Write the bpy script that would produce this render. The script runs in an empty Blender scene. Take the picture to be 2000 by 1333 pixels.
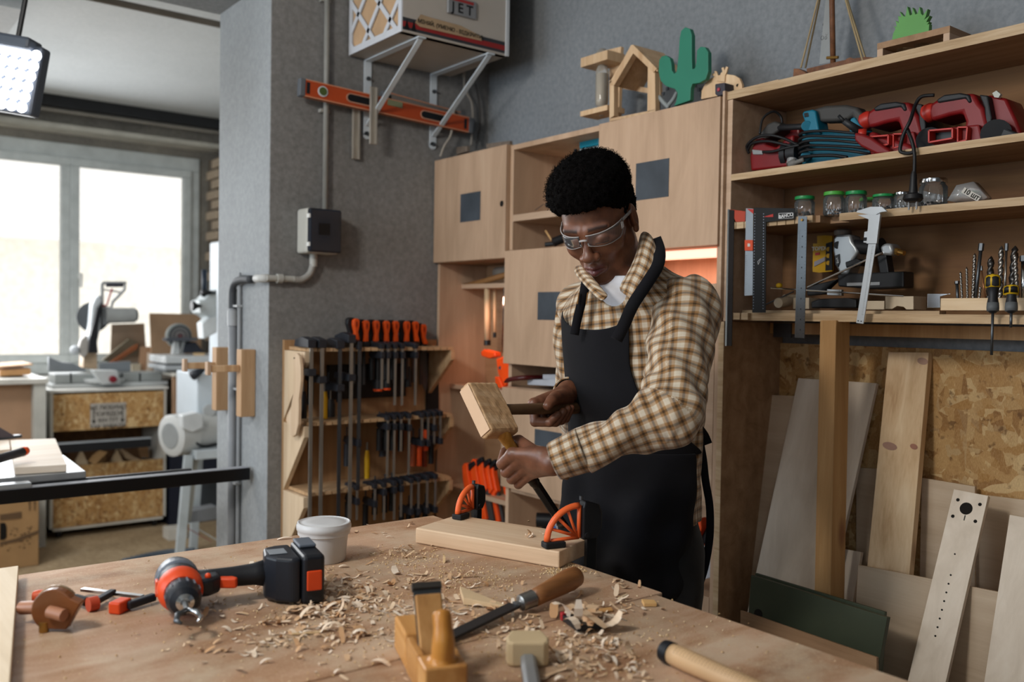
import bpy, bmesh, math, random
import numpy as np
from mathutils import Vector, Matrix, Euler
C = bpy.context.scene
COL = C.collection
rnd = random.Random(7)
PI = math.pi
# ---------------------------------------------------------------- camera
FPX = 1767.4
_y, _p, _r = [math.radians(a) for a in (37.766, -1.4825, .914)]
FW = Vector((math.sin(_y)*math.cos(_p), math.cos(_y)*math.cos(_p), math.sin(_p)))
_rt = Vector((math.cos(_y), -math.sin(_y), 0)); _up = _rt.cross(FW)
RT = _rt*math.cos(_r)+_up*math.sin(_r); UP = _up*math.cos(_r)-_rt*math.sin(_r)
CAM = Vector((0, 0, 1.42))
cd = bpy.data.cameras.new('camera'); cam = bpy.data.objects.new('camera', cd); COL.objects.link(cam)
cam.matrix_world = Matrix(((RT.x, UP.x, -FW.x, CAM.x), (RT.y, UP.y, -FW.y, CAM.y), (RT.z, UP.z, -FW.z, CAM.z), (0, 0, 0, 1)))
cd.lens = 36*FPX/2000; cd.sensor_width = 36; cd.clip_start = .05
cd.dof.use_dof = True; cd.dof.focus_distance = 1.98; cd.dof.aperture_fstop = 2.8
C.camera = cam
# ---------------------------------------------------------------- world and light
C.view_settings.view_transform = 'Standard'; C.view_settings.look = 'None'
C.view_settings.exposure = 0.0; C.view_settings.gamma = 1; C.view_settings.use_curve_mapping = False
w = bpy.data.worlds.new('sky'); C.world = w; w.use_nodes = True
wb = w.node_tree.nodes['Background']; wb.inputs[0].default_value = (.97, .96, .93, 1); wb.inputs[1].default_value = 1.6
C.cycles.max_bounces = 8; C.cycles.diffuse_bounces = 4; C.cycles.glossy_bounces = 4; C.cycles.transmission_bounces = 8
C.cycles.caustics_reflective = False; C.cycles.caustics_refractive = False; C.cycles.sample_clamp_indirect = 4
def area(name, loc, target, sx, sy, power, col=(1, 1, 1)):
    l = bpy.data.lights.new(name, 'AREA'); l.shape = 'RECTANGLE'; l.size = sx; l.size_y = sy; l.energy = power; l.color = col
    o = bpy.data.objects.new(name, l); COL.objects.link(o); o.location = loc
    o.rotation_euler = (Vector(target)-Vector(loc)).to_track_quat('-Z', 'Y').to_euler(); return o
area('window_daylight_left', (-2.6, 2.6, 1.9), (1.6, 2.0, 1.2), 2.6, 1.7, 80, (.80, .90, 1))
area('window_daylight_rear', (-2.3, -1.6, 2.0), (1.6, 1.6, 1.1), 2.2, 1.5, 18, (.86, .93, 1))
area('ceiling_lamp_light', (-.7, 1.3, 2.55), (1.6, 2.4, 1.3), .4, .3, 30, (1, .95, .88))
area('window_daylight_back_room', (.6, 6.7, 1.7), (.6, 4, 1.2), 1.8, 1.3, 50, (.95, .97, 1))
area('lamp_over_back_room', (-.3, 4.6, 2.55), (.2, 5.3, 0), .9, .5, 32, (1, .98, .95))
# ---------------------------------------------------------------- projection of photo pixels to places
def ray(u, v): return FW+RT*((u-1000)/FPX)-UP*((v-666.5)/FPX)
def P(u, v, D): return CAM+ray(u, v)*D
def ON(ax, u, v, val):
    d = ray(u, v); return CAM+d*((val-CAM[ax])/d[ax])
def X(u, v, x=2.0): return ON(0, u, v, x)
def Y(u, v, y=3.09): return ON(1, u, v, y)
def Z(u, v, z=.92): return ON(2, u, v, z)
# ---------------------------------------------------------------- objects
WM = {}
def reg(o, name, parent=None, mw=None):
    COL.objects.link(o)
    if parent is not None: o.parent = parent
    WM[o] = mw if mw is not None else (WM[parent] if parent is not None else Matrix.Identity(4))
    return o
def thing(name, label, cat, loc=(0, 0, 0), rot=0, group=None):
    o = bpy.data.objects.new(name, None)
    m = rot if isinstance(rot, Matrix) and len(rot) == 4 else Matrix.Translation(Vector(loc)) @ ((rot.to_4x4() if isinstance(rot, Matrix) else Matrix.Rotation(rot, 4, 'Z')))
    o.matrix_world = m; o.empty_display_size = .05
    reg(o, name, None, m); tag(o, label, cat, group); return o
def tag(o, label=None, cat=None, group=None, kind=None):
    if label: o['label'] = label
    if cat: o['category'] = cat
    if group: o['group'] = group
    if kind: o['kind'] = kind
    return o
def kids(o): return [c for c in COL.objects if c.parent == o]
def copy_tree(o, parent=None, loc=None, rot=None, label=None, mw=None):
    c = o.copy(); COL.objects.link(c)
    if parent is not None: c.parent = parent
    if mw is not None: c.matrix_world = mw
    if loc is not None: c.location = loc
    if rot is not None: c.rotation_euler = rot
    if label: c['label'] = label
    for ch in CH.get(o, []): copy_tree(ch, c)
    return c
CH = {}
class M:
    def __init__(s, X=None): s.v = []; s.f = []; s.X = X
    def add(s, vs, fs):
        n = len(s.v)
        s.v += [(s.X @ Vector(p)) if s.X is not None else Vector(p) for p in vs]
        s.f += [tuple(i+n for i in f) for f in fs]; return s
    def box(s, lo, hi):
        x0, y0, z0 = [min(a, b) for a, b in zip(lo, hi)]; x1, y1, z1 = [max(a, b) for a, b in zip(lo, hi)]
        return s.add([(x0,y0,z0),(x1,y0,z0),(x1,y1,z0),(x0,y1,z0),(x0,y0,z1),(x1,y0,z1),(x1,y1,z1),(x0,y1,z1)],
                     [(0,3,2,1),(4,5,6,7),(0,1,5,4),(1,2,6,5),(2,3,7,6),(3,0,4,7)])
    def cb(s, c, d): return s.box([c[i]-d[i]/2 for i in range(3)], [c[i]+d[i]/2 for i in range(3)])
    def bar(s, a, b, w, h, up=(0, 0, 1)):   # rectangular bar from a to b
        a = Vector(a); b = Vector(b); z = (b-a).normalized(); x = Vector(up).cross(z)
        if x.length < 1e-4: x = Vector((1, 0, 0)).cross(z)
        x.normalize(); y = z.cross(x)
        q = [x*(-w/2)-y*(h/2), x*(w/2)-y*(h/2), x*(w/2)+y*(h/2), x*(-w/2)+y*(h/2)]
        return s.add([a+p for p in q]+[b+p for p in q], [(3,2,1,0),(4,5,6,7),(0,1,5,4),(1,2,6,5),(2,3,7,6),(3,0,4,7)])
    def prism(s, pts, o, ex, ey, d):    # polygon in the (ex, ey) frame at o, extruded by vector d
        o, ex, ey, d = map(Vector, (o, ex, ey, d)); n = len(pts)
        vs = [o+ex*p[0]+ey*p[1] for p in pts]; vs += [p+d for p in vs]
        fl = ex.cross(ey).dot(d) > 0
        ar = sum(pts[i][0]*pts[(i+1) % n][1]-pts[(i+1) % n][0]*pts[i][1] for i in range(n))
        if ar < 0: fl = not fl
        b = tuple(range(n)); t = tuple(range(n, 2*n))
        fs = [b[::-1] if fl else b, t if fl else t[::-1]]
        for i in range(n):
            j = (i+1) % n; q = (i, j, n+j, n+i); fs.append(q if fl else q[::-1])
        return s.add(vs, fs)
    def tube(s, path, r, n=8, flat=None, cap=True):
        path = [Vector(p) for p in path]; N = len(path); rs = r if isinstance(r, (list, tuple)) else [r]*N
        t0 = (path[1]-path[0]).normalized(); x = t0.orthogonal().normalized()
        if flat is not None:
            x = Vector(flat[2]) if len(flat) > 2 else x
        vs = []; fs = []
        for i, p in enumerate(path):
            t = (path[min(i+1, N-1)]-path[max(i-1, 0)]).normalized()
            x = (x-t*x.dot(t))
            if x.length < 1e-5: x = t.orthogonal()
            x.normalize(); y = t.cross(x)
            sx, sy = (flat[0], flat[1]) if flat is not None else (1, 1)
            for k in range(n):
                a = 2*PI*k/n+(PI/n if n == 4 else 0); vs.append(p+(x*math.cos(a)*sx+y*math.sin(a)*sy)*rs[i])
        for i in range(N-1):
            for k in range(n):
                a = i*n+k; b = i*n+(k+1) % n; fs.append((a, b, b+n, a+n))
        if cap: fs.append(tuple(range(n))[::-1]); fs.append(tuple(range((N-1)*n, N*n)))
        return s.add(vs, fs)
    def cyl(s, a, b, r, n=16, r2=None): return s.tube([a, b], [r, r if r2 is None else r2], n)
    def lathe(s, prof, o=(0, 0, 0), ax=(0, 0, 1), n=24):   # prof: (radius, height)
        o = Vector(o); ax = Vector(ax).normalized(); x = ax.orthogonal().normalized(); y = ax.cross(x); vs = []; fs = []
        for (r, h) in prof:
            for k in range(n):
                a = 2*PI*k/n; vs.append(o+ax*h+(x*math.cos(a)+y*math.sin(a))*max(r, 1e-5))
        for i in range(len(prof)-1):
            for k in range(n):
                a = i*n+k; b = i*n+(k+1) % n; fs.append((a, b, b+n, a+n))
        if prof[0][0] > 1e-4: fs.append(tuple(range(n))[::-1])
        if prof[-1][0] > 1e-4: fs.append(tuple(range((len(prof)-1)*n, len(prof)*n)))
        return s.add(vs, fs)
    def sphere(s, c, r, n=12, sc=(1, 1, 1)):
        c = Vector(c); vs = []; fs = []; m = n//2+1
        for i in range(m+1):
            t = PI*i/m
            for k in range(n):
                a = 2*PI*k/n; vs.append(c+Vector((math.sin(t)*math.cos(a)*sc[0], math.sin(t)*math.sin(a)*sc[1], math.cos(t)*sc[2]))*r)
        for i in range(m):
            for k in range(n):
                a = i*n+k; b = i*n+(k+1) % n; fs.append((a, a+n, b+n, b))
        return s.add(vs, fs)
    def build(s, name, mat, parent=None, bevel=0, smooth=False, seg=2, sub=0, kind=None, label=None, sharp=None):
        me = bpy.data.meshes.new(name); inv = WM[parent].inverted() if parent is not None else None
        vs = [tuple(inv @ p) if inv is not None else tuple(p) for p in s.v]
        me.from_pydata(vs, [], s.f); me.update()
        me.materials.append(mat)
        if smooth: me.shade_smooth() if sharp is None else None
        if smooth and sharp is not None:
            me.shade_smooth(); me.set_sharp_from_angle(angle=math.radians(sharp))
        o = bpy.data.objects.new(name, me); reg(o, name, parent)
        if parent is not None: CH.setdefault(parent, []).append(o)
        if bevel:
            b = o.modifiers.new('bevel', 'BEVEL'); b.width = bevel; b.segments = seg; b.limit_method = 'ANGLE'; b.angle_limit = math.radians(35)
            b.harden_normals = False
        if sub:
            b = o.modifiers.new('sub', 'SUBSURF'); b.levels = sub; b.render_levels = sub
        if kind: o['kind'] = kind
        if label: o['label'] = label
        return o
def frame(o, x, z):   # matrix with origin o, x axis, approximate z axis
    x = Vector(x).normalized(); z = Vector(z); z = (z-x*z.dot(x)).normalized(); y = z.cross(x)
    return Matrix(((x.x, y.x, z.x, o[0]), (x.y, y.y, z.y, o[1]), (x.z, y.z, z.z, o[2]), (0, 0, 0, 1)))
def text(body, size, mw, mat, parent, name='lettering', align='CENTER', ext=.0004, bold=0, sx=1):
    cu = bpy.data.curves.new(name, 'FONT'); cu.body = body; cu.size = size; cu.align_x = align; cu.align_y = 'CENTER'; cu.extrude = ext; cu.offset = bold
    cu.resolution_u = 3
    t = bpy.data.objects.new(name, cu); COL.objects.link(t)
    dg = bpy.context.evaluated_depsgraph_get(); me = bpy.data.meshes.new_from_object(t.evaluated_get(dg))
    bpy.data.objects.remove(t); bpy.data.curves.remove(cu)
    me.name = name; me.materials.clear(); me.materials.append(mat)
    me.transform((WM[parent].inverted() if parent is not None else Matrix.Identity(4)) @ mw @ Matrix.Diagonal((sx, 1, 1, 1)))
    o = bpy.data.objects.new(name, me); reg(o, name, parent)
    if parent is not None: CH.setdefault(parent, []).append(o)
    return o
def arc(cx, cy, r, a0, a1, n): return [(cx+r*math.cos(math.radians(a0+(a1-a0)*i/n)), cy+r*math.sin(math.radians(a0+(a1-a0)*i/n))) for i in range(n+1)]
def smooth_path(pts, k=6):
    pts = [Vector(p) for p in pts]; out = []
    for i in range(len(pts)-1):
        a = pts[max(i-1, 0)]; b = pts[i]; c = pts[i+1]; d = pts[min(i+2, len(pts)-1)]
        for j in range(k):
            t = j/k; out.append(.5*((2*b)+(c-a)*t+(2*a-5*b+4*c-d)*t*t+(3*b-a-3*c+d)*t**3))
    out.append(pts[-1]); return out
# ---------------------------------------------------------------- materials
def lin(c):
    if isinstance(c, str): c = tuple(int(c[i:i+2], 16)/255 for i in (0, 2, 4))
    return tuple((x/12.92 if x <= .04045 else ((x+.055)/1.055)**2.4) for x in c)+(1,)
class NT:
    def __init__(s, name):
        s.m = bpy.data.materials.new(name); s.m.use_nodes = True; s.t = s.m.node_tree; s.b = s.t.nodes['Principled BSDF']
        s.b.inputs['Specular IOR Level'].default_value = .35
    def n(s, typ, **k):
        q = s.t.nodes.new('ShaderNode'+typ)
        for a, b in k.items():
            if a.startswith('_'): setattr(q, a[1:], b)
        return q
    def l(s, a, b): s.t.links.new(a, b)
    def coord(s, scale=(1, 1, 1), rot=(0, 0, 0), rand=True, src='Object'):
        tc = s.n('TexCoord'); mp = s.n('Mapping'); mp.inputs['Scale'].default_value = scale; mp.inputs['Rotation'].default_value = rot
        if rand:
            oi = s.n('ObjectInfo'); mu = s.n('VectorMath', _operation='SCALE'); s.l(oi.outputs['Random'], mu.inputs['Scale']); mu.inputs[0].default_value = (7, 11, 5)
            ad = s.n('VectorMath', _operation='ADD'); s.l(tc.outputs[src], ad.inputs[0]); s.l(mu.outputs[0], ad.inputs[1]); s.l(ad.outputs[0], mp.inputs[0])
        else: s.l(tc.outputs[src], mp.inputs[0])
        return mp.outputs[0]
    def noise(s, vec, scale, det=4, rough=.55, dist=0, out=0):
        q = s.n('TexNoise'); q.inputs['Scale'].default_value = scale; q.inputs['Detail'].default_value = det; q.inputs['Roughness'].default_value = rough; q.inputs['Distortion'].default_value = dist
        if vec is not None: s.l(vec, q.inputs['Vector'])
        return q.outputs[out]
    def ramp(s, fac, stops, interp='LINEAR'):
        q = s.n('ValToRGB'); q.color_ramp.interpolation = interp; e = q.color_ramp.elements
        while len(e) < len(stops): e.new(.5)
        for i, (p, c) in enumerate(stops): e[i].position = p; e[i].color = lin(c) if not isinstance(c, (int, float)) else (c, c, c, 1)
        s.l(fac, q.inputs[0]); return q.outputs[0]
    def mix(s, fac, a, b, mode='MIX'):
        q = s.n('MixRGB', _blend_type=mode)
        for i, v in enumerate((fac, a, b)):
            if hasattr(v, 'links'): s.l(v, q.inputs[i])
            elif i == 0: q.inputs[0].default_value = v
            else: q.inputs[i].default_value = lin(v)
        return q.outputs[0]
    def math(s, op, a, b=0.0, c=None, clamp=False):
        q = s.n('Math', _operation=op, _use_clamp=clamp)
        for i, v in enumerate((a, b, c)):
            if v is None: continue
            if hasattr(v, 'links'): s.l(v, q.inputs[i])
            else: q.inputs[i].default_value = v
        return q.outputs[0]
    def bump(s, h, st=.3, dist=.002):
        q = s.n('Bump'); q.inputs['Strength'].default_value = st; q.inputs['Distance'].default_value = dist; s.l(h, q.inputs['Height']); s.l(q.outputs[0], s.b.inputs['Normal'])
    def col(s, c): s.l(c, s.b.inputs['Base Color']) if hasattr(c, 'links') else setattr(s.b.inputs['Base Color'], 'default_value', lin(c)); return s
    def rough(s, r, m=0): s.b.inputs['Roughness'].default_value = r; s.b.inputs['Metallic'].default_value = m; return s
MC = {}
def plain(c, rough=.5, metal=0, var=.12, bump=.0, bs=300):
    k = (c, rough, metal, var, bump)
    if k in MC: return MC[k]
    t = NT('surface_'+str(c)); v = t.coord(rand=True); n = t.noise(v, 9, 5)
    a = lin(c); d = [x*(1-var) for x in a[:3]]; l_ = [min(1, x*(1+var)) for x in a[:3]]
    q = t.n('ValToRGB'); e = q.color_ramp.elements; e[0].position = .3; e[1].position = .7; e[0].color = (*d, 1); e[1].color = (*l_, 1); t.l(n, q.inputs[0]); t.col(q.outputs[0])
    t.rough(rough, metal)
    if bump: t.bump(t.noise(v, bs, 3), bump, .001)
    MC[k] = t.m; return t.m
def wood(name, c1, c2, c3=None, axis='X', scale=1, rough=.6, knots=False, contrast=1.0, bump=.15, aniso=14):
    """grain stretched along axis; ply=edge axis index shows plies on the narrow faces"""
    t = NT(name); sc = {'X': (1.2, aniso, aniso), 'Y': (aniso, 1.2, aniso), 'Z': (aniso, aniso, 1.2)}[axis]
    v = t.coord(scale=tuple(a*scale for a in sc)); n1 = t.noise(v, 1.3, 6, .6, .7)
    sc2 = {'X': (3, 160, 160), 'Y': (160, 3, 160), 'Z': (160, 160, 3)}[axis]
    v2 = t.coord(scale=tuple(a*scale for a in sc2)); n2 = t.noise(v2, 1, 3, .5)
    wv = t.n('TexWave', _wave_type='BANDS'); wv.bands_direction = {'X': 'Y', 'Y': 'X', 'Z': 'X'}[axis]
    wv.inputs['Scale'].default_value = .55; wv.inputs['Distortion'].default_value = 5; wv.inputs['Detail'].default_value = 3; wv.inputs['Detail Scale'].default_value = .8; t.l(v, wv.inputs[0])
    f = t.math("ADD", t.math("MULTIPLY", n1, .80), t.math("MULTIPLY", wv.outputs["Fac"], .07*contrast)); f = t.math('ADD', f, t.math('MULTIPLY', n2, .2*contrast))
    c = t.ramp(f, [(.28, c1), (.52, c2), (.75, c3 or c2)])
    oi = t.n('ObjectInfo'); br = t.math('MULTIPLY_ADD', oi.outputs['Random'], .16, .90)
    hsv = t.n('HueSaturation'); t.l(c, hsv.inputs['Color']); t.l(br, hsv.inputs['Value']); c = hsv.outputs[0]
    if knots:
        vk = t.coord(scale={'X': (3.2, 7, 7), 'Y': (7, 3.2, 7), 'Z': (7, 7, 3.2)}[axis]); vo = t.n('TexVoronoi'); vo.inputs['Scale'].default_value = 1; t.l(vk, vo.inputs[0])
        m = t.ramp(vo.outputs['Distance'], [(.07, 1.0), (.16, 0.0)]); c = t.mix(t.math('MULTIPLY', m, .75), c, '7d4c36')
    t.col(c).rough(rough)
    if bump: t.bump(n2, bump, .0006)
    return t.m
def osb(name, sc=1.0, dark=1.0):
    t = NT(name); cs = []
    base = t.coord(rand=False)
    def layer(rz, s):
        mp = t.n('Mapping'); mp.inputs['Rotation'].default_value = rz; mp.inputs['Scale'].default_value = s; t.l(base, mp.inputs[0])
        dn = t.noise(mp.outputs[0], .6, 2); ad = t.n('VectorMath', _operation='ADD'); t.l(mp.outputs[0], ad.inputs[0])
        sm = t.n('VectorMath', _operation='SCALE'); sm.inputs['Scale'].default_value = .6; q = t.n('CombineXYZ'); t.l(dn, q.inputs[0]); t.l(dn, q.inputs[1]); t.l(dn, q.inputs[2]); t.l(q.outputs[0], sm.inputs[0]); t.l(sm.outputs[0], ad.inputs[1])
        vo = t.n('TexVoronoi'); vo.inputs['Scale'].default_value = 1; t.l(ad.outputs[0], vo.inputs[0]); return vo
    a, b = 16*sc, 55*sc
    L = [layer((.3, .5, .2), (a, b, b)), layer((.9, -.4, 1.1), (b, b, a)), layer((-.7, .9, -.6), (b, a, b*.8))]
    sel = t.noise(base, 22*sc, 2)
    pal = [(0, '6b4520'), (.22, '9c6f3c'), (.40, 'c39c66'), (.58, 'a5783f'), (.76, 'ddc08e'), (.9, '7d5128'), (1, 'b88a50')]
    cc = [t.ramp(t.sepx(v.outputs['Color']) if hasattr(t, 'sepx') else v.outputs['Color'], pal) for v in L]
    m1 = t.ramp(sel, [(.44, 0.0), (.47, 1.0)]); m2 = t.ramp(t.noise(t.coord(scale=(1.7, 1.7, 1.7), rand=False), 19*sc, 2), [(.5, 0.0), (.53, 1.0)])
    c = t.mix(m2, t.mix(m1, cc[0], cc[1]), cc[2])
    g = t.noise(t.coord(rand=False), 240, 3); c = t.mix(.34, c, t.ramp(t.noise(t.coord(scale=(1, 6, 1), rot=(.3, .6, .4), rand=False), 150, 4, .7), [(.32, '6f4a24'), (.5, 'b08550'), (.68, 'e2c492')]))
    sh = t.math('MULTIPLY', L[0].outputs['Distance'], 1.0); c = t.mix(t.ramp(t.noise(base, 45*sc, 3), [(.62, 0.0), (.7, .7)]), c, '5d3b1c')
    t.col(c).rough(.7); t.bump(sel, .4, .004); return t.m
def fabric(name, c, rough=.9, sc=900, st=.3):
    t = NT(name); v = t.coord(rand=False); n = t.noise(v, 14, 4); a = lin(c)
    q = t.n('ValToRGB'); e = q.color_ramp.elements; e[0].position = .3; e[1].position = .7; e[0].color = (*[x*.8 for x in a[:3]], 1); e[1].color = (*[x*1.2 for x in a[:3]], 1); t.l(n, q.inputs[0]); t.col(q.outputs[0]).rough(rough)
    t.b.inputs['Sheen Weight'].default_value = .15; t.bump(t.noise(v, sc, 2), st, .001); return t.m
def glass(name, c=(1, 1, 1), rough=.02, ior=1.45, tint=None):
    t = NT(name); t.b.inputs['Transmission Weight'].default_value = 1; t.b.inputs['IOR'].default_value = ior; t.rough(rough); t.b.inputs['Base Color'].default_value = (*c, 1); t.b.inputs['Specular IOR Level'].default_value = .5
    return t.m
def thin(name, alpha=.12, c=(.9, .93, .95), rough=.05, ior=1.5):
    t = NT(name); out = t.t.nodes['Material Output']; tr = t.n('BsdfTransparent'); gl = t.n('BsdfGlossy'); gl.inputs['Roughness'].default_value = rough; df = t.n('BsdfDiffuse'); df.inputs[0].default_value = (*c, 1)
    fr = t.n('Fresnel'); fr.inputs[0].default_value = ior; m1 = t.n('MixShader'); m2 = t.n('MixShader'); m2.inputs[0].default_value = alpha
    t.l(fr.outputs[0], m1.inputs[0]); t.l(tr.outputs[0], m1.inputs[1]); t.l(gl.outputs[0], m1.inputs[2]); t.l(m1.outputs[0], m2.inputs[1]); t.l(df.outputs[0], m2.inputs[2]); t.l(m2.outputs[0], out.inputs[0])
    return t.m
def emit(name, c, s):
    t = NT(name); t.b.inputs['Emission Color'].default_value = lin(c); t.b.inputs['Emission Strength'].default_value = s; t.col(c); return t.m
def wallmat(name, c1, c2, bump=.35, patch=None):
    t = NT(name); v = t.coord(rand=False); n = t.noise(v, 1.7, 6, .6); c = t.ramp(n, [(.3, c1), (.7, c2)])
    n2 = t.noise(v, 60, 5, .6)
    c = t.mix(.12, c, t.ramp(n2, [(.3, '3c3b3a'), (.7, 'd0d0d0')]))
    t.col(c).rough(.75); t.bump(n2, bump, .003); return t.m
W_ply = wood('birch_plywood', 'a78a70', 'bfa085', 'cfb297', 'Z', 1, .55, contrast=.5, aniso=6)
W_plyY = wood('birch_plywood_level_grain', 'a78a70', 'bda086', 'cdb199', 'Y', 1, .6, contrast=.6)
W_shelf = wood('shelf_plywood', '866647', 'a58262', 'b79877', 'Y', 1, .65, contrast=.8)
W_edge = wood('plywood_edge', '937553', 'b59976', 'ceb595', 'Y', 3, .7, contrast=1.3)
W_dark = wood('brown_fibre_board', '6a4a34', '83603f', '8f6a4a', 'Y', 1, .8, contrast=.4)
W_pine = wood('pine_board', 'b08b62', 'd3b48d', 'e4cba8', 'Z', 1.2, .6, knots=True, contrast=1.1)
W_post = wood('old_pine_post', '9a7244', 'b98e5c', 'caa271', 'Z', 1.2, .55, knots=True)
W_beech = wood('pale_beech', 'c09a70', 'd9b890', 'e6cba8', 'Z', 1.6, .5, contrast=.5)
W_beechX = wood('pale_beech_level', 'b98f62', 'd5b187', 'e4c6a0', 'X', 1.6, .5, contrast=.6)
W_walnut = wood('dark_oiled_wood', '4a2f20', '6b4632', '805740', 'X', 1.6, .5)
W_bench = None
BLACK = plain('16171a', .45, bump=.1); BLACKM = plain('0d0e10', .35); STEEL = plain('a9abac', .32, .9); STEELD = plain('5c6064', .4, .85)
ORANGE = plain('e0501c', .4); RED = plain('a81f1f', .4); TEAL = plain('0f6a80', .45); WHITE = plain('dcdcd8', .45); GREYP = plain('8a8f92', .5)
RUBBER = plain('1b1c1e', .7, bump=.2); YELLOW = plain('d8a818', .5); PAPER = plain('c9c4bb', .8); INK = plain('26241f', .8); CHROME = plain('c4c6c8', .15, 1)
BRASS = plain('a98245', .35, .8); ALU = plain('b7b9bb', .4, .7); GREENLID = plain('1f8f4c', .35); WHITEM = plain('c9d2d9', .4, 0)
# ================================================================ the room
G_wall = wallmat('grey_painted_plaster', '6b6a68', '7c7b7a', .12)
G_wall2 = wallmat('grey_plaster_blue_lit', '72777c', '82878c', .12)  # same paint as the back wall, with the bluish daylight put into the colour
G_pillar = wallmat('grey_pillar_bright_lit', '878b8e', '959a9d', .1)  # same grey paint, colour raised to carry the light on the pillar side
G_ceil = wallmat('white_ceiling_paint', 'c9cfd0', 'd6dbdc', .1)
G_conc = wallmat('rough_concrete', '55524d', '8d8779', .8)
G_recess = plain('26282b', .6)  # near-black colour for the deep shade below the ceiling
def floor_mat():
    t = NT('dusty_chipboard_floor'); v = t.coord(rand=False); n = t.noise(v, 3, 8, .7, .4); n2 = t.noise(v, 35, 5, .7)
    c = t.ramp(n, [(.3, '7d6a52'), (.5, '9a8669'), (.7, 'b5a184')]); c = t.mix(.3, c, t.ramp(n2, [(.35, '6b5034'), (.5, 'a38a66'), (.68, 'c9b695')])); t.col(c).rough(.85); t.bump(n2, .5, .004); return t.m
def struct(name, m, mat, parent=None, **k):
    o = m.build(name, mat, parent, **k)
    if parent is None: o['kind'] = 'structure'
    return o
YB = 3.09; XW = 2.25; YW = 6.9
struct('floor', M().box((-3.2, -3.2, -.1), (4.2, 7.3, 0)), floor_mat())
struct('ceiling', M().box((-3.2, -3.2, 2.843), (4.2, 7.3, 2.95)), G_ceil)
xp = Y(525, 600)[0]
struct('wall_back', M().box((xp+.001, YB, 0), (XW+.2, YB+.02, 2.843)), G_wall)
struct('wall_pillar', M().box((xp, YB+.001, 0), (XW+.2, 3.605, 2.843)), G_pillar, bevel=.006)
struct('wall_right', M().box((XW, -3.2, 0), (XW+.15, YB, 2.843)), G_wall2)
struct('wall_left', M().box((-3.3, -3.2, 0), (-3.2, 7.3, 2.843)), G_ceil)
struct('wall_rear', M().box((-3.2, -3.3, 0), (XW+.15, -3.2, 2.843)), G_wall)
struct('wall_far_right', M().box((3.4, 3.6, 0), (3.5, 7.3, 2.843)), G_wall)
b = struct('trim_1', M().box((-3.2, YB, 2.61), (xp, 3.605, 2.843)), wallmat('grey_beam_paint', '65686a', '74787a', .2)); b['label'] = 'grey painted ceiling beam running from the pillar'
# --- window wall
zs = Y(200, 700, YW)[2]; zs = 0.98
ztop = 2.578
xl = -2.4; xr = Y(388, 400, YW)[0]; xm0 = Y(117, 400, YW)[0]; xm1 = Y(153, 400, YW)[0]
struct('wall_window', M().box((-3.2, YW, 0), (3.4, YW+.25, zs)).box((xr, YW, zs), (3.4, YW+.25, 2.843)).box((-3.2, YW, zs), (xl, YW+.25, 2.843)).box((xl, YW, ztop), (xr, YW+.25, 2.843)), G_conc)
FR = plain('b4bab9', .4); 
wd = struct('window_1', M().box((xl, YW-.02, ztop-.10), (xr, YW+.05, ztop)).box((xl, YW-.02, zs), (xr, YW+.05, zs+.08)).box((xr-.07, YW-.02, zs+.0801), (xr, YW+.05, ztop-.1001)), FR, bevel=.006)
wd['label'] = 'large white framed window with two overexposed panes'
def sash(x0, x1, hw):
    z0, z1 = zs+.08, ztop-.10; s = .055
    m = M().box((x0, YW-.045, z0), (x1, YW+.02, z0+s)).box((x0, YW-.045, z1-s), (x1, YW+.02, z1)).box((x0, YW-.045, z0+s), (x0+hw[0], YW+.02, z1-s)).box((x1-hw[1], YW-.045, z0+s), (x1, YW+.02, z1-s))
    f = struct('window_frame', m, FR, wd, bevel=.005)
    g = M().box((x0+.02, YW-.01, z0+.02), (x1-.02, YW-.004, z1-.02)).build('window_pane', thin('window_glass', .01, (.95, .97, 1), .02), wd)
mid = (xm0+xm1)/2
sash(mid-1.25, mid, (.06, mid-xm0)); sash(mid, xr-.07, (xm1-mid, .055)); sash(mid-2.5, mid-1.25, (.06, .06))
hd = M().box((mid+.05, YW-.075, Y(140, 528, YW)[2]-.06), (mid+.075, YW-.045, Y(140, 528, YW)[2]-.02)).box((mid+.052, YW-.085, Y(140, 528, YW)[2]-.12), (mid+.072, YW-.07, Y(140, 528, YW)[2]-.03)).build('window_handle', WHITE, wd, bevel=.004)
o = struct('trim_2', M().box((xl, YW-.22, 2.640), (xr+.6, YW-.001, 2.672)), plain('b9b6ab', .6)); o['label'] = 'pale ledge across the top of the window'
o = struct('trim_3', M().box((-3.2, YW-.16, 2.6721), (3.4, YW-.001, 2.842)), G_conc); o['label'] = 'rough concrete lintel over the window'
o = struct('trim_4', M().box((-3.2, YW-.30, 2.770), (3.4, YW-.161, 2.842)), G_recess); o['label'] = 'dark strip standing in for the shaded recess under the white ceiling'  # added strip, its dark colour paints the shadow in the recess
o = struct('trim_5', M().tube([(-3.2, YW-.25, 2.752), (3.4, YW-.25, 2.752)], .014, 10), plain('8f8b82', .6)); o['label'] = 'pipe running under the dark strip'
o = struct('trim_6', M().box((xl, YW-.14, zs-.05), (xr+.02, YW, zs-.01)), WHITE); o['label'] = 'white window sill'
# conduit rail under ceiling beam of the far room
a = Z(110, -4, 2.74); b_ = Z(424, 58, 2.74)
pr = M().tube([(-3.0, a.y*.5+b_.y*.5, 2.77), (xp+1.4, a.y*.5+b_.y*.5, 2.77)], .016, 8)
cp = pr.build('ceiling_pipe', plain('6d655b', .6)); tag(cp, 'thin brown pipe hung just under the white ceiling by the pillar', 'pipe')
M().cyl((.95, (a.y+b_.y)/2, 2.77), (.95, (a.y+b_.y)/2, 2.842), .022, 8).build('bracket', plain('6d655b', .6), cp); CH.clear()
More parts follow.
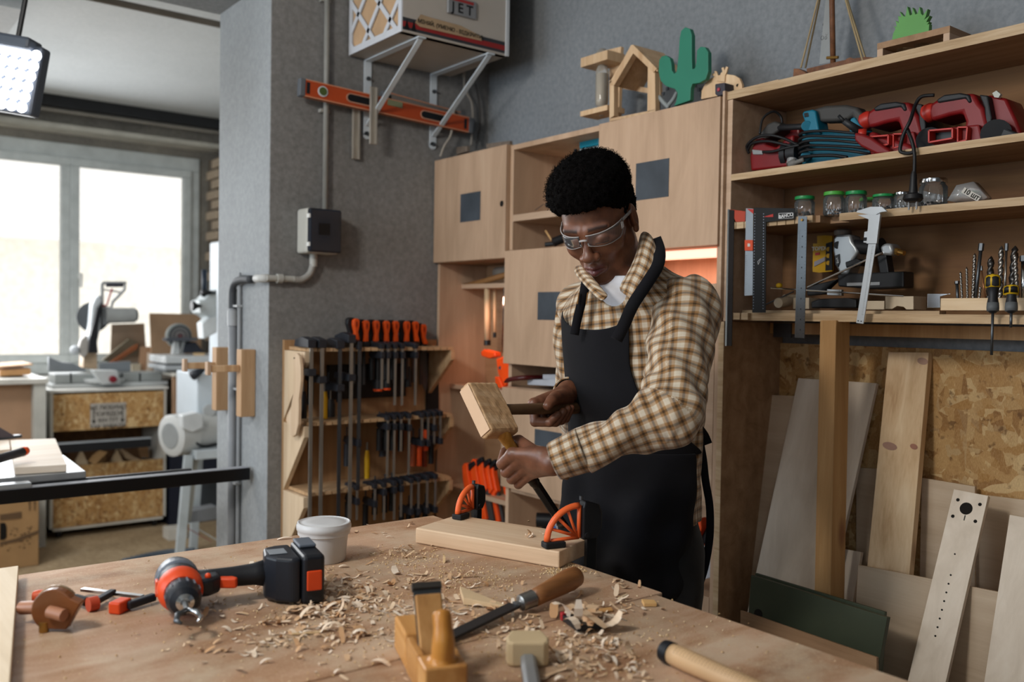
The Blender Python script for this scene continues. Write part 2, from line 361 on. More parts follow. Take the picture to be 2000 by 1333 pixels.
# brick return beside the window
xb = Y(402, 500, YW-.02)[0]
br = M().box((xb+.02, YW-.40, 0), (xb+.3, YW-.001, ztop)).build('wall_brick', plain('6f665a', .9, bump=.3)); br['kind'] = 'structure'
bm = M().box((0, 0, 0), (.115, .232, .062)).build('brick', wallmat('pale_painted_brick', 'a8947c', 'cbb69c', .5), br, bevel=.005)
k = 0
z = .75
while z < ztop-.07:
    for j in range(4):
        yy = YW-.985+.244*j+(.122 if k % 2 else 0)
        if YW-.41 < yy+.0 and yy+.232 < YW:
            c = bm.copy(); COL.objects.link(c); c.parent = br; c.location = (xb-.004+rnd.uniform(-.003, .003)-0, yy, z)
    z += .076; k += 1
bm.location = (xb-.004, YW-.39, .674)
# ceiling beam end upper left
p1 = Z(48, 20, 2.61)
o = struct('trim_7', M().box((p1.x-.5, p1.y, 2.61), (p1.x, 6.6, 2.842)), wallmat('white_beam', 'b5b9ba', 'c4c8c9', .1)); o['label'] = 'boxed white ceiling beam, upper left corner'
# building outside
bd = thing('building', 'pale low building outside the window, washed out by daylight', 'building', (1, 17, 0))
M().box((-12, 17, -1), (9, 24, 2.6)).build('wall', plain('f0ece2', .9), bd)
M().prism([(17-.6, 2.6), (20.5, 4.4), (24.6, 2.6)], (-12.4, 0, 0), (0, 1, 0), (0, 0, 1), (21.8, 0, 0)).build('roof', plain('f4f2ee', .9), bd)
CH.clear()
# lamp
lo = P(20, 150, 2.9)
lx = (RT*.97-FW*.05+UP*-.18).normalized(); lm = frame(lo, lx, UP*1.0-RT*.12)
lp = thing('work_lamp', 'bright square lamp with many white light cells, upper left', 'lamp', rot=lm)
M(lm).box((-.2, .008, -.11), (.085, .06, .115)).box((-.2, -.03, .09), (.06, .05, .13)).build('housing', plain('454b55', .5), lp, bevel=.01)
cells = M(lm)
for i in range(8):
    for j in range(6): cells.sphere((-.18+i*.0345+.0035*j-.005, -.002, -.09+j*.034), .0175, 10, (1, .6, 1))
cells.build('light_cells', emit('lamp_light', 'f4f8ff', 6), lp, smooth=True)
M(lm).tube([(-.03, .05, .12), (-.03, .06, .6)], .008, 8).build('hanger', BLACK, lp)
# ================================================================ plywood cabinets on the right wall
Y0, Y1, Y2, Y3, Y4 = 3.085, 2.606, 2.125, 1.636, 1.616
XF = 2.0
T = .018
PLATE = plain('3f454c', .55, 0, .25)
HOLE = plain('17120d', .9)
def zc(u, v, x=2.0): return X(u, v, x)[2]
def carcass(m, y0, y1, z0, z1, xf=XF, top=True, bot=True, back=True):
    y0, y1 = min(y0, y1), max(y0, y1)
    m.box((xf, y0, z0), (XW-.004, y0+T, z1)).box((xf, y1-T, z0), (XW-.004, y1, z1))
    if top: m.box((xf, y0+T, z1-T), (XW-.004, y1-T, z1))
    if bot: m.box((xf, y0+T, z0), (XW-.004, y1-T, z0+T))
    if back: m.box((XW-.012, y0+T, z0+T), (XW-.004, y1-T, z1-T))
    return m
def door(parent, y0, y1, z0, z1, plate, name='door'):
    y0, y1 = min(y0, y1), max(y0, y1)
    d = M().box((XF-.019, y0+.002, z0+.002), (XF-.001, y1-.002, z1-.002)).build(name, W_ply, parent, bevel=.0012)
    if plate:
        (ua, va, ub, vb) = plate; a = X(ua, va, XF-.019); b = X(ub, vb, XF-.019)
        M().box((XF-.0205, b.y, min(a.z, b.z)), (XF-.019, a.y, max(a.z, b.z))).build('label_plate', PLATE, d)
    return d
z1t, z1b = zc(855, 315), zc(855, 515)
c1 = thing('wall_cabinet', 'closed plywood wall cabinet in the corner with a round finger hole', 'cabinet', (XW, (Y0+Y1)/2, z1b))
carcass(M(), Y0, Y1, z1b, z1t).build('body', W_shelf, c1, bevel=.001)
d = door(c1, Y0, Y1, z1b, z1t, (900, 380, 938, 430))
h = X(980, 398, XF-.019); M().cyl((XF-.0195, h.y, h.z), (XF-.010, h.y, h.z), .011, 20).build('finger_hole', HOLE, d)
# col 2 upper open unit
z2t = zc(1000, 284); z2b = zc(1000, 489)
c2 = thing('open_shelf_unit', 'open plywood shelf unit between the two closed upper cabinets', 'shelf', (XW, (Y1+Y2)/2, z2b))
carcass(M(), Y1, Y2, z2b, z2t, bot=False).build('body', W_ply, c2, bevel=.001)
zz = zc(1003, 420); M().box((XF, Y2+T, zz-.024), (XW-.012, Y1-T, zz)).build('shelf', W_plyY, c2, bevel=.001)
ZSH2 = zz
# col 2 middle cabinet
z3t = z2b-.001; z3b = zc(993, 711)
c3 = thing('wall_cabinet', 'closed plywood cabinet behind the man at chest height', 'cabinet', (XW, (Y1+Y2)/2, z3b))
carcass(M(), Y1, Y2, z3b, z3t).build('body', W_shelf, c3, bevel=.001)
door(c3, Y1+.004, Y2, z3b, z3t, (1051, 571, 1102, 626))
z4t = zc(990, 755); z4b = zc(987, 950)
c4 = thing('base_cabinet', 'plywood cabinet with papers lying on it, behind the mallet', 'cabinet', (XW, (Y1+Y2)/2, 0))
carcass(M(), Y1, Y2, 0, z4t).box((XF+.01, Y2+T, z4b-T), (XW-.012, Y1-T, z4b)).box((XF+.01, Y2+T, .5), (XW-.012, Y1-T, .518)).build('body', W_ply, c4, bevel=.001)
door(c4, Y1+.008, Y2, z4b, z4t, (1045, 838, 1097, 880))
M().box((XF+.005, Y1-T, z4t+.001), (XW-.01, Y1, z3b-.001)).box((XF+.005, Y2, z4t+.001), (XW-.01, Y2+T, z3b-.001)).build('side_panel', W_ply, c4)
# col 3 upper
z5t = zc(1175, 244); z5b = zc(1400, 481)
c5 = thing('wall_cabinet', 'large closed plywood wall cabinet under the green cactus', 'cabinet', (XW, (Y2+Y3)/2, z5b))
carcass(M(), Y2, Y3, z5b, z5t).build('body', W_shelf, c5, bevel=.001)
door(c5, Y2, Y3, z5b, z5t, (1243, 320, 1306, 384))
# glowing niche and cabinet below
zn = zc(1398, 554)
c6 = thing('tall_cabinet', 'plywood cabinet behind the man with a warm lit open niche', 'cabinet', (XW, (Y2+Y3)/2, 0))
zd = zc(1395, 985)
m = M().box((XF, Y3, 0), (XW-.004, Y3+T, z5b-.001)).box((XF, Y2-T, 0), (XW-.004, Y2, z5b-.001))
m.box((XF, Y3+T, zn-T), (XW-.004, Y2-T, zn)).box((XF+.02, Y3+T, zd-T), (XW-.012, Y2-T, zd)).box((XF+.02, Y3+T, .34), (XW-.012, Y2-T, .358)).box((XW-.012, Y3+T, 0), (XW-.004, Y2-T, z5b-.001))
zsl = zc(1360, 1160); m.box((XF-.001, Y3+T, zsl-.05), (XW-.012, Y2-T, zsl)); m.build('body', W_ply, c6, bevel=.001)
M().box((XF, Y3+T+.001, zd), (XF+.018, Y2-T, zn-T-.06)).build('door', W_plyY, c6, bevel=.001)
M().box((XF+.01, Y3+T+.01, z5b-.028), (XF+.05, Y2-T-.01, z5b-.004)).build('light_strip', emit('warm_light', 'ffc2aa', 1.15), c6)
ln = area('niche_light', (XF+.1, (Y2+Y3)/2, z5b-.03), (XF+.17, (Y2+Y3)/2, 0), .3, .06, .9, (1, .50, .34)); ln.data.shape = 'RECTANGLE'
# corner niche below the first cabinet
c7 = thing('corner_shelves', 'tall open corner niche with pinkish plywood sides beside the clamp rack', 'shelf', (XW, (Y0+Y1)/2, 0))
M().box((XF+.004, Y0-.016, 0), (XW-.004, Y0, z1b-.001)).build('side_panel', W_ply, c7, bevel=.001)
M().box((XW-.012, Y1, 0), (XW-.004, Y0-.016, z1b-.001)).build('back_panel', PLATE if 0 else W_shelf, c7)
for (u, v, xf) in ((905, 556, 2.11), (880, 750, 2.06), (880, 946, 2.05)):
    zz = ON(1, u, v, Y0-.016)[2]; M().box((xf, Y1+.001, zz-.018), (XW-.012, Y0-.017, zz)).build('shelf', W_plyY, c7, bevel=.001)
ZN1 = ON(1, 905, 556, Y0-.016)[2]; ZN2 = ON(1, 880, 750, Y0-.016)[2]; ZN3 = ON(1, 880, 946, Y0-.016)[2]
area('niche_light_corner', (2.02, 2.80, ZN2+.34), (2.2, 2.75, ZN2+.05), .14, .05, .55, (1, .55, .40)).data.spread = 2.6
# ---------------------------------------------------------------- right shelf unit
YR = .40
z6t = zc(1424, 195); 
c8 = thing('wall_shelf_unit', 'long open plywood shelf unit full of power tools, jars and drill bits', 'shelf', (XW, 1.1, zc(1424, 628)))
zbot = zc(1430, 628)
M().box((XF-.012, Y3, zbot+.01), (XW-.004, Y4+.012, z6t+.024)).box((XF, Y4-.006, zbot+.0), (XW-.004, Y4+.011, z6t-.001)).build('side_panel', W_plyY, c8, bevel=.001)
M().box((XF, YR-.019, zbot), (XW-.004, YR-.0005, z6t+.022)).build('end_panel', W_plyY, c8, bevel=.001)
M().box((XW-.010, YR, zbot+.022), (XW-.002, Y4-.007, z6t)).build('back_panel', W_dark, c8)
M().box((XF, YR, z6t), (XW-.004, Y3-.001, z6t+.022)).build('top_board', W_shelf, c8, bevel=.001)
def edge(y0, y1, z0, z1, xf=XF):
    M().box((xf-.0015, y0, z0), (xf-.0001, y1, z1)).build('board_edge', W_edge, c8)
edge(YR, Y3-.001, z6t, z6t+.022)
ZP = zc(1423, 342.0); M().box((XF, YR, ZP-.017), (XW-.012, Y4-.007, ZP)).build('shelf', W_shelf, c8, bevel=.001); edge(YR, Y4-.007, ZP-.017, ZP)
ZJ = zc(1448, 434.5); ya = X(1602, 420).y; yb2 = X(1640, 425).y
M().box((XF, ya, ZJ-.018), (XF+.045, Y4-.007, ZJ)).box((XF+.045, YR, ZJ-.018), (XW-.012, Y4-.007, ZJ)).box((XF, YR, ZJ-.018), (XF+.045, yb2, ZJ)).build('shelf', W_shelf, c8, bevel=.001)
edge(YR, yb2, ZJ-.018, ZJ)
yy = Y4-.012
while yy-.026 > ya:
    M().box((XF-.014, yy-.024, ZJ-.018), (XF-.0001, yy, ZJ)).build('slotted_lip', W_edge, c8); yy -= .0265
ZD = zc(1430, 611.5)
M().box((XF, YR, ZD-.02), (XW-.012, Y4-.007, ZD)).build('shelf', W_shelf, c8, bevel=.001); edge(YR, Y4-.06, ZD-.02, ZD)
for k in range(3): M().box((XF-.014, Y4-.030-.0265*k, ZD-.018), (XF-.0001, Y4-.008-.0265*k, ZD)).build('slotted_lip', W_edge, c8)
yq = X(1835, 606, 2.03).y
M().box((XF+.03, yq, ZD), (XF+.06, Y4-.03, ZD+.008)).build('rail', W_edge, c8)
# brace, tall panel below the unit, wall sheet
zr0, zr1 = zc(1700, 657, 2.19), zc(1700, 632, 2.19)
rl = M().box((2.17, YR, zr0), (2.2, Y4-.02, zbot-.002)).build('rail', W_post, c8)
M().box((2.165, X(1545, 650, 2.165).y, zr0-.01), (2.169, X(1510, 650, 2.165).y, zr0+.03)).build('corner_bracket', STEELD, c8)
c9 = thing('plywood_upright', 'tall brown plywood panel standing under the shelf unit', 'panel', (2.1, Y3-.01, 0))
M().box((XF-.02, Y3-.03, 0), (XW-.004, Y3-.012, zbot-.001)).build('panel', W_shelf, c9, bevel=.001)
M().box((XF-.0215, Y3-.03, 0), (XF-.0201, Y3-.012, zbot-.002)).build('panel_edge', W_edge, c9)
zo1, zo0 = zc(1700, 677, 2.235), zc(2000, 1000, 2.235)
ow = M().box((2.232, YR, zo0-.3), (2.2499, Y3-.031, zo1)).build('chipboard_sheet', osb('oriented_strand_board', .8))
tag(ow, 'rough strand board sheet on the wall behind the leaning planks', 'board')
# ---------------------------------------------------------------- post and leaning boards
a = X(1631, 627, 2.02); b = X(1620, 1165, 2.0); e = b+(b-a)*((b.z-0)/(a.z-b.z))
pt = M().bar(a+Vector((0, 0, .0)), e, .062, .045, (0, 1, 0)).build('wooden_post', W_post, None, bevel=.002)
tag(pt, 'square old pine post propping up the front of the shelf unit', 'post')
for (u, v) in ((1614, 637), (1629, 635)):
    q = X(u, v, 1.997); M().cyl((q.x-.004, q.y, q.z), (q.x+.005, q.y, q.z), .004, 10).build('screw', HOLE, pt)
def PL(u, v, xb, xt, zt):   # point on the plane leaning from x=xb on the floor to x=xt at height zt
    d = ray(u, v); k = (xt-xb)/zt
    t = (xb+k*CAM.z-CAM.x)/(d.x-k*d.z); return CAM+d*t
def lean(name, label, px, xb, xt, zt, th, mat, cut=None, drop=True, holes=()):
    tl, tr, br_, bl = [PL(u, v, xb, xt, zt) for u, v in px]
    if drop:
        bl = bl+(bl-tl)*((bl.z-.003)/(tl.z-bl.z)); br_ = br_+(br_-tr)*((br_.z-.003)/(tr.z-br_.z))
    n = (tr-tl).cross(bl-tl).normalized()
    if n.x > 0: n = -n
    pts = [tl, tr, br_, bl]; m = M(); m.add([p for p in pts]+[p-n*th for p in pts], [(0,3,2,1),(4,5,6,7),(0,1,5,4),(1,2,6,5),(2,3,7,6),(3,0,4,7)])
    o = m.build(name, mat, None, bevel=.0008); tag(o, label, 'board')
    for (u, v, r) in holes:
        q = PL(u, v, xb, xt, zt); M().cyl(q+n*.0006, q-n*.004, r, 20).build('hole', HOLE, o)
    return o, n
W_pl2 = wood('white_birch_sheet', 'cbbba8', 'dacbb9', 'e5dacb', 'Z', 1, .55, contrast=.5)
W_pl3 = wood('tan_birch_sheet', 'b39a80', 'c8b298', 'd5c1a9', 'Y', 1, .6, contrast=.6)
lean('plywood_sheet', 'dim plywood sheet standing behind the leaning planks, left of the knotty plank', [(1672, 914), (1716, 916), (1716, 1100), (1672, 1100)], 2.20, 2.22, .9, .006, W_pl3)
lean('plywood_sheet', 'wide tan plywood sheet behind the drilled narrow board', [(1890, 964), (2060, 984), (2060, 1333), (1850, 1333)], 2.17, 2.21, .9, .009, W_pl3)
lean('plywood_sheet', 'plywood sheet between the knotty plank and the drilled board', [(1800, 934), (1904, 951), (1904, 1180), (1795, 1180)], 2.14, 2.20, .95, .009, W_pl3)
lean('plywood_strip', 'narrow plywood strip leaning leftmost, beside the tall brown panel', [(1507, 772), (1556, 774), (1500, 1200), (1443, 1212)], 2.02, 2.20, 1.2, .012, W_pl3)
lean('plywood_board', 'big pale plywood board leaning behind the square post', [(1559, 739), (1712, 749), (1632, 1110), (1461, 1191)], 1.90, 2.20, 1.25, .012, W_pl2)
pk, pn = lean('pine_plank', 'tall knotty pine plank leaning against the strand board', [(1735, 688), (1814, 689), (1776, 1122), (1694, 1104)], 1.96, 2.215, 1.36, .022, W_pine)
for (u, v, ra, rb, c_) in ((1738, 872, .020, .010, 'a07c6c'), (1785, 873, .010, .007, '9a6a58'), (1802, 706, .014, .009, 'a88674')):
    q = PL(u, v, 1.96, 2.215, 1.36)+pn*.0003; ez = pn.cross(Vector((0, 1, 0))).normalized(); M().prism([(ra*math.cos(a*PI/8+.2), rb*math.sin(a*PI/8)) for a in range(16)], q, (0, 1, 0), ez, pn*.0004).build('knot', plain(c_, .6, 0, .2), pk)
lean('plywood_offcut', 'small pale offcut standing between the post and the knotty plank', [(1645, 1072), (1682, 1079), (1665, 1180), (1630, 1180)], 1.93, 2.08, .6, .012, W_pl2)
lean('plywood_sheet', 'low wide plywood sheet in front of the knotty plank', [(1676, 1104), (1950, 1157), (1950, 1333), (1664, 1300)], 1.95, 2.03, .62, .009, W_pl3)
o, n = lean('drilled_board', 'narrow board with a large round hole and a row of small drilled holes', [(1863, 956), (1930, 969), (1847, 1333), (1772, 1333)], 1.66, 2.05, .86, .012, W_pl2,
     holes=[(1887, 994, .0145), (1871, 977, .004), (1914, 986, .004), (1861, 1009, .004), (1905, 1019, .004), (1865, 1083, .002)]+[(1857-k*4.3, 1124+k*17, .0022) for k in range(8)])
text('1', .018, frame(PL(1884, 1013, 1.66, 2.05, .86)+n*.001, (0, -1, 0), (n[0], n[1], n[2])), INK, o, 'numeral')
lean('plywood_board', 'pale plywood board at the right edge of the picture', [(1972, 1006), (2060, 1022), (2060, 1333), (1922, 1333)], 1.68, 2.03, .80, .012, W_pl2)
GRN = plain('39402f', .5, 0, .15)
lean('green_board', 'dark green painted board, the rear one of two', [(1475, 1120), (1728, 1196), (1722, 1290), (1470, 1200)], 1.79, 1.86, .5, .010, GRN)
lean('green_board', 'dark green painted board, the front one of two, behind the thin brown strip', [(1467, 1124), (1733, 1207), (1714, 1312), (1461, 1210)], 1.75, 1.82, .5, .014, GRN, holes=[(1481, 1200, .012)])
lean('plywood_strip', 'thin brown plywood strip in front of the green boards', [(1446, 1193), (1712, 1285), (1712, 1333), (1446, 1260)], 1.70, 1.77, .45, .009, W_shelf)
# ================================================================ things on the right wall shelves
def PX(m, pts, x0, d, off=0):   # photo outline laid on the plane x=x0, real depth d away from the room
    q = [X(u, v, x0) for u, v in pts]; o = q[0]
    return m.prism([(-(p.y-o.y), p.z-o.z) for p in q], o, (0, -1, 0), (0, 0, 1), (d, 0, 0))
def PYp(m, pts, y0, d):
    q = [Y(u, v, y0) for u, v in pts]; o = q[0]
    return m.prism([(p.x-o.x, p.z-o.z) for p in q], o, (1, 0, 0), (0, 0, 1), (0, d, 0))
def pth(pts, k=6): return smooth_path([X(u, v, x) for u, v, x in pts], k)
def setloc(label, cat, name, u, v, x, group=None, z=None):
    p = X(u, v, x)
    if z is not None: p.z = z
    return thing(name, label, cat, p, -PI/2, group)
REDT = plain('781417', .4, 0, .12); REDL = plain('b52e22', .4, 0, .08); DKP = plain('1d1e21', .5, bump=.15); CORD = plain('141416', .5); TEALT = plain('126a82', .42, 0, .08); GRYT = plain('3a3836', .55)
# --- four corded power tools
t = setloc('red and black corded tool at the left end of the power tool shelf', 'power tool', 'power_tool', 1500, 333, 2.1, z=ZP)
PX(M(), [(1464,306),(1468,290),(1474,272),(1490,268),(1496,282),(1515,288),(1535,270),(1549,262),(1549,324),(1466,334)], 2.06, .09).build('body', REDT, t, bevel=.006, seg=3, smooth=True, sharp=40)
PX(M(), [(1467,288),(1482,262),(1498,242),(1512,236),(1524,241),(1522,254),(1505,266),(1494,270),(1488,285),(1476,284)], 2.07, .06).build('handle', GRYT, t, bevel=.008, seg=3, smooth=True, sharp=40)
PX(M(), [(1468,292),(1488,294),(1489,302),(1470,302)], 2.055, .01).build('lock_lever', plain('8b8d8e', .4), t, bevel=.002)
PX(M(), [(1528,245),(1560,240),(1562,290),(1530,280)], 2.12, .05).build('rear_case', REDT, t, bevel=.006)
M().cyl(X(1545, 300, 2.07), X(1562, 298, 2.07), .028, 14).cyl(X(1535, 302, 2.08), X(1545, 301, 2.08), .034, 14).build('motor_collar', DKP, t, smooth=True, sharp=35)
M().tube(pth([(1484,262,2.05),(1490,232,2.06),(1510,218,2.08),(1525,228,2.1),(1528,248,2.1)]), .0035, 6).tube(pth([(1463,300,2.06),(1459,285,2.05),(1475,270,2.045),(1500,264,2.045),(1530,270,2.05),(1560,284,2.05),(1585,292,2.05)]), .004, 6).tube(pth([(1462,292,2.055),(1470,280,2.048),(1500,276,2.045),(1540,284,2.05),(1575,290,2.06)]), .004, 6).tube(pth([(1490,297,2.05),(1510,296,2.045),(1540,288,2.045),(1580,280,2.05)]), .004, 6).build('power_cord', CORD, t, smooth=True)
t = setloc('teal corded power planer wrapped in its black cable', 'power tool', 'power_planer', 1620, 325, 2.1, z=ZP)
PX(M(), [(1566,222),(1570,217),(1585,214),(1592,216),(1598,250),(1602,262),(1568,262),(1572,240)], 2.05, .05).build('front_post', TEALT, t, bevel=.005, seg=3, smooth=True, sharp=40)
PX(M(), [(1570,221),(1578,220),(1579,228),(1571,229)], 2.048, .003).build('switch', BLACKM, t, bevel=.001)
PX(M(), [(1584,214),(1610,206),(1650,204),(1672,209),(1684,222),(1686,240),(1672,245),(1664,226),(1655,234),(1630,237),(1600,238),(1597,222)], 2.06, .045).build('handle', GRYT, t, bevel=.009, seg=3, smooth=True, sharp=40)
PX(M(), [(1660,232),(1668,228),(1684,250),(1680,262),(1658,262)], 2.055, .05).build('rear_post', TEALT, t, bevel=.004)
PX(M(), [(1566,258),(1700,256),(1706,300),(1700,309),(1640,316),(1566,324),(1562,300)], 2.06, .10).build('body', TEALT, t, bevel=.006, seg=3, smooth=True, sharp=40)
M().cyl(X(1575, 246, 2.045), X(1575, 246, 2.06), .013, 16).build('knob', TEALT, t, bevel=.001); M().cyl(X(1574, 305, 2.045), X(1574, 305, 2.07), .013, 16).build('depth_knob', TEALT, t, bevel=.001)
M().tube(pth([(1522,250,2.08),(1535,249,2.06),(1556,248,2.05),(1572,247,2.05)]), .0085, 10).tube([X(1516,251,2.085), X(1524,250,2.08)], .0105, 10).build('plug', DKP, t, smooth=True)
cm = M()
for k in range(5):
    v0 = 258+k*9.0; xx = 2.045-.004*(k % 3)
    cm.tube(pth([(1566-3*(k % 2), v0+10, xx+.02),(1562, v0+5, xx),(1580, v0-1, xx-.008),(1620, v0-2+k % 2*2, xx-.01),(1665, v0+2, xx-.01),(1698, v0+3+k, xx+.004),(1708, v0+6, xx+.03)], 4), .0038, 6)
cm.tube(pth([(1562,308,2.04),(1575,306,2.03),(1600,304,2.028),(1630,304,2.03),(1655,308,2.03)]), .0045, 6).build('power_cord', CORD, t, smooth=True)
M().tube(pth([(1543,322,2.03),(1553,318,2.03),(1570,312,2.03)]), [.011]*7+[.006]*6, 10).build('plug', plain('6f6d69', .5), t, smooth=True)
M().cyl(X(1548,312,2.04), X(1546,322,2.035), .014, 16).build('plug_face', ALU, t)
def sander(u0, v0, s, label, x0=2.055):
    t = setloc(label, 'power tool', 'belt_sander', u0+60*s, v0+75*s, 2.12, z=ZP)
    def q(L): return [(u0+a*s, v0+(b-.14*a*0)*s) for a, b in L]
    k = -.13   # shelf rises to the right in the photo
    def q(L): return [(u0+a*s, v0+(b+k*a)*s) for a, b in L]
    PX(M(), q([(0,34),(4,20),(14,14),(60,8),(86,10),(96,30),(104,40),(112,72),(112,80),(66,80),(70,62),(64,44),(40,46),(18,50),(6,52)]), x0, .10).build('body', REDT, t, bevel=.010, seg=3, smooth=True, sharp=50)
    PX(M(), q([(16,13),(30,6),(60,6),(78,12),(82,26),(76,28),(70,18),(18,20)]), x0-.004, .06).build('grip_cover', DKP, t, bevel=.004, seg=2, smooth=True, sharp=40)
    m = M(); c = X(*q([(6,36)])[0], x0+.02); m.lathe([(.004,-.012),(.018,-.012),(.022,-.004),(.022,.012),(.014,.02)], c, (0,.95,-.25), 18); m.build('cord_ring', REDL, t, smooth=True, sharp=40)
    PX(M(), q([(96,14),(112,18),(120,60),(118,78),(108,76),(106,40)]), x0+.004, .09).build('rubber_band', DKP, t, bevel=.003)
    PX(M(), q([(12,76),(20,68),(96,70),(104,108),(20,112),(12,100)]), x0-.01, .11).build('base_housing', REDT, t, bevel=.004, seg=2)
    m = M(); a = q([(8,72),(52,74),(52,92),(8,94)])
    for i in range(4): m.bar(X(*a[i], x0-.025), X(*a[(i+1) % 4], x0-.025), .0035, .03, (1,0,0))
    m.build('dust_port', REDL, t)
    PX(M(), q([(10,75),(50,77),(50,90),(10,92)]), x0-.012, .003).build('port_opening', BLACKM, t)
    m = M(); a = q([(60,72),(78,74),(76,98),(60,100)])
    for i in range(4): m.bar(X(*a[i], x0-.018), X(*a[(i+1) % 4], x0-.018), .003, .02, (1,0,0))
    m.build('clip', REDL, t)
    M().cyl(X(*q([(128,92)])[0], x0-.005), X(*q([(128,92)])[0], x0+.09), .030*s, 18).cyl(X(*q([(24,98)])[0], x0), X(*q([(24,98)])[0], x0+.09), .018*s, 18).build('roller', DKP, t, smooth=True, sharp=40)
    PX(M(), q([(108,76),(128,74),(176,100),(176,108),(104,110)]), x0+.0, .10).build('belt_housing', DKP, t, bevel=.004)
    return t
s1 = sander(1690, 200, .98, 'red and black belt sander lying left of the plug cable')
s2 = sander(1812, 183, 1.04, 'red and black belt sander at the right end of the shelf')
PX(M(), [(1915,195),(1930,185),(1965,192),(1985,235),(1995,262),(1990,272),(1915,270)], 2.08, .08).build('gear_housing', REDT, s2, bevel=.008, seg=3, smooth=True, sharp=50)
PX(M(), [(1938,182),(1946,177),(1954,184),(1950,191),(1942,190)], 2.07, .01).build('tape_tag', plain('b9bcb4', .6), s2)
PX(M(), [(1690,268),(1700,255),(1712,262),(1770,280),(1800,300),(1700,306)], 2.03, .04).build('handle', REDT, s1, bevel=.008, seg=3, smooth=True, sharp=50)
t = thing('mains_cable', 'black mains cable looping from the right sander down to a hanging plug', 'cable', X(1790, 330, 1.985))
M().tube(pth([(1825,186,2.04),(1800,189,2.03),(1788,205,2.02),(1778,235,1.99),(1765,262,1.985),(1758,290,1.985),(1762,298,1.985),(1778,299,1.985),(1785,292,1.985),(1776,262,1.99),(1772,252,1.995)]), .0042, 8).tube(pth([(1770,252,1.99),(1780,272,1.985),(1786,300,1.984),(1786,330,1.984),(1785,345,1.984)]), .0042, 8).build('cable', CORD, t, smooth=True)
q = X(1784, 360, 1.984)
M().lathe([(.004,.03),(.007,.02),(.008,0),(.010,-.02),(.020,-.024),(.022,-.034),(.016,-.04)], q, (0,0,1), 18).build('plug', CORD, t, smooth=True, sharp=40)
M().cyl(q+Vector((0,.009,-.036)), q+Vector((0,.009,-.058)), .0024, 8).build('pin', CHROME, t); M().cyl(q+Vector((0,-.009,-.036)), q+Vector((0,-.009,-.058)), .0024, 8).build('pin', CHROME, t)
# small tilted orange plug piece between the tools
t = thing('jig_saw', 'slim red tool with a black nose pointing left, between the planer and the sander', 'power tool', X(1685, 300, 2.05))
M().tube([X(1638,226,1.99), X(1650,238,1.995)], .004, 8).tube([X(1648,236,1.995), X(1684,260,2.03)], [.008,.011], 12).build('nose', DKP, t, smooth=True)
M().tube([X(1676,262,2.02), X(1692,262,2.03)], .013, 12).build('collar', REDL, t, smooth=True)
PX(M(), [(1668,258),(1685,262),(1700,268),(1735,292),(1740,300),(1712,302),(1680,286),(1668,274)], 2.0, .07).build('body', REDT, t, bevel=.008, seg=3, smooth=True, sharp=50)
# --- jars
GL = thin('jar_glass', .06, (.7, .74, .74), .03); LIDG = [GREENLID, plain('4aa23f', .4), plain('1f8f4c', .35)]
def jar(u, vb, r, h, lid, label, content=None, x=2.05, lidw=None, z=None, fill=.2):
    p = X(u, vb, x); p.z = ZJ if z is None else z
    t = thing('glass_jar', label, 'jar', p, 0, 'glass jars on the shelf')
    prof = [(r*.9, 0), (r, .004), (r, h*.72), (r*.82, h*.84), (r*.82, h*.90)]
    M().lathe(prof, p, (0,0,1), 28).build('glass', GL, t, smooth=True, sharp=60)
    lr = lidw or r*.96
    M().lathe([(lr, h*.86), (lr*1.02, h*.89), (lr, h), (lr*.93, h*1.02), (0, h*1.02)], p, (0,0,1), 28).build('lid', lid, t, smooth=True, sharp=35)
    if content:
        m = M()
        for i in range(26):
            a = rnd.uniform(0, 6.28); rr = r*.8*math.sqrt(rnd.random()); m.cb((p.x+rr*math.cos(a), p.y+rr*math.sin(a), p.z+.004+rnd.random()*h*fill), (.006, .004, .004))
        m.build('screws', content, t, kind='stuff')
    return t
SCR = plain('7c7f82', .35, .8)
jar(1571, 422, .0255, .055, GREENLID, 'small jar with a dark green lid, leftmost of the jars beside the black square', SCR, 2.03)
jar(1628, 424, .0255, .058, LIDG[1], 'small jar with a light green lid standing over the gap in the shelf', SCR, 2.03)
jar(1671, 415, .0265, .058, GREENLID, 'green lidded jar just left of the calliper jaws', SCR, 2.06)
jar(1697, 415, .024, .05, LIDG[1], 'half hidden green lidded jar behind the calliper', None, 2.14)
jar(1725, 408, .0255, .042, GREENLID, 'low green lidded jar directly right of the calliper jaws', plain('24262b', .4), 2.05)
jar(1762, 405, .019, .044, CHROME, 'small jar with a silver lid beside the hanging plug', SCR, 2.06)
jar(1822, 398, .031, .067, CHROME, 'tall jar with a silver lid and black screws in the bottom', plain('1d1c1c', .4), 2.06, fill=.14)
jar(1892, 392, .0275, .034, GREENLID, 'green lidded jar under a crumpled plastic bag with a paper label', None, 2.09)
t = thing('plastic_bag', 'crumpled clear plastic bag with a handwritten label at the right of the jars', 'bag', X(1880, 392, 2.05))
m = M(); pts = [(1868,362),(1900,355),(1925,385),(1915,394),(1870,396),(1850,392)]
q = [X(u, v, 2.045+.012*math.sin(i*2.1)) for i, (u, v) in enumerate(pts)]; c = X(1888, 378, 2.03)
m.add(q+[c, c+Vector((.02,0,.006))]+[p+Vector((.03,0,0)) for p in q], [(i, (i+1) % 6, 6) for i in range(6)]+[(i+8, 7, (i+1) % 6+8) for i in range(6)]+[(i, i+8, (i+1) % 6+8, (i+1) % 6) for i in range(6)]).build('bag', thin('clear_bag', .3, (.75, .75, .74), .15), t, smooth=True)
lbl = PX(M(), [(1884,366),(1916,384),(1909,394),(1877,376)], 2.022, .001).build('paper_label', PAPER, t)
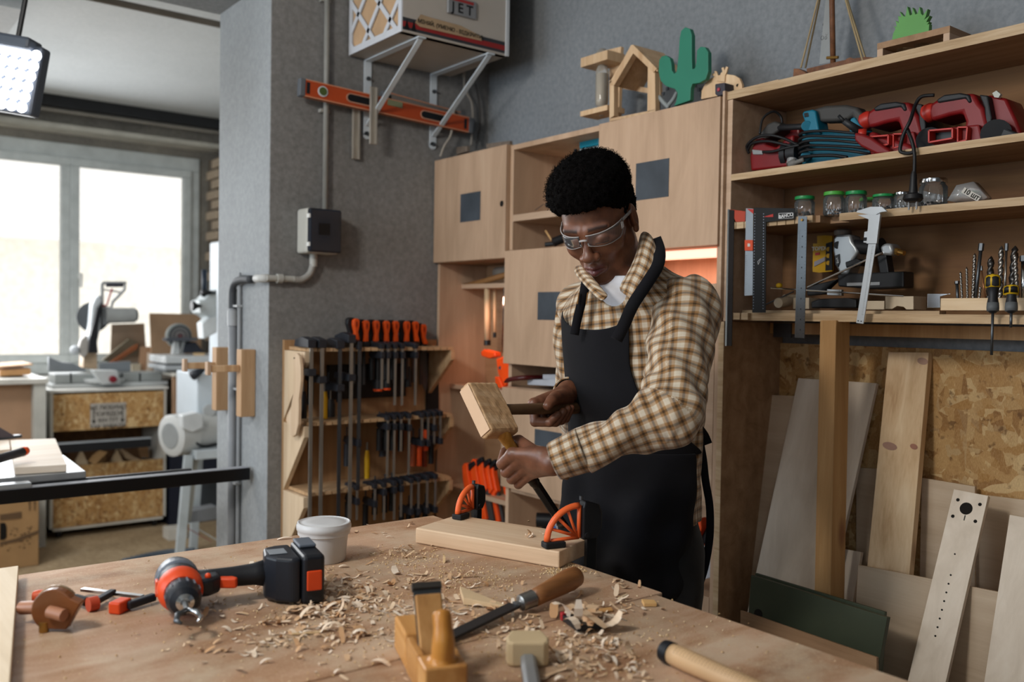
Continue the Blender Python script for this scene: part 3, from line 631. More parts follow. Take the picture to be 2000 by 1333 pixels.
mw = frame(X(1897, 380, 2.0215), X(1916,384,2.02)-X(1884,366,2.02), (-1,0,.0)); text('10 шт', .015, mw, INK, t, 'lettering', bold=.0003)
t = thing('plastic_bag', 'flat clear plastic bag lying between the silver lidded jars', 'bag', X(1790, 402, 2.06))
m = M(); pts = [(1732,404),(1768,378),(1800,372),(1850,384),(1840,399),(1740,412)]
q = [X(u, v, 2.10+.012*math.sin(i*2.1)) for i, (u, v) in enumerate(pts)]; m.add(q+[p+Vector((.02,0,0)) for p in q], [tuple(range(6))[::-1], tuple(range(6, 12))]+[(i, (i+1) % 6, (i+1) % 6+6, i+6) for i in range(6)]).build('bag', thin('clear_bag2', .22, (.75, .75, .74), .15), t)
# --- squares, rules, calliper
MSTEEL = plain('8f9499', .35, .85, .15)
def ticks(parent, a, b, n, off, ln, mat, d):
    m = M(); a = Vector(a); b = Vector(b); e = (b-a).normalized()
    for i in range(n+1):
        p = a+(b-a)*(i/n); l_ = ln*(1.6 if i % 5 == 0 else 1); m.bar(p, p+Vector(off)*l_, .0004, .0004, (1,0,0))
    return m.build('graduation', mat, parent, kind='stuff')
t = thing('try_square', 'clear and red edged framing square hanging at the far left of the slotted shelf', 'square', X(1430, 430, 1.985))
PX(M(), [(1421,409),(1434,411),(1429,676),(1417,676)], 1.983, .0015).build('blade', plain('2a2422', .25, .5), t)
PX(M(), [(1425,409),(1456,413),(1455,433),(1437,434)], 1.984, .004).build('stock', plain('a83a22', .4), t, bevel=.001)
PX(M(), [(1421,409),(1424,409),(1419,676),(1416,676)], 1.9815, .001).build('bright_edge', CHROME, t)
t = thing('combination_square', 'steel square with an orange slider clip hanging beside the black square', 'square', X(1465, 430, 1.98))
bl = PX(M(), [(1457,407),(1471,408),(1470,577),(1454,578)], 1.981, .0015).build('blade', MSTEEL, t)
PX(M(), [(1459,408),(1472,409),(1471,418)], 1.980, .0008).build('corner_mark', REDL, t)
PX(M(), [(1454,469),(1470,469),(1470,490),(1454,490)], 1.975, .008).build('slider', plain('d04a20', .4), t, bevel=.001)
PX(M(), [(1460,476),(1465,476),(1465,482),(1460,482)], 1.9745, .002).build('slider_window', PAPER, t)
ticks(t, X(1456, 500, 1.9805), X(1455, 574, 1.9805), 20, (0,-.004,0), 1, INK, 0)
t = thing('try_square', 'large black perforated square with white markings on the slotted shelf', 'square', X(1490, 430, 1.98))
PX(M(), [(1472,406),(1552,407),(1552,428),(1496,434),(1495,611),(1469,611),(1472,434)], 1.978, .002).build('blade', plain('0b0c0e', .6), t, bevel=.0004)
m = M()
for i in range(34):
    v = 418+i*5.6
    for uu in (1474.5-i*.09, 1491.5-i*.03): q = X(uu, v, 1.978); m.cyl((q.x-.0006, q.y, q.z), (q.x, q.y, q.z), .0013, 6)
m.build('hole_marks', plain('9aa3b5', .5), t, kind='stuff')
PX(M(), [(1491,424),(1510,418),(1510,424)], 1.9773, .0006).build('orange_mark', REDL, t)
text('BAHCO', .0125, frame(X(1535, 421.5, 1.9775), (0,-1,.1), (-1,0,0)), plain('d9dadb', .5), t, bold=.0003)
m = M(); a = [(1521,417),(1549,416),(1549,426),(1521,427)]
for i in range(4): m.bar(X(*a[i], 1.9775), X(*a[(i+1) % 4], 1.9775), .0008, .0008, (1,0,0))
m.build('logo_frame', plain('d9dadb', .5), t)
m = M(); a = [(1480,511),(1486,505),(1481,517)]
for i in range(3): m.bar(X(*a[i], 1.9775), X(*a[(i+1) % 3], 1.9775), .0008, .0008, (1,0,0))
m.build('angle_mark', plain('d9dadb', .5), t)
t = thing('steel_rule', 'long steel rule hanging upright in front of the shelf beside the black square', 'ruler', X(1563, 430, 1.965))
PX(M(), [(1559,422),(1576,423),(1571,661),(1552,660)], 1.963, .0014).build('rule', plain('6d7378', .3, .85, .1), t)
q = X(1567, 430, 1.9625); M().cyl((q.x-.003, q.y, q.z), (q.x+.037, q.y, q.z), .003, 12).build('screw', BRASS, t)
ticks(t, X(1561, 450, 1.9625), X(1554.5, 652, 1.9625), 60, (0,-.003,0), 1, INK, 0); ticks(t, X(1575, 450, 1.9625), X(1570.5, 652, 1.9625), 30, (0,.003,0), 1, INK, 0)
m = M()
for i in range(10):
    q = X(1567-i*.45, 462+i*20.3, 1.9625); m.cb((q.x, q.y, q.z), (.0006, .0018, .0035))
m.build('numeral', INK, t, kind='stuff')
t = thing('vernier_calliper', 'bright steel vernier calliper hanging tilted on the shelf edge', 'calliper', X(1700, 430, 1.975))
CAL = plain('b9bec2', .5, .35, .05)
PX(M(), [(1709,404),(1720,405),(1712,470),(1686,633),(1672,631),(1697,470)], 1.967, .003).build('beam', CAL, t, bevel=.0003)
PX(M(), [(1674,412),(1700,404),(1722,404),(1732,413),(1719,415),(1710,420),(1697,429),(1674,420),(1695,419),(1672,415)], 1.964, .006).build('fixed_jaw', CAL, t, bevel=.0004)
PX(M(), [(1697,420),(1719,419),(1712,476),(1692,476)], 1.963, .007).build('sliding_jaw', CAL, t, bevel=.0005)
PX(M(), [(1688,453),(1698,451),(1695,475),(1686,474)], 1.964, .006).build('thumb_piece', CAL, t, bevel=.0008)
PX(M(), [(1687,464),(1693,464),(1692,471),(1686,471)], 1.963, .001).build('window', BLACKM, t)
ticks(t, X(1703, 482, 1.9665), X(1683, 615, 1.9665), 50, (0,-.0025,0), 1, INK, 0)
for (u, v) in ((1676,627),(1682,628),(1700,446),(1703,424)):
    q = X(u, v, 1.9665); M().cyl((q.x-.0006, q.y, q.z), (q.x, q.y, q.z), .0014, 8).build('rivet', INK, t)
# --- nail gun, carded pack, rods and blocks on the lower shelf
t = setloc('silver and black pneumatic nail gun lying behind the calliper', 'nail gun', 'nail_gun', 1690, 600, 2.14, z=ZD)
SILV = plain('a2a6a8', .35, .5, .08)
PX(M(), [(1627,466),(1633,459),(1660,458),(1664,472),(1672,482),(1676,492),(1664,510),(1655,536),(1640,536),(1632,520),(1626,490)], 2.11, .05).build('head', SILV, t, bevel=.006, seg=3, smooth=True, sharp=50)
M().cyl(X(1636,479,2.109), X(1636,479,2.112), .010, 20).build('port', BLACKM, t)
PX(M(), [(1630,500),(1639,496),(1640,512),(1637,522),(1631,518)], 2.107, .004).build('name_plate', BLACKM, t, bevel=.001)
text('BeA', .009, frame(X(1635.5, 509, 2.1065), (.0,.25,1), (-1,0,0)), plain('d9dadb', .5), t)
M().lathe([(.02,0),(.022,.004),(.022,.012),(.016,.016),(0,.016)], X(1646,460,2.135), (0,0,1), 18).build('cap', plain('6a625a', .5), t, smooth=True, sharp=40)
M().tube([X(1664,482,2.13), X(1700,484,2.13), X(1724,480,2.13)], [.019,.018,.02], 16).build('grip', DKP, t, smooth=True, sharp=50)
PX(M(), [(1718,482),(1728,475),(1740,476),(1744,490),(1740,500),(1722,498)], 2.11, .045).build('end_cap', SILV, t, bevel=.006, seg=3, smooth=True, sharp=50)
M().cyl(X(1741,489,2.13), X(1766,495,2.12), .006, 10).cyl(X(1748,491,2.128), X(1756,493,2.125), .009, 8).build('air_fitting', BRASS, t, smooth=True, sharp=40)
PX(M(), [(1650,512),(1672,505),(1685,512),(1680,520),(1668,518),(1652,524)], 2.105, .03).build('trigger', BLACK, t, bevel=.003)
PX(M(), [(1712,500),(1730,496),(1736,535),(1718,536)], 2.115, .03).build('magazine_post', BLACK, t, bevel=.003)
PX(M(), [(1635,536),(1765,530),(1765,562),(1700,565),(1636,560)], 2.09, .05).build('magazine', BLACK, t, bevel=.004)
PX(M(), [(1654,553),(1718,551),(1718,557),(1654,559)], 2.088, .003).build('silver_slot', plain('8d9093', .4), t)
t = setloc('yellow and black blister pack standing left of the nail gun', 'packaging', 'blister_pack', 1605, 600, 2.2, z=ZD)
PX(M(), [(1596,461),(1612,460),(1625,461),(1625,530),(1600,533),(1587,531),(1588,476),(1596,476)], 2.19, .008).build('card', plain('c79a16', .5), t)
PX(M(), [(1613,476),(1625,472),(1625,528),(1612,529)], 2.188, .004).build('black_side', BLACK, t)
text('TOPEX', .0145, frame(X(1600, 486, 2.1885), (0,-1,.0), (-1,0,0)), plain('e5e2d0', .5), t, bold=.0004)
PX(M(), [(1592,494),(1601,493),(1601,498),(1592,499)], 2.188, .001).build('red_tag', RED, t)
PX(M(), [(1590,512),(1611,502),(1611,510),(1590,521)], 2.187, .002).build('staple_picture', plain('8f8d9a', .4), t)
for v in (487, 500, 514): M().cyl(X(1618,v,2.187), X(1618,v,2.188), .006, 14).build('round_mark', plain('c79a16', .5), t)
def rod(name, label, cat, a, b, r, mat, r2=None, extra=None):
    t = thing(name, label, cat, (Vector(a)+Vector(b))/2); M().cyl(a, b, r, 8, r2).build('shaft', mat, t, smooth=True, sharp=40); return t
rod('steel_rod', 'long thin steel rod leaning diagonally in front of the nail gun', 'rod', X(1577,562,2.05), X(1725,493,2.09), .0028, CHROME)
t = rod('steel_rod', 'bright thin rod lying almost level behind the steel rule', 'rod', X(1506,563,2.04), X(1765,579,2.06), .002, CHROME)
t = rod('scriber', 'thin dark scriber with a yellow bead behind the black square', 'tool', X(1490,598,2.08), X(1550,570,2.08), .002, STEELD)
M().sphere(X(1522,558,2.12), .008, 12, (1,1.2,.9)).build('yellow_bead', YELLOW, t, smooth=True)
def pbox(name, label, cat, px, x0, d, mat, bev=.001, group=None, part=None):
    m = M(); PX(m, px, x0, d); o = m.build(name, mat, None, bevel=bev); tag(o, label, cat, group); return o
bw = plain('c6b49a', .6, bump=.1)
o = pbox('wooden_block', 'white painted wood block with a rounded notch on the drill shelf', 'block', [(1729,579),(1784,579),(1784,605),(1770,605),(1765,600),(1752,598),(1742,604),(1729,604)], 2.06, .06, bw)
o = pbox('wooden_block', 'low white wood block right of the calliper tip', 'block', [(1690,588),(1727,588),(1727,605),(1690,605)], 2.07, .05, bw)
o = pbox('wooden_block', 'pale block behind the foot of the steel rule', 'block', [(1549,582),(1580,582),(1580,604),(1549,604)], 2.08, .05, bw)
o = pbox('metal_plate', 'small shiny scraper plate left of the drill bit block', 'plate', [(1811,574),(1858,574),(1836,580),(1836,602),(1811,602)], 2.05, .002, CHROME)
o = pbox('plastic_case', 'flat black plastic case lying behind the calliper', 'case', [(1583,590),(1600,584),(1655,582),(1672,586),(1672,602),(1584,602)], 2.07, .06, BLACK, .003)
o = pbox('putty_knife', 'black handled tool lying on top of the flat black case', 'tool', [(1575,560),(1636,545),(1612,568),(1640,572),(1576,578)], 2.09, .02, DKP, .003)
o = pbox('metal_clip', 'small grey metal slider lying in front of the nail gun magazine', 'clip', [(1615,565),(1643,566),(1643,578),(1615,577)], 2.065, .012, STEEL, .001)
t = thing('round_block', 'short round wooden peg lying behind the black square', 'peg', X(1522, 590, 2.08)); M().cyl(X(1520,592,2.05), X(1540,590,2.10), .0135, 16).cyl(X(1532,584,2.09), X(1552,584,2.12), .012, 14).build('peg', bw, t, smooth=True, sharp=40)
# drill bit block
a = X(1837, 583, 2.03); b = X(2010, 583, 2.03)
t = thing('drill_bit_block', 'pale wooden block holding a row of upright drill bits', 'holder', (2.06, a.y, ZD))
M().box((2.03, b.y-.05, ZD+.009), (2.09, a.y, a.z)).build('block', wood('pine_block', 'c2a27b', 'd8bd98', 'e4cdad', 'Y', 1.3), t, bevel=.0015)
def bit(u, vt, r, x, label, tw=True, lean_=0, mat=None, hexa=False, vb=586):
    p = X(u, vb, x); q = X(u+lean_, vt, x+.01); p.z = a.z-.012
    mat = mat or plain('8b8680', .25, .9)
    t = thing('drill_bit', label, 'drill bit', p, 0, 'drill bits in the wooden block')
    d = q-p; L = d.length; e = d.normalized(); xx = e.orthogonal().normalized(); yy = e.cross(xx)
    if tw:
        n = 60; m = M(); vs = []; fs = []
        for i in range(n+1):
            tt = i/n; ang = tt*L/(r*5.5)*2*PI; rr = r*(1 if tt < .93 else max(.05, (1-tt)/.07))
            for k in range(8):
                aa = 2*PI*k/8; flute = .55+.45*abs(math.cos(aa)); vs.append(p+e*(tt*L)+(xx*math.cos(aa+ang)+yy*math.sin(aa+ang))*rr*flute)
        for i in range(n):
            for k in range(8): fs.append((i*8+k, i*8+(k+1) % 8, (i+1)*8+(k+1) % 8, (i+1)*8+k))
        m.add(vs, fs).build('fluted_shank', mat, t, smooth=True)
    else:
        M().tube([p, p+e*L*.9], r, 8).build('shank', mat, t, smooth=True); M().cyl(p+e*L*.88, p+e*L, r*1.5, 6).build('hex_end', STEELD, t)
    return t
bd = plain('4a4744', .3, .8)
bit(1871, 550, .0035, 2.05, 'short grey bit, leftmost in the block', False, -2, STEELD)
bit(1880, 530, .003, 2.05, 'thin fluted bit second from the left end of the block', True, -4)
bit(1890, 521, .003, 2.05, 'slim fluted bit third from the left end of the block', True, -2)
bit(1900, 494, .0042, 2.055, 'fluted bit leaning beside the long hex ended rod', True, 4)
bit(1904, 476, .004, 2.06, 'long plain rod with a hex end, the first tall one', False, 13, STEELD)
bit(1912, 560, .003, 2.045, 'shortest fluted bit between taller ones', True, 3)
bit(1926, 520, .002, 2.06, 'thin copper coloured pin bit leaning left', False, -10, plain('9a6a48', .35, .7))
bit(1932, 500, .0075, 2.06, 'dark wide spiral bit behind the yellow and black screwdriver', True, 4, bd)
bit(1946, 560, .003, 2.05, 'tiny fluted bit behind the yellow handle', True, 0)
bit(1953, 480, .0062, 2.055, 'thick shiny spiral bit right of the screwdriver', True, 3)
bit(1962, 476, .0026, 2.055, 'long straight steel bit beside the thick spiral one', False, 4)
bit(1975, 480, .0085, 2.065, 'largest dark spiral bit near the right edge', True, 8, bd)
bit(1988, 492, .005, 2.05, 'spiral bit behind the second screwdriver', True, -6, plain('8b8680', .25, .9))
bit(1999, 500, .005, 2.06, 'bright bit cut by the right edge of the picture', False, 0, CHROME)
def driver(u, vt, vb, label, vtip):
    p = X(u, vb, 1.975); q = X(u+1, vt, 1.985); t = thing('screwdriver', label, 'screwdriver', p)
    d = (q-p); L = d.length; e = d.normalized()
    M().lathe([(.006,0),(.011,.006),(.0115,.02),(.009,.035),(.0125,.055),(.015,L*.7),(.0145,L*.9),(.008,L)], p, e, 16).build('handle', DKP, t, smooth=True)
    M().lathe([(.0156,L*.66),(.0158,L*.86),(.0138,L*.97),(.006,L+.001)], p, e, 5).build('yellow_insert', plain('c9a116', .5), t, smooth=True)
    M().lathe([(.0118,.004),(.0122,.012),(.0116,.022)], p, e, 16).build('cap_ring', plain('5b5e60', .6), t, smooth=True)
    z = X(u, vtip, 1.975); M().cyl(p-e*.0, Vector((p.x, p.y, z.z)), .003, 8).build('shaft', STEELD, t, smooth=True)
driver(1939, 537, 612, 'yellow and black screwdriver hanging down through the shelf, the longer one', 694)
driver(1975, 558, 612, 'yellow and black screwdriver nearest the right edge, hanging in front of the bit block', 640)
# ================================================================ things on top of the cabinets
zt3 = z5t
t = setloc('glass bottle bird feeder in a small wooden frame on top of the cabinets', 'feeder', 'bottle_feeder', 1175, 246, 2.12, z=z2t)
BW = wood('clear_pine', 'b9916a', 'd2b08a', 'e0c39f', 'Z', 1.5)
PX(M(), [(1183,98),(1213,91),(1211,120),(1208,240),(1190,243),(1190,110)], 2.13, .014).build('back_board', BW, t, bevel=.001)
M().box((2.05, X(1134,120,2.05).y, X(1134,132,2.05).z), (2.13, X(1186,112,2.05).y, X(1134,115,2.05).z+.002)).build('bottle_clamp', BW, t, bevel=.001)
M().box((2.05, X(1133,225,2.05).y, X(1133,228,2.05).z), (2.13, X(1186,212,2.05).y, X(1133,218,2.05).z)).build('tray', BW, t, bevel=.001)
bc = X(1176, 150, 2.09); zb0 = X(1172, 210, 2.09).z; zb1 = X(1172, 98, 2.09).z; hh = zb1-zb0
M().lathe([(.004,-.03),(.009,-.028),(.010,-.004),(.020,.006),(.022,.02),(.022,hh*.62),(.014,hh*.72),(.013,hh*.8),(.022,hh*.86),(.023,hh*.93),(.012,hh)], (bc.x, bc.y, zb0), (0,0,1), 24).build('bottle', thin('bottle_glass', .3, (.72,.68,.6), .04), t, smooth=True)
M().lathe([(.017,.0),(.0195,.01),(.0195,hh*.55)], (bc.x, bc.y, zb0+.004), (0,0,1), 20).build('seed_fill', plain('a4957f', .8), t, smooth=True)
M().box((2.09, X(1180,240,2.09).y-.01, z2t+.001), (2.12, X(1180,240,2.09).y+.01, z2t+.03)).build('foot', BW, t)
t = setloc('small open wooden house frame with a pitched roof beside the cactus', 'decoration', 'wooden_house', 1240, 232, 2.08, z=zt3)
m1 = M(); PX(m1, [(1190,232),(1190,157),(1199,157),(1199,226)], 2.03, .02); m1.build('left_post', BW, t, bevel=.001)
m1 = M(); PX(m1, [(1264,219),(1265,130),(1279,141),(1280,215)], 2.03, .02); m1.build('right_post', BW, t, bevel=.001)
m1 = M(); PX(m1, [(1190,166),(1232,88),(1239,92),(1237,103),(1199,167)], 2.028, .024); m1.build('left_rafter', BW, t, bevel=.001)
m1 = M(); PX(m1, [(1232,88),(1236,87),(1283,134),(1276,142),(1233,101)], 2.026, .024); m1.build('right_rafter', BW, t, bevel=.001)
a = X(1236, 87, 2.03); b = X(1284, 134, 2.03); m1 = M(); m1.add([a, b, b+Vector((.14,0,0)), a+Vector((.14,0,0)), a-Vector((0,0,.01)), b-Vector((0,0,.01)), b+Vector((.14,0,-.01)), a+Vector((.14,0,-.01))], [(0,3,2,1),(4,5,6,7),(0,1,5,4),(1,2,6,5),(2,3,7,6),(3,0,4,7)]).build('roof_panel', BW, t)
a = X(1234, 88, 2.03); b = X(1191, 160, 2.03); m1 = M(); m1.add([a, b, b+Vector((.14,0,0)), a+Vector((.14,0,0)), a-Vector((0,0,.01)), b-Vector((0,0,.01)), b+Vector((.14,0,-.01)), a+Vector((.14,0,-.01))], [(0,1,2,3),(4,7,6,5),(0,4,5,1),(1,5,6,2),(2,6,7,3),(3,7,4,0)]).build('roof_panel', BW, t)
m1 = M(); PX(m1, [(1199,160),(1265,172),(1265,182),(1199,170)], 2.15, .012); m1.build('rear_rail', BW, t)
m1 = M(); PX(m1, [(1190,232),(1280,214),(1280,219),(1192,237)], 2.03, .13); m1.build('base', BW, t)
m1 = M(); PX(m1, [(1203,228),(1203,176),(1207,177),(1207,227)], 2.15, .012); m1.build('rear_post', BW, t)
m1 = M(); PX(m1, [(1282,216),(1284,150),(1288,150),(1290,214)], 2.15, .012); m1.build('rear_post', BW, t)
t = setloc('flat green painted wooden cactus with two arms', 'decoration', 'wooden_cactus', 1330, 207, 2.04, z=zt3)
cact = [(1316,207),(1321,196),(1323,182),(1318,174),(1300,168),(1290,158),(1286,140),(1287,118),(1292,110),(1300,108),(1308,113),(1311,124),(1312,138),(1317,144),(1321,140),(1325,110),(1327,75),(1330,60),(1338,53),(1347,56),(1351,68),(1351,110),(1352,135),(1357,133),(1360,120),(1361,98),(1368,91),(1377,92),(1383,102),(1383,140),(1378,155),(1366,162),(1352,164),(1349,172),(1348,196)]
PX(M(), cact, 2.03, .016).build('cactus', plain('2f7a63', .5, 0, .06), t, bevel=.0015)
cb_ = thing('saw_blade', 'circular saw blade and metal parts lying behind the cactus', 'saw blade', X(1320, 200, 2.14))
q = X(1326, 222, 2.15); M().cyl(q, q+Vector((.004,0,0)), .10, 60).build('blade', plain('6d7072', .35, .8), cb_)
m = M()
for i in range(30):
    aa = 2*PI*i/30; m.cb((q.x-.002, q.y+.1*math.cos(aa), q.z+.1*math.sin(aa)), (.004,.010,.010))
m.build('teeth', STEELD, cb_, kind='stuff')
t = thing('metal_bracket', 'small grey cast bracket leaning left of the cactus foot', 'bracket', X(1300, 205, 2.05)); M().tube(pth([(1287,189,2.05),(1296,200,2.05),(1306,210,2.05)]), .007, 8).tube(pth([(1305,206,2.05),(1315,194,2.06),(1322,180,2.07)]), .006, 8).build('bracket', plain('8e9494', .5), t, smooth=True)
t = setloc('flat plywood moose head cut-out with small antlers', 'decoration', 'wooden_moose', 1410, 190, 2.06, z=zt3)
PX(M(), [(1369,194),(1370,178),(1377,163),(1388,153),(1402,147),(1420,145),(1434,147),(1444,153),(1449,165),(1450,178),(1420,184)], 2.06, .01).build('head', BW, t, bevel=.001)
PX(M(), [(1399,158),(1397,150),(1390,147),(1392,143),(1396,144),(1395,139),(1399,139),(1402,147),(1406,148),(1408,142),(1411,141),(1409,133),(1413,131),(1415,138),(1418,130),(1422,131),(1419,141),(1416,147),(1415,160)], 2.055, .005).build('antlers', BW, t)
M().cyl(X(1441,167,2.0595), X(1441,167,2.0599), .0045, 14).build('eye', HOLE, t)
t = thing('cube_ornament', 'small dark cube ornament with a red button nose in front of the moose', 'ornament', X(1410, 188, 2.03))
PX(M(), [(1396,164),(1415,161),(1416,184),(1401,188),(1396,184)], 2.02, .045).build('cube', plain('3d3a42', .6), t, bevel=.003)
M().sphere(X(1403.5,175,2.018), .0055, 14, (.6,1,1)).build('button_nose', plain('a8404e', .5), t, smooth=True)
o = pbox('wooden_board', 'pale board lying flat on the shelf top beside the moose', 'board', [(1450,172),(1500,160),(1520,155),(1520,163),(1470,175),(1440,182)], 2.03, .10, BW); 
# ship
t = setloc('model wooden sailing ship with a brown mast and rope rigging', 'model ship', 'model_ship', 1625, 140, 2.1, z=z6t+.022)
SHW = wood('oiled_oak', '4d3020', '70482f', '8a5c3c', 'Y', 1.6)
PX(M(), [(1575,134),(1650,117),(1688,111),(1705,112),(1700,122),(1620,138),(1576,148)], 2.09, .10).build('deck', SHW, t, bevel=.001)
PX(M(), [(1548,155),(1550,134),(1560,134),(1582,147),(1580,150)], 2.04, .03).build('bow_block', SHW, t, bevel=.001)
PX(M(), [(1652,133),(1652,115),(1660,112),(1685,120),(1685,127)], 2.04, .03).build('stern_block', SHW, t, bevel=.001)
mb = X(1627, 124, 2.12); mt = X(1625, 0, 2.12); mt = mb+(mt-mb)*1.9
M().tube([mb, mt], .0072, 12).build('mast', SHW, t, smooth=True)
M().tube([X(1615,113,2.11), X(1637,112,2.11)], .004, 8).build('cleat', BRASS, t)
ROPE = plain('a08c6a', .9, bump=.5)
tp = mt
for (u, v, xx) in ((1564,133,2.10),(1573,133,2.12),(1686,122,2.09),(1692,120,2.12)): M().tube(smooth_path([X(u,v,xx), X(u,v,xx)*.5+tp*.5+Vector((0,0,-.006)), tp],4), .0026, 6).build('rope', ROPE, t)
sl = M(); a0 = X(1600, 126, 2.13); a1 = X(1622, 122, 2.13); a2 = tp; sl.add([a0, a1, a2, a0+Vector((.002,0,0)), a1+Vector((.002,0,0)), a2+Vector((.002,0,0))], [(0,1,2),(5,4,3),(0,3,4,1),(1,4,5,2),(2,5,3,0)]).build('sail', plain('8d9090', .8), t)
m = M()
for (u, v, r) in ((1611,48,.006),(1609,61,.004),(1606,74,.004),(1615,66,.003),(1613,74,.003)):
    c = X(u, v, 2.128); m.tube([c+Vector((0, r*math.cos(a), 1.3*r*math.sin(a))) for a in [i*PI/6 for i in range(13)]], .0006, 5)
m.build('drawn_sketch', INK, t)
# planter frame with grass
t = setloc('low plywood stand with three round holes', 'stand', 'plywood_stand', 1800, 100, 2.1, z=z6t+.022)
pz = X(1713, 85, 2.06).z; ya_ = X(1713,100,2.06).y; yb_ = X(1855,60,2.06).y
for i, y_ in enumerate((ya_, yb_+.015)): M().box((2.06, y_-.015, z6t+.022), (2.2, y_, pz-.015)).build('leg_panel', W_ply, t, bevel=.001)
m = M(); zt_ = pz; n = 24; yc = [ya_+(yb_-ya_)*k for k in (.25,.5,.75)]
# top with three round holes

bm_ = bmesh.new(); x0_, x1_ = 2.06, 2.2
def holed(z):
    vs = [bm_.verts.new((x, y, z)) for x, y in ((x0_, ya_), (x1_, ya_), (x1_, yb_), (x0_, yb_))]; es = [bm_.edges.new((vs[i], vs[(i+1) % 4])) for i in range(4)]
    rings = []
    for c in yc:
        r = [bm_.verts.new(((x0_+x1_)/2-.02+.02*math.cos(2*PI*k/n), c+.02*math.sin(2*PI*k/n), z)) for k in range(n)]; rings.append(r); es += [bm_.edges.new((r[k], r[(k+1) % n])) for k in range(n)]
    bmesh.ops.triangle_fill(bm_, use_beauty=True, edges=es); return vs, rings
A_ = holed(zt_-.015); B_ = holed(zt_)
for P1, P2 in [(A_[0], B_[0])]+list(zip(A_[1], B_[1])):
    for k in range(len(P1)): bm_.faces.new((P1[k], P1[(k+1) % len(P1)], P2[(k+1) % len(P1)], P2[k]))
bmesh.ops.recalc_face_normals(bm_, faces=bm_.faces)
mm = M(); bm_.verts.index_update(); mm.add([v.co for v in bm_.verts], [tuple(v.index for v in f.verts) for f in bm_.faces]); mm.build('top_panel', W_shelf, t); bm_.free()
t = setloc('flat green painted wooden grass tuft standing on the plywood stand', 'decoration', 'wooden_grass', 1780, 75, 2.08, z=pz)
gr = [(1742,78),(1744,66),(1749,56),(1745,51),(1751,52),(1749,40),(1755,44),(1754,31),(1760,33),(1757,22),(1764,31),(1768,32),(1772,12),(1777,30),(1781,28),(1782,14),(1788,28),(1792,26),(1796,13),(1799,27),(1802,30),(1812,17),(1808,33),(1805,38),(1816,30),(1809,43),(1815,42),(1811,48),(1815,46),(1814,62)]
PX(M(), gr, 2.07, .014).build('grass', plain('5f9a52', .5, 0, .08), t, bevel=.0008)
# pallet box on the corner cabinet, items in the open unit
t = setloc('grey weathered wooden tray lying on top of the corner cabinet', 'tray', 'wooden_tray', 930, 300, 2.1, z=z1t)
GW = wood('weathered_wood', '5d5148', '75675b', '887a6c', 'Y', 1.3)
m = M(); PX(m, [(874,290),(912,285),(912,296),(874,307)], 2.09, .015); m.build('front_slat', GW, t, bevel=.001)
m = M(); PX(m, [(950,281),(995,275),(995,288),(950,290)], 2.09, .015); m.build('front_slat', GW, t, bevel=.001)
M().box((2.105, X(990,280,2.09).y, z1t+.001), (2.22, X(876,290,2.09).y, z1t+.03)).build('base', GW, t, bevel=.001)
zt_ = zc(1100, 300)-.0
t = thing('drill_charger', 'teal and clear tool battery box on the upper open shelf behind his hair', 'tool box', (2.1, X(1155,300).y, ZSH2+.001))
a = X(1139, 276, 2.1); M().box((2.08, a.y-.10, ZSH2+.001), (2.2, a.y, a.z-.03)).build('case', plain('8e9a9c', .4), t, bevel=.004)
M().box((2.08, a.y-.10, a.z-.029), (2.2, a.y, a.z)).build('lid', plain('1a7f96', .35), t, bevel=.006)
t = thing('spray_bottle', 'small black bottle tip beside the teal box', 'bottle', (2.1, X(1124,300,2.1).y, ZSH2+.001)); q = X(1124, 292, 2.1)
M().lathe([(.012,0),(.013,.02),(.013,q.z-ZSH2-.03),(.006,q.z-ZSH2-.015),(.006,q.z-ZSH2)], (2.1, q.y, ZSH2+.001), (0,0,1), 14).build('bottle', BLACK, t, smooth=True, sharp=40)
t = thing('black_clamp_tool', 'black tool with a pale wooden stick on the cabinet behind his goggles', 'tool', X(1080, 478, 2.06)); M().tube([X(1066,451,2.06), X(1078,470,2.06)], .004, 8).build('stick', W_post, t)
M().cyl(X(1080,474,2.05), X(1100,466,2.08), .016, 14).cyl(X(1065,478,2.06), X(1085,476,2.08), .008, 10).build('body', DKP, t, smooth=True, sharp=40)
t = thing('wire_tool', 'black knob with a thin wire lying on the open shelf left of his hair', 'tool', X(1065, 405, 2.05)); M().tube([X(1045,411,2.05), X(1062,399,2.05)], .0012, 6).build('wire', STEELD, t); M().sphere(X(1070,401,2.05), .010, 10).build('knob', DKP, t, smooth=True)
# papers in the gap between cabinets
for i, (u0, u1, v0, v1, lab) in enumerate(((1030,1110,742,752,'lowest white booklet in the gap between the two cabinets'),(1060,1115,732,741,'upper white booklet in the gap between the two cabinets'))):
    o = pbox('booklet', lab, 'booklet', [(u0,v1),(u0,v0),(u1,v0),(u1,v1+4)], 2.02+.01*i, .15, plain('a9adb5', .7), .001)
t = thing('wooden_spoon', 'dark red glossy tool handle poking out of the gap between the cabinets', 'tool', X(1000, 742, 1.98)); M().tube(pth([(985,747,1.97),(1000,741,1.975),(1030,738,2.0),(1070,738,2.1)]), [.003,.004,.006,.008]+[.009]*15, 10).build('handle', plain('4d1a1a', .25), t, smooth=True)
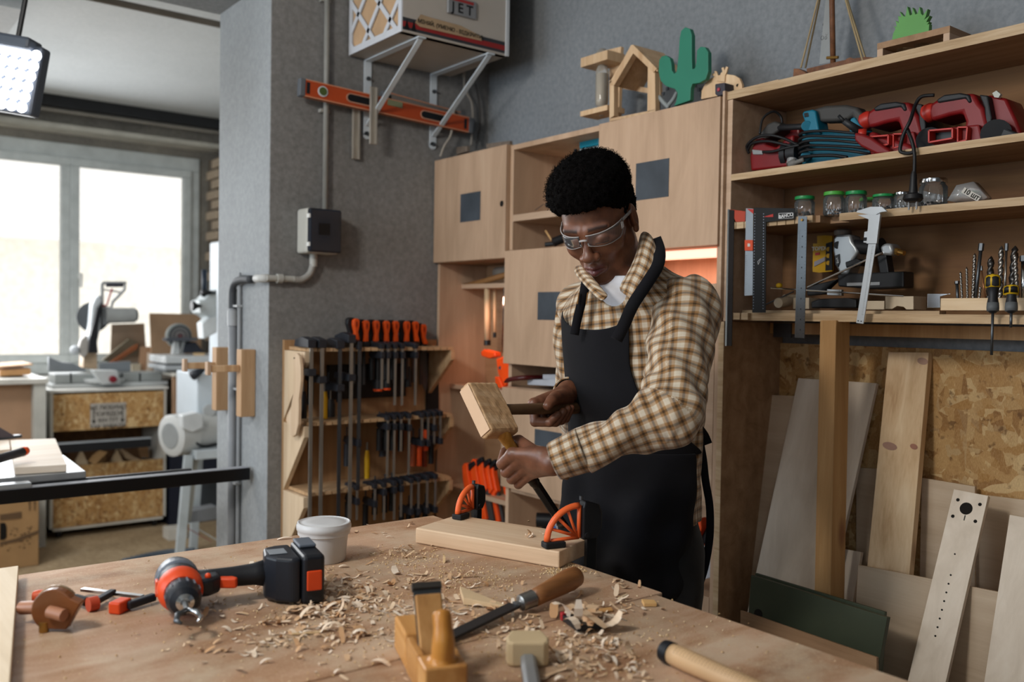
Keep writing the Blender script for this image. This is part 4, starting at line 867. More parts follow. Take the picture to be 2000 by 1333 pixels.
# lower open shelf behind the chisel
zl = .518
t = thing('black_pot', 'black round pot on the low open shelf behind the chisel', 'pot', (2.06, X(1060,1020,2.06).y, .7)); q = X(1055, 1018, 2.05)
M().cyl(q+Vector((0,.02,0)), q+Vector((.05,-.03,0)), .026, 20).build('body', BLACK, t, smooth=True, sharp=40)
M().tube([q+Vector((.02,0,-.02)), Vector((q.x+.02, q.y, .519))], .01, 8).build('stem', BLACK, t)
t = thing('glass_bottle', 'clear bottle with a blue cap on the low open shelf behind the chisel', 'bottle', (2.08, X(1095,1020,2.06).y, .519)); q = X(1094, 1010, 2.08)
M().lathe([(.03,0),(.031,.01),(.031,.10),(.028,q.z-.519),(.02,q.z-.50)], (q.x, q.y, .519), (0,0,1), 20).build('glass', thin('clear_bottle', .35, (.75,.8,.85), .03), t, smooth=True)
M().cyl((q.x-.033, q.y, X(1080,1033,2.05).z), (q.x-.028, q.y, X(1080,1033,2.05).z), .012, 14).build('blue_cap', plain('2a6dc0', .4), t)
# lower right interior of the tall cabinet
t = thing('blister_pack', 'clear blister pack with a barcode label on the low shelf behind the apron strap', 'packaging', X(1360, 1145, 2.03))
PX(M(), [(1336,1135),(1342,1085),(1372,1068),(1392,1064),(1392,1128),(1350,1140)], 2.03, .012).build('card', plain('b9bcc4', .35), t, bevel=.002)
m = M()
for k in range(6): PX(m, [(1351,1091+k*5.2),(1369,1085+k*5.2),(1369,1088+k*5.2),(1351,1094+k*5.2)], 2.0285, .001)
m.build('barcode', INK, t, kind='stuff')
t = thing('orange_tool', 'orange and black tool standing in the dark cabinet behind the apron strap', 'tool', X(1360, 1070, 2.1)); PX(M(), [(1356,1015),(1368,1012),(1370,1035),(1362,1050),(1366,1068),(1353,1075),(1355,1045)], 2.1, .03).build('body', ORANGE, t, bevel=.004); PX(M(), [(1364,1035),(1390,1030),(1392,1066),(1364,1062)], 2.12, .05).build('case', BLACK, t, bevel=.004)
# things in the corner niche
t = thing('rolled_hose', 'tan sanding roll lying on the top shelf of the corner niche', 'roll', (2.15, 2.9, ZN1)); M().tube([ON(0,906,558,2.12), ON(0,945,550,2.12), ON(0,992,536,2.12)], [.008,.011,.012], 12).build('roll', plain('8a6238', .7, bump=.4), t, smooth=True); M().tube([ON(0,970,533,2.16), ON(0,996,530,2.16)], .022, 14).build('end_roll', plain('8f857a', .7), t, smooth=True)
for i, (u, w_, vb, lab) in enumerate(((952,15,675,'wooden handled hammer handle hanging in the corner niche, the wide front one'),(966,8,660,'thin wooden handle hanging behind the wide one in the corner niche'))):
    t = thing('hanging_handle', lab, 'tool', ON(0, u, 600, 2.14)); xx = 2.13+.03*i
    M().tube([ON(0,u,563,xx), ON(0,u,vb-10,xx)], w_*.5*.00165, 12).build('handle', W_pine, t, smooth=True); M().tube([ON(0,u,vb-10,xx), ON(0,u,vb,xx)], w_*.56*.00165, 12).build('ferrule', BLACKM, t)
ORL = plain('e8501a', .35)
t = thing('quick_clamp', 'orange quick release clamp hanging under the top shelf of the corner niche', 'clamp', ON(0, 975, 700, 2.1))
M().bar(ON(0,985,562,2.09), ON(0,981,690,2.09), .006, .004, (1,0,0)).build('bar', CHROME, t); M().bar(ON(0,989,562,2.11), ON(0,989,695,2.11), .006, .004, (1,0,0)).build('bar', CHROME, t)
PX(M(), [(938,688),(944,683),(966,688),(968,697),(955,701),(940,696)], 2.07, .03).build('lever', ORL, t, bevel=.004)
PX(M(), [(968,702),(980,697),(994,700),(996,740),(985,756),(972,730)], 2.07, .03).build('grip', ORL, t, bevel=.006, seg=3)
M().cyl(ON(0,977,719,2.068), ON(0,977,719,2.072), .007, 14).build('opening', PLATE, t)
PX(M(), [(966,736),(974,738),(982,758),(968,758)], 2.065, .03).build('lower_jaw', ORL, t, bevel=.003)
for i, (u0, v0) in enumerate(((908,905),(924,897),(938,900),(949,902),(958,905),(986,915))):
    t = thing('trigger_clamp', ['leftmost orange clamp handle hanging low in the corner niche','second orange clamp handle from the left in the corner niche, the tallest','third orange clamp handle from the left in the corner niche','fourth orange clamp handle from the left in the corner niche','fifth orange clamp handle in the corner niche','orange clamp handle at the right end of the low row'][i], 'clamp', X(u0, v0+60, 2.05), 0, 'orange clamps in the corner niche')
    PX(M(), [(u0-6,v0+6),(u0-2,v0),(u0+4,v0+2),(u0+6,v0+25),(u0+12,v0+55),(u0+6,v0+64),(u0-2,v0+50),(u0-5,v0+30)], 2.03+.012*i, .022).build('grip', ORL, t, bevel=.004)
    PX(M(), [(u0+6,v0+50),(u0+14,v0+54),(u0+26,v0+118),(u0+14,v0+120)], 2.04+.012*i, .012).build('body', ORL if i % 2 else GRYT, t, bevel=.002)
    PX(M(), [(u0+2,v0+4),(u0+16,v0-4),(u0+18,v0+4),(u0+6,v0+16)], 2.035+.012*i, .014).build('head', BLACK, t, bevel=.002)
# ================================================================ things on the grey back wall
CRM = plain('a8a095', .5, 0, .05); WHB = plain('c3c7cb', .45, 0, .05)
def yplane(u, v, y): return Y(u, v, y)
# --- air filter box: front face on plane y=yf
yf = 2.52
_a = (Y(785, 58.6, yf).z+Y(991, 112.5, yf).z)/2
yf = yf*(YB-.012)/Z(678, 108, _a).y
A0 = Y(785, 58.6, yf); A1 = Y(991, 112.5, yf); zb_ = (A0.z+A1.z)/2; H = .42
# depth from the left bottom edge (678,108)-(785,58)
Q = Z(678, 108, zb_); yb = min(YB-.004, Q.y)
t = thing('air_filter', 'white boxed air filter unit on wall brackets with a lattice fronted pleated filter', 'air filter', (A0.x, (yf+yb)/2, zb_))
M().box((A0.x, yf+.001, zb_), (A1.x, yb, zb_+.004)).build('bottom_panel', CRM, t, bevel=.001)
M().box((A0.x+.03, yf+.03, zb_+.02), (A1.x-.002, yb-.002, zb_+H)).build('case', CRM, t, bevel=.002)
fp = M().box((A0.x+.001, yf, zb_), (A1.x, yf+.0299, zb_+H)).build('front_panel', plain('b1aaa2', .45, 0, .04), t, bevel=.003)
M().box((A1.x-.012, yf-.006, zb_-.001), (A1.x+.003, yf-.0001, zb_+H)).build('corner_trim', WHB, t, bevel=.001)
# side filter with diagonal lattice (plane x=A0.x)
M().box((A0.x+.012, yf+.012, zb_+.012), (A0.x+.016, yb-.012, zb_+H)).build('filter_medium', plain('c0a486', .8, bump=.3), t)
m = M(); n = 34
for i in range(n):
    y_ = yf+.02+(yb-yf-.04)*i/n; m.add([(A0.x+.012, y_, zb_+.012), (A0.x+.003, y_+.006, zb_+.012), (A0.x+.012, y_+.012, zb_+.012), (A0.x+.012, y_, zb_+H), (A0.x+.003, y_+.006, zb_+H), (A0.x+.012, y_+.012, zb_+H)], [(0,3,4,1),(1,4,5,2)])
m.build('pleats', plain('b99c7c', .8), t, kind='stuff')
WF = plain('c6c9cf', .5, 0, .04)
m = M().box((A0.x-.003, yf, zb_), (A0.x+.004, yf+.022, zb_+H)).box((A0.x-.003, yb-.022, zb_), (A0.x+.004, yb, zb_+H)).box((A0.x-.003, yf+.022, zb_), (A0.x+.004, yb-.022, zb_+.024))
m.build('filter_frame', WF, t, bevel=.001)
a45 = .155
def clipbar(y0, z0, y1, z1):
    lo, hi, zl, zh = yf+.012, yb-.012, zb_+.012, zb_+H
    P0 = [y0, z0]; P1 = [y1, z1]; t0, t1 = 0, 1; dy = y1-y0; dz = z1-z0
    for p, q in ((-dy, y0-lo), (dy, hi-y0), (-dz, z0-zl), (dz, zh-z0)):
        if p == 0: continue
        r = q/p
        if p < 0: t0 = max(t0, r)
        else: t1 = min(t1, r)
    if t0 < t1-.02: M().bar((A0.x-.001, y0+dy*t0, z0+dz*t0), (A0.x-.001, y0+dy*t1, z0+dz*t1), .018, .005, (1,0,0)).build('lattice_bar', WF, t)
for k in range(-1, 5): clipbar(yf+a45*k, zb_-.02, yf+a45*k+.62, zb_+.60)
for k in range(1, 8): clipbar(yf+a45*k, zb_-.02, yf+a45*k-.62, zb_+.60)
# stripe and badge and tape on the front
def fq(u, v): return Y(u, v, yf)
m = M(); za = fq(785, 40).z-zb_; zc_ = za
M().box((A0.x+.002, yf-.0012, zb_+.008), (A1.x-.014, yf-.0002, zb_+.050)).build('dark_stripe', plain('34353a', .5), fp)
M().box((A0.x+.002, yf-.002, zb_+.018), (A1.x-.014, yf-.0013, zb_+.036)).build('red_stripe', plain('8f2726', .5), fp)
for k in range(2): M().add([(A0.x+.008+k*.028, yf-.0025, zb_+.010), (A0.x+.028+k*.028, yf-.0025, zb_+.010), (A0.x+.018+k*.028, yf-.0025, zb_+.046)], [(0,1,2)]).build('warning_triangle', BLACKM, fp)
b0 = fq(872, 0); b1 = fq(928, 38); zB = fq(900, 32).z
bx0, bx1 = fq(872, 10).x, fq(928, 22).x
bg = M().box((bx0, yf-.010, fq(900,33).z), (bx1, yf-.0001, fq(900,-2).z)).build('badge', plain('8d8f92', .4, .3), fp, bevel=.004, seg=3)
text('J E T', .048, frame(((bx0+bx1)/2, yf-.0105, fq(900,19.5).z), (1,0,0), (0,-1,0)), BLACKM, bg, bold=.0009, sx=1.0)
M().box((bx0+.012, yf-.0112, fq(900,6.5).z), (bx1-.014, yf-.0101, fq(900,1).z)).build('red_bar', plain('963030', .5), bg)
tp = [(812,44),(822,29),(940,70),(934,81),(815,52)]
m = M(); PYp(m, [(811,44),(822,28),(841,34),(900,50),(939,70),(941,80),(880,66),(820,52)], yf-.004, .0015); tpm = m.build('masking_tape', plain('a58d70', .8, bump=.3), fp)
ta = Y(826, 43, yf-.0045); tb = Y(935, 72, yf-.0045)
text('МІНЯЙ. (УМЕНЮ - ВІДКРИТИ)', .019, frame((ta+tb)/2, tb-ta, (0,-1,0)), INK, tpm, bold=.0003)
# --- brackets
def bracket(u_, utop, label):
    t = thing('shelf_bracket', label, 'bracket', Y(u_, 260, YB), 0, 'white steel wall brackets')
    xx = Y(u_, 200, YB-.01).x; z0 = Y(u_, 292 if u_ > 800 else 272, YB-.01).z
    r = .0125*1.2
    o = M().box((xx-r, YB-.006, z0+r), (xx+r, YB-.001, zb_-.001)).cyl((xx, YB-.006, z0+r), (xx, YB-.001, z0+r), r, 20); o.build('upright', WHITEM, t)
    M().box((xx-r, yf+.0, zb_-.006), (xx+r, YB-.007, zb_-.001)).build('arm', WHITEM, t)
    M().bar((xx, yf+.015, zb_-.008), (xx, YB-.010, z0+.052), .020, .005, (0,0,1)).build('brace', WHITEM, t)
    for zz in (z0+.02, zb_-.07): M().cyl((xx, YB-.02, zz), (xx, YB-.006, zz), .005, 10).cyl((xx, YB-.011, zz), (xx, YB-.0061, zz), .008, 6).build('bolt', STEELD, t)
    return xx, z0
bx_1 = bracket(719, 0, 'left white steel bracket under the air filter'); bx_2 = bracket(848, 0, 'right white steel bracket under the air filter')
# --- spirit level (orange), lies on the brace arms, slopes down to the right in the photo
yl = YB-.055
E0, E1 = Y(588, 168, yl), Y(935, 245, yl)
def level(name, label, y0, u0, v0, u1, v1, hgt, matb, t_=.022):
    a = Y(u0, v0, y0); b = Y(u1, v1, y0); Mx = frame(a, b-a, (0,0,1)); L = (b-a).length
    t = thing(name, label, 'spirit level', rot=Mx)
    def q(): return M(Mx)
    h = hgt
    q().box((.02, -t_/2, -h), (L-.02, t_/2, -.0)).build('beam', matb, t, bevel=.002)
    for s_, nm in ((0, 'flange'), (-h+.004, 'flange')): q().box((.02, -t_/2-.002, s_-.004), (L-.02, t_/2+.002, s_)).build(nm, plain('c98a6a', .4), t, bevel=.001)
    for e_ in (0, L-.022): q().box((e_, -t_/2-.003, -h-.001), (e_+.022, t_/2+.003, .001)).build('end_cap', plain('5d6166', .5), t, bevel=.004)
    for e_ in (.026, L-.045): q().box((e_, -t_/2-.0015, -h+.012), (e_+.012, -t_/2-.0001, -.010)).build('end_mark', BLACK, t)
    return t, q, L, h, t_
OR2 = plain('a8431c', .4, 0, .1)
t, q, L, h, t_ = level('spirit_level', 'orange spirit level resting across the bracket braces below the air filter, the longer one', yl, 584, 153, 922, 232, .062, OR2)
y0 = -t_/2
q().cyl((.088, y0-.004, -h/2), (.088, y0-.0001, -h/2), .019, 24).build('vial_ring', WHITEM, t); q().cyl((.088, y0-.0055, -h/2), (.088, y0-.0041, -h/2), .015, 24).build('vial', plain('4a5a2c', .3), t)
for xc in (.20, L-.235):
    m = q(); m.prism([(xc+.02+x_, z_) for x_, z_ in []] or ([(xc+.018*math.cos(math.radians(a)), -h/2+.017*math.sin(math.radians(a))) for a in range(90, 271, 15)]+[(xc+.085+.018*math.cos(math.radians(a)), -h/2+.017*math.sin(math.radians(a))) for a in range(-90, 91, 15)]), (0, y0-.001, 0), (1,0,0), (0,0,1), (0,-.003,0)); m.build('hand_hole_rim', plain('b98a72', .5), t)
    m = q(); m.prism(([(xc+.014*math.cos(math.radians(a)), -h/2+.013*math.sin(math.radians(a))) for a in range(90, 271, 15)]+[(xc+.085+.014*math.cos(math.radians(a)), -h/2+.013*math.sin(math.radians(a))) for a in range(-90, 91, 15)]), (0, y0-.0041, 0), (1,0,0), (0,0,1), (0,-.0008,0)); m.build('hand_hole', BLACKM, t)
q().box((L*.47, y0-.003, -.026), (L*.47+.065, y0-.0001, -.004)).build('centre_vial', plain('7a7f62', .3), t)
for xx_ in (L*.2,): pass
t, q, L, h, t_ = level('spirit_level', 'dull cream levelling bar lying behind the orange level', yl+.028, 745, 178, 905, 222, .05, plain('77706a', .5))
text('STABILA', .02, q().X @ frame((L*.3, -t_/2-.003, -.02), (1,0,0), (0,-1,0)), INK, t) if 0 else None
t, q, L, h, t_ = level('spirit_level', 'short dark orange level at the right, behind the cables', yl+.03, 852, 212, 926, 234, .055, OR2)
def strip(u, v0, v1, y_, w_, label):
    a = Y(u, v0, y_); b = Y(u, v1, y_); t = thing('guide_rail', label, 'rail', b, 0, 'aluminium guide rails')
    x = a.x; M().box((x-w_/2, y_, b.z), (x+w_/2, y_+.006, a.z)).build('rail', plain('a39c90', .45, .3, .15), t, bevel=.001)
    for s in (-.5, .2): M().box((x+w_*s, y_-.003, b.z+.001), (x+w_*s+w_*.18, y_-.0001, a.z-.001)).build('ridge', plain('b5afa5', .4, .4), t)
strip(697, 196, 311, YB-.02, .034, 'aluminium rail hanging on the wall, the lower left one'); strip(731, 170, 282, yl-.03, .032, 'aluminium rail hanging in front of the orange level')
# --- cables near the right bracket
for i, (p, lab) in enumerate(((((888,200),(884,240),(880,265),(868,285),(860,306)), 'thin white cable curling down behind the right bracket'), (((905,150),(910,120),(907,170),(921,200),(923,240),(920,284)), 'thin white cable hanging straight down at the end of the level'), (((928,165),(935,200),(937,240),(931,280)), 'thin dark cable hanging near the wall corner'))):
    t = thing('cable', lab, 'cable', Y(p[-1][0], p[-1][1], YB-.03)); M().tube(smooth_path([Y(u, v, YB-.03-.02*(i == 0)) for u, v in p]), .0045, 8).build('sheath', plain(['a39b90','8f8981','3a3836'][i], .6), t, smooth=True)
# --- conduit and breaker box
BXW = plain('b8b6ae', .5, 0, .04)
f0, f1 = Y(605, 404, YB-.11), Y(668, 497, YB-.11)
t = thing('breaker_box', 'small white breaker box with a smoked lid on the grey wall', 'electrical box', ((f0.x+f1.x)/2, YB, f1.z))
M().box((f0.x, YB-.085, f1.z), (f1.x, YB-.001, f0.z)).build('box', BXW, t, bevel=.010, seg=3)
ld = M().box((f0.x+.001, YB-.11, f1.z+.003), (f1.x-.001, YB-.0855, f0.z-.002)).build('smoked_lid', plain('23262e', .12, 0, .15), t, bevel=.008, seg=3)
M().box((f0.x+.035, YB-.1112, (f0.z+f1.z)/2-.015), (f0.x+.078, YB-.1101, (f0.z+f1.z)/2+.026)).build('breaker_window', BLACKM, ld)
for zz in (f0.z-.03, f1.z+.03): M().box((f0.x-.001, YB-.108, zz-.007), (f0.x+.006, YB-.088, zz+.007)).build('hinge', WHITE, t)
CND = plain('85847f', .5); CNW = plain('adaca6', .5)
xk = Y(637, 200, YB-.02).x
t = thing('conduit', 'grey conduit pipe running down the wall into the top of the breaker box', 'pipe', (xk, YB, f0.z))
M().tube([(xk, YB-.02, 2.842), (xk, YB-.02, f0.z-.003)], .0105, 12).build('pipe', CND, t, smooth=True)
for v in (0, 217): zz = Y(637, v, YB-.02).z; M().box((xk-.022, YB-.022, zz-.006), (xk+.014, YB-.0005, zz+.006)).build('clip', plain('9a9994', .5), t)
xk2 = Y(612, 520, YB-.025).x; zz = Y(560, 545, YB-.025).z
t = thing('conduit', 'pale conduit bending from under the breaker box around the pillar edge', 'pipe', (xk2, YB, zz))
g = smooth_path([(xk2, YB-.025, f1.z+.002), (xk2, YB-.025, zz+.07), (xk2-.012, YB-.025, zz+.025), (xk2-.045, YB-.025, zz), (xk2-.08, YB-.025, zz)], 6)
M().tube(g, .0125, 12).build('bend', plain('93918c', .5), t, smooth=True)
M().tube([(xk2-.08, YB-.025, zz), (xp+.03, YB-.025, zz), (xp-.02, YB-.026, zz)], .0115, 12).tube([(xk2-.12, YB-.025, zz), (xk2-.14, YB-.025, zz)], .017, 12).build('straight_pipe', CNW, t, smooth=True, sharp=50)
M().tube([(xk2, YB-.025, f1.z+.0), (xk2, YB-.025, f1.z-.045)], .0145, 12).build('sleeve', CNW, t, smooth=True, sharp=50)
M().tube([(xp-.018, YB-.026, zz), (xp-.024, YB+.06, zz)], .0145, 12).build('corrugated_sleeve', plain('b5b5b2', .6, bump=.6), t, smooth=True)
def PPx(u, v, dx=.02): return X(u, v, xp-dx)
t = thing('conduit', 'dark flexible conduit curving down the pillar from the pale sleeve', 'pipe', PPx(455, 600))
M().tube(smooth_path([PPx(490,546),(PPx(474,546)), PPx(461,552), PPx(455,566), PPx(454,585), PPx(454,605)], 5), .015, 12).build('flexible_hose', plain('3d4044', .6), t, smooth=True)
zz0 = PPx(457, 640).z; yy = PPx(457,640).y
M().tube([PPx(455,603), (xp-.02, yy, 0.02)], .0165, 12).build('pipe', plain('83868a', .5), t, smooth=True)
M().tube([PPx(455,607), PPx(455,637)], .021, 12).build('sleeve', plain('9a9da0', .5), t, smooth=True, sharp=50)
t = thing('conduit', 'thin grey conduit beside the thicker pipe on the pillar', 'pipe', PPx(466, 600, .01)); y3 = PPx(467,700,.01).y
M().tube(smooth_path([PPx(482,549,.01), PPx(471,553,.01), PPx(466,566,.01), (xp-.01, y3, PPx(466,600,.01).z), (xp-.01, y3, .02)], 5), .0075, 10).build('pipe', plain('8f9295', .5), t, smooth=True)
for v in (598, 760, 945):
    q = PPx(460, v); M().box((xp-.024, y3-.01, q.z-.004), (xp-.001, yy+.02, q.z+.004)).build('clip', plain('a9acae', .5), t)
# --- two wooden hooks on the pillar
HW = wood('hook_plywood', 'a57d58', 'be9973', 'd6b692', 'Z', 1.4)
for i, (u0, u1, v0, v1, vp, lab) in enumerate(((419,433,678,800,716,'left wooden T shaped hook mounted on the pillar side'),(466,483,682,812,722,'right wooden T shaped hook mounted on the pillar side'))):
    a = X(u0, v0, xp-.07); b = X(u1, v1, xp-.02); 
    yy0 = X((u0+u1)/2, v0, xp-.04).y; t = thing('wall_hook', lab, 'hook', (xp-.03, yy0, b.z), 0, 'wooden hooks on the pillar')
    zt, zb2 = X(u0, v0, xp-.04).z, X(u0, v1, xp-.04).z
    M().box((xp-.055, yy0-.024, zb2), (xp-.001, yy0+.024, zt)).build('back_plate', HW, t, bevel=.002)
    zp = X(u0, vp, xp-.08).z
    M().box((xp-.16, yy0-.012, zp-.012), (xp-.056, yy0+.012, zp+.012)).build('arm', HW, t, bevel=.002); M().box((xp-.175, yy0-.014, zp-.022), (xp-.161, yy0+.014, zp+.026)).build('stop', W_ply, t, bevel=.002)
# ================================================================ clamp rack
yF = 2.90
rx0 = Y(551, 700).x; rx1 = X(857, 700, 2.0).x
t = thing('clamp_rack', 'plywood clamp rack with three slotted shelves on the grey wall', 'rack', ((rx0+rx1)/2, YB, .6))
RW = wood('rack_plywood', 'a5835e', 'c2a07a', 'd4b692', 'X', 1.2, contrast=.6)
M().box((rx0, YB-.018, .45), (rx1-.004, YB-.001, Y(551,664).z)).build('back_board', wood('rack_back', '8d6a47', 'a8835d', 'b8946c', 'Z', 1.2), t, bevel=.001)
RK = []
fx0 = Y(598, 683, yF).x; fx1 = Y(880, 676, yF).x
for (vl, vr, nm) in ((683, 676, 0), (831, 806, 1), (968, 931, 2)):
    zz = (Y(598, vl, yF).z+Y(868, vr, yF).z)/2; RK.append(zz)
    M().box((rx0+.018, yF+.03, zz-.012), (rx1-.03, YB-.019, zz)).build('shelf', RW, t, bevel=.001)
    xx = rx0+.02
    while xx < rx1-.036:
        w_ = .030; M().box((xx, yF, zz-.012), (xx+w_-.0045, yF+.0299, zz)).build('shelf_finger', RW, t); xx += w_
    for xe, d_ in ((rx0, .018), (rx1-.05, .018)):
        m = M(); D_ = YB-.019-yF
        m.prism([(0, zz-.013), (-D_+.0, zz-.013), (-D_, zz-.05), (0, zz-.26 if xe == rx0 else zz-.20)], (xe, YB-.019, 0), (0,1,0), (0,0,1), (d_,0,0)); m.build('side_bracket', RW if xe > rx0 else wood('rack_side_'+str(nm), 'c0a585', 'd2ba9c', 'ddc8ad', 'Z', 1.2), t, bevel=.001)
# paddle hanging at the left end of the rack
t = thing('wooden_paddle', 'long pale wooden paddle handle hanging at the left end of the clamp rack', 'handle', (rx0-.01, yF+.06, .8))
xpd = rx0-.014
o_ = M(); o_.prism([((Xp.y), (Xp.z)) for Xp in [X(u, v, xpd-.012) for u, v in ((572,700),(574,692),(579,690),(584,696),(587,720),(587,745),(583,780),(583,800),(582,830),(577,850),(571,854),(566,850),(566,835),(558,822),(560,812),(568,795),(573,765),(574,730))]], (xpd-.012, 0, 0), (0,1,0), (0,0,1), (.012,0,0)); o_.build('paddle', wood('paddle_beech', 'c3a789', 'd2b799', 'dcc5aa', 'Z', 1.2), t, bevel=.002)
M().cyl(X(575,700,xpd-.013), X(575,700,xpd-.011), .003, 8).build('hole', HOLE, t)
# clamps
DB = plain('24272e', .45, 0, .12); BARS = plain('8f8d88', .35, .7); BARD = plain('4b4f54', .4, .7)
def fclamp(x, y, zt, zb, zs, label, w_=.010, bar=BARS, head=.075, grp='long bar clamps in the rack', handle=None, hh=.018, mv=True, hd=.016):
    t = thing('bar_clamp', label, 'clamp', (x, y, zb), 0, grp)
    M().box((x-w_/2, y-.003, zb), (x+w_/2, y+.003, zt)).build('bar', bar, t)
    m = M(); m.prism([(0,0),(0,hh),(.5*head,hh*1.35),(head,hh*.9),(head*1.05,.002)], (x-hd/2, y-.006, zt-hh), (0,1,0), (0,0,1), (hd,0,0)); m.build('fixed_jaw', DB, t, bevel=.002)
    if mv:
        m = M(); m.prism([(-.008,-.012),(-.008,.012),(head*.9,.016),(head,-.004),(head*.8,-.012)], (x-hd/2, y-.002, zs), (0,1,0), (0,0,1), (hd,0,0)); m.build('sliding_jaw', DB, t, bevel=.002)
        M().cyl((x, y+head*.82, zs-.012), (x, y+head*.82, zs+.05), .003, 8).build('spindle', BARD, t)
        M().tube([(x, y+head*.82, zs-.013), (x, y+head*.82, zs-.095)], .011, 10).build('handle', handle or DB, t, smooth=True, sharp=40)
    return t
yc = yF-.012
def zy(u, v, y=None): return Y(u, v, yc if y is None else y).z
def xy(u, v, y=None): return Y(u, v, yc if y is None else y).x
for (u, vt, vb, vs, lab, bar, hd) in ((607,664,1012,728,'long silver bar clamp, leftmost in the rack',BARS,.03),(628,664,1012,742,'long silver bar clamp, second from the left in the rack',BARS,.03),(663,666,1012,758,'long dark barred clamp, third from the left in the rack',BARD,.03),(685,655,1015,738,'tallest silver bar clamp with a raised head, fourth from the left',BARS,.03),(701,668,958,866,'dark bar clamp ending at the lowest shelf, right of the tallest one',BARD,.016)):
    fclamp(xy(u, 800), yc, zy(u, vt), zy(u, vb), zy(u, vs), lab, .012, bar, .11, hh=.028, hd=hd)
BLK = plain('111215', .5); 
for i, (u, vb) in enumerate(((758,749),(772,792),(786,792),(812,792),(746,760))):
    fclamp(xy(u, 700), yc, zy(u, 672), zy(u, vb), zy(u, 694), ['short bar clamp on the top shelf with a bright bar','bar clamp hanging mid rack on the top shelf','bar clamp right beside it on the top shelf, slightly tilted look','bar clamp nearest the right end of the top shelf','dark handled clamp left of the bright short one'][i], .008, BARS, .09, 'medium bar clamps on the top shelf', handle=BLK)
for i, (u, vb, vs, has) in enumerate(((757,932,834,1),(770,932,834,1),(783,882,834,1),(799,928,836,1),(824,866,866,1),(836,868,866,0),(848,868,836,0),(860,864,862,0))):
    fclamp(xy(u, 850), yc, zy(u, 812-i*1.2), zy(u, vb), zy(u, vs), 'small bar clamp on the middle shelf, number %s from its left end' % ['one','two','three','four','five','six','seven','eight'][i], .007, BARS, .075, 'small bar clamps on the middle shelf', handle=[BLK, BLK, BLK, BLK, plain('8a3a16', .5), ORANGE, ORANGE, BLK][i])
for i, (u, vb, vs) in enumerate(((697,1016,980),(732,1016,985),(750,1016,962),(770,1016,958),(783,1010,955),(803,1006,1000),(817,1004,1000),(834,1002,998),(850,1000,996))):
    fclamp(xy(u, 990), yc, zy(u, 948-i*2.6), zy(u, vb), zy(u, vs), 'small bar clamp on the lowest shelf, number %s from its left end' % ['one','two','three','four','five','six','seven','eight','nine'][i], .007, BARS, .085, 'small bar clamps on the lowest shelf', handle=BLK)
# orange quick grip handles standing up above the top shelf
for i, (u, v0, l_) in enumerate(((697,621,0),(717,624,-3),(737,624,-3),(757,624,-2),(775,624,-2),(797,624,-3),(814,624,1),(829,629,4))):
    yq_ = yF+.05+.008*i; xx = Y(u, v0, yq_).x; z1 = Y(u, v0, yq_).z; z0 = Y(u, v0+44, yq_).z
    t = thing('trigger_clamp', '%s of the eight orange handled clamps standing up above the rack, counted from the left' % ['first','second','third','fourth','fifth','sixth','seventh','eighth'][i], 'clamp', (xx, yq_, z0), 0, 'orange handled clamps above the rack')
    k = .0011*1.6; lx = l_*.0018
    pts = [(lx-.004,0),(lx+.014,0),(.0075,.03),(.0125,.055),(.012,.072),(.006,.079),(-.006,.079),(-.012,.072),(-.0125,.055),(-.006,.03)]
    M().prism(pts, (xx, yq_, z0), (1,0,0), (0,0,1), (0,.018,0)).build('trigger', plain('cc4a12', .45), t, bevel=.003)
    M().prism([(-.0035,.055),(-.0025,.068),(.0025,.068),(.0035,.055),(0,.045)], (xx, yq_-.0008, z0), (1,0,0), (0,0,1), (0,.001,0)).build('slot', plain('7a1e08', .5), t)
    M().prism([(a*1.45-.010, b*1.05) for a, b in pts], (xx, yq_+.019, z0), (1,0,0), (0,0,1), (0,.022,0)).build('grip', BLACK, t, bevel=.004)
    M().box((xx-.014, yq_-.01, z0-.028), (xx+.010, yq_+.05, z0)).build('head', BLACK, t, bevel=.003)
    M().box((xx-.004, yq_+.02, z0-.16), (xx+.006, yq_+.026, z0-.028)).build('bar', BARD, t)
# tools in pockets behind: screwdrivers, chisels
for i, (u, v0, v1, w_, c, lab) in enumerate(((592,765,818,.014,'202124','black screwdriver handle behind the first long clamps'),(634,765,818,.012,'c99a14','yellow tool handle behind the second long clamp'),(645,780,815,.018,'1b1b1d','dark tool handle behind the dark long clamp'),(717,880,935,.010,'d0a010','yellow handled marker hanging between the tall clamps'),(829,870,912,.011,'8a3310','dark orange wood file handle at the right of the middle shelf'),(738,718,760,.018,'26282c','black chisel handle with an orange end, left of the short clamps'),(755,718,758,.016,'222428','black chisel handle with an orange end, behind the short bright clamp'),(797,716,756,.014,'1a1b1e','thin dark chisel handle behind the right clamps'),(747,855,892,.014,'222327','dark chisel handle under the middle shelf, left one'))):
    y_ = yF+.07; a = Y(u, v0, y_); b = Y(u, v1, y_); t = thing('hand_tool', lab, 'tool', b)
    M().tube([a, a*.7+b*.3, b], [w_*.7, w_, w_*.95], 10).build('handle', plain(c, .5), t, smooth=True, sharp=50)
    M().cyl(a, a+Vector((0,0,.03)), .0035, 8).build('shaft', BARS, t)
    if i in (5, 6): M().tube([b, b+Vector((0,0,-.008))], w_, 10).build('end_ring', ORANGE, t)
t = thing('tool_pouch', 'black magnetic pocket strip across the back of the clamp rack', 'pouch', Y(700, 760, YB-.03)); M().box((Y(640,720,YB-.03).x, YB-.045, Y(700,778,YB-.03).z), (Y(790,720,YB-.03).x, YB-.0195, Y(700,712,YB-.03).z)).build('strip', plain('1c1815', .6), t, bevel=.002)
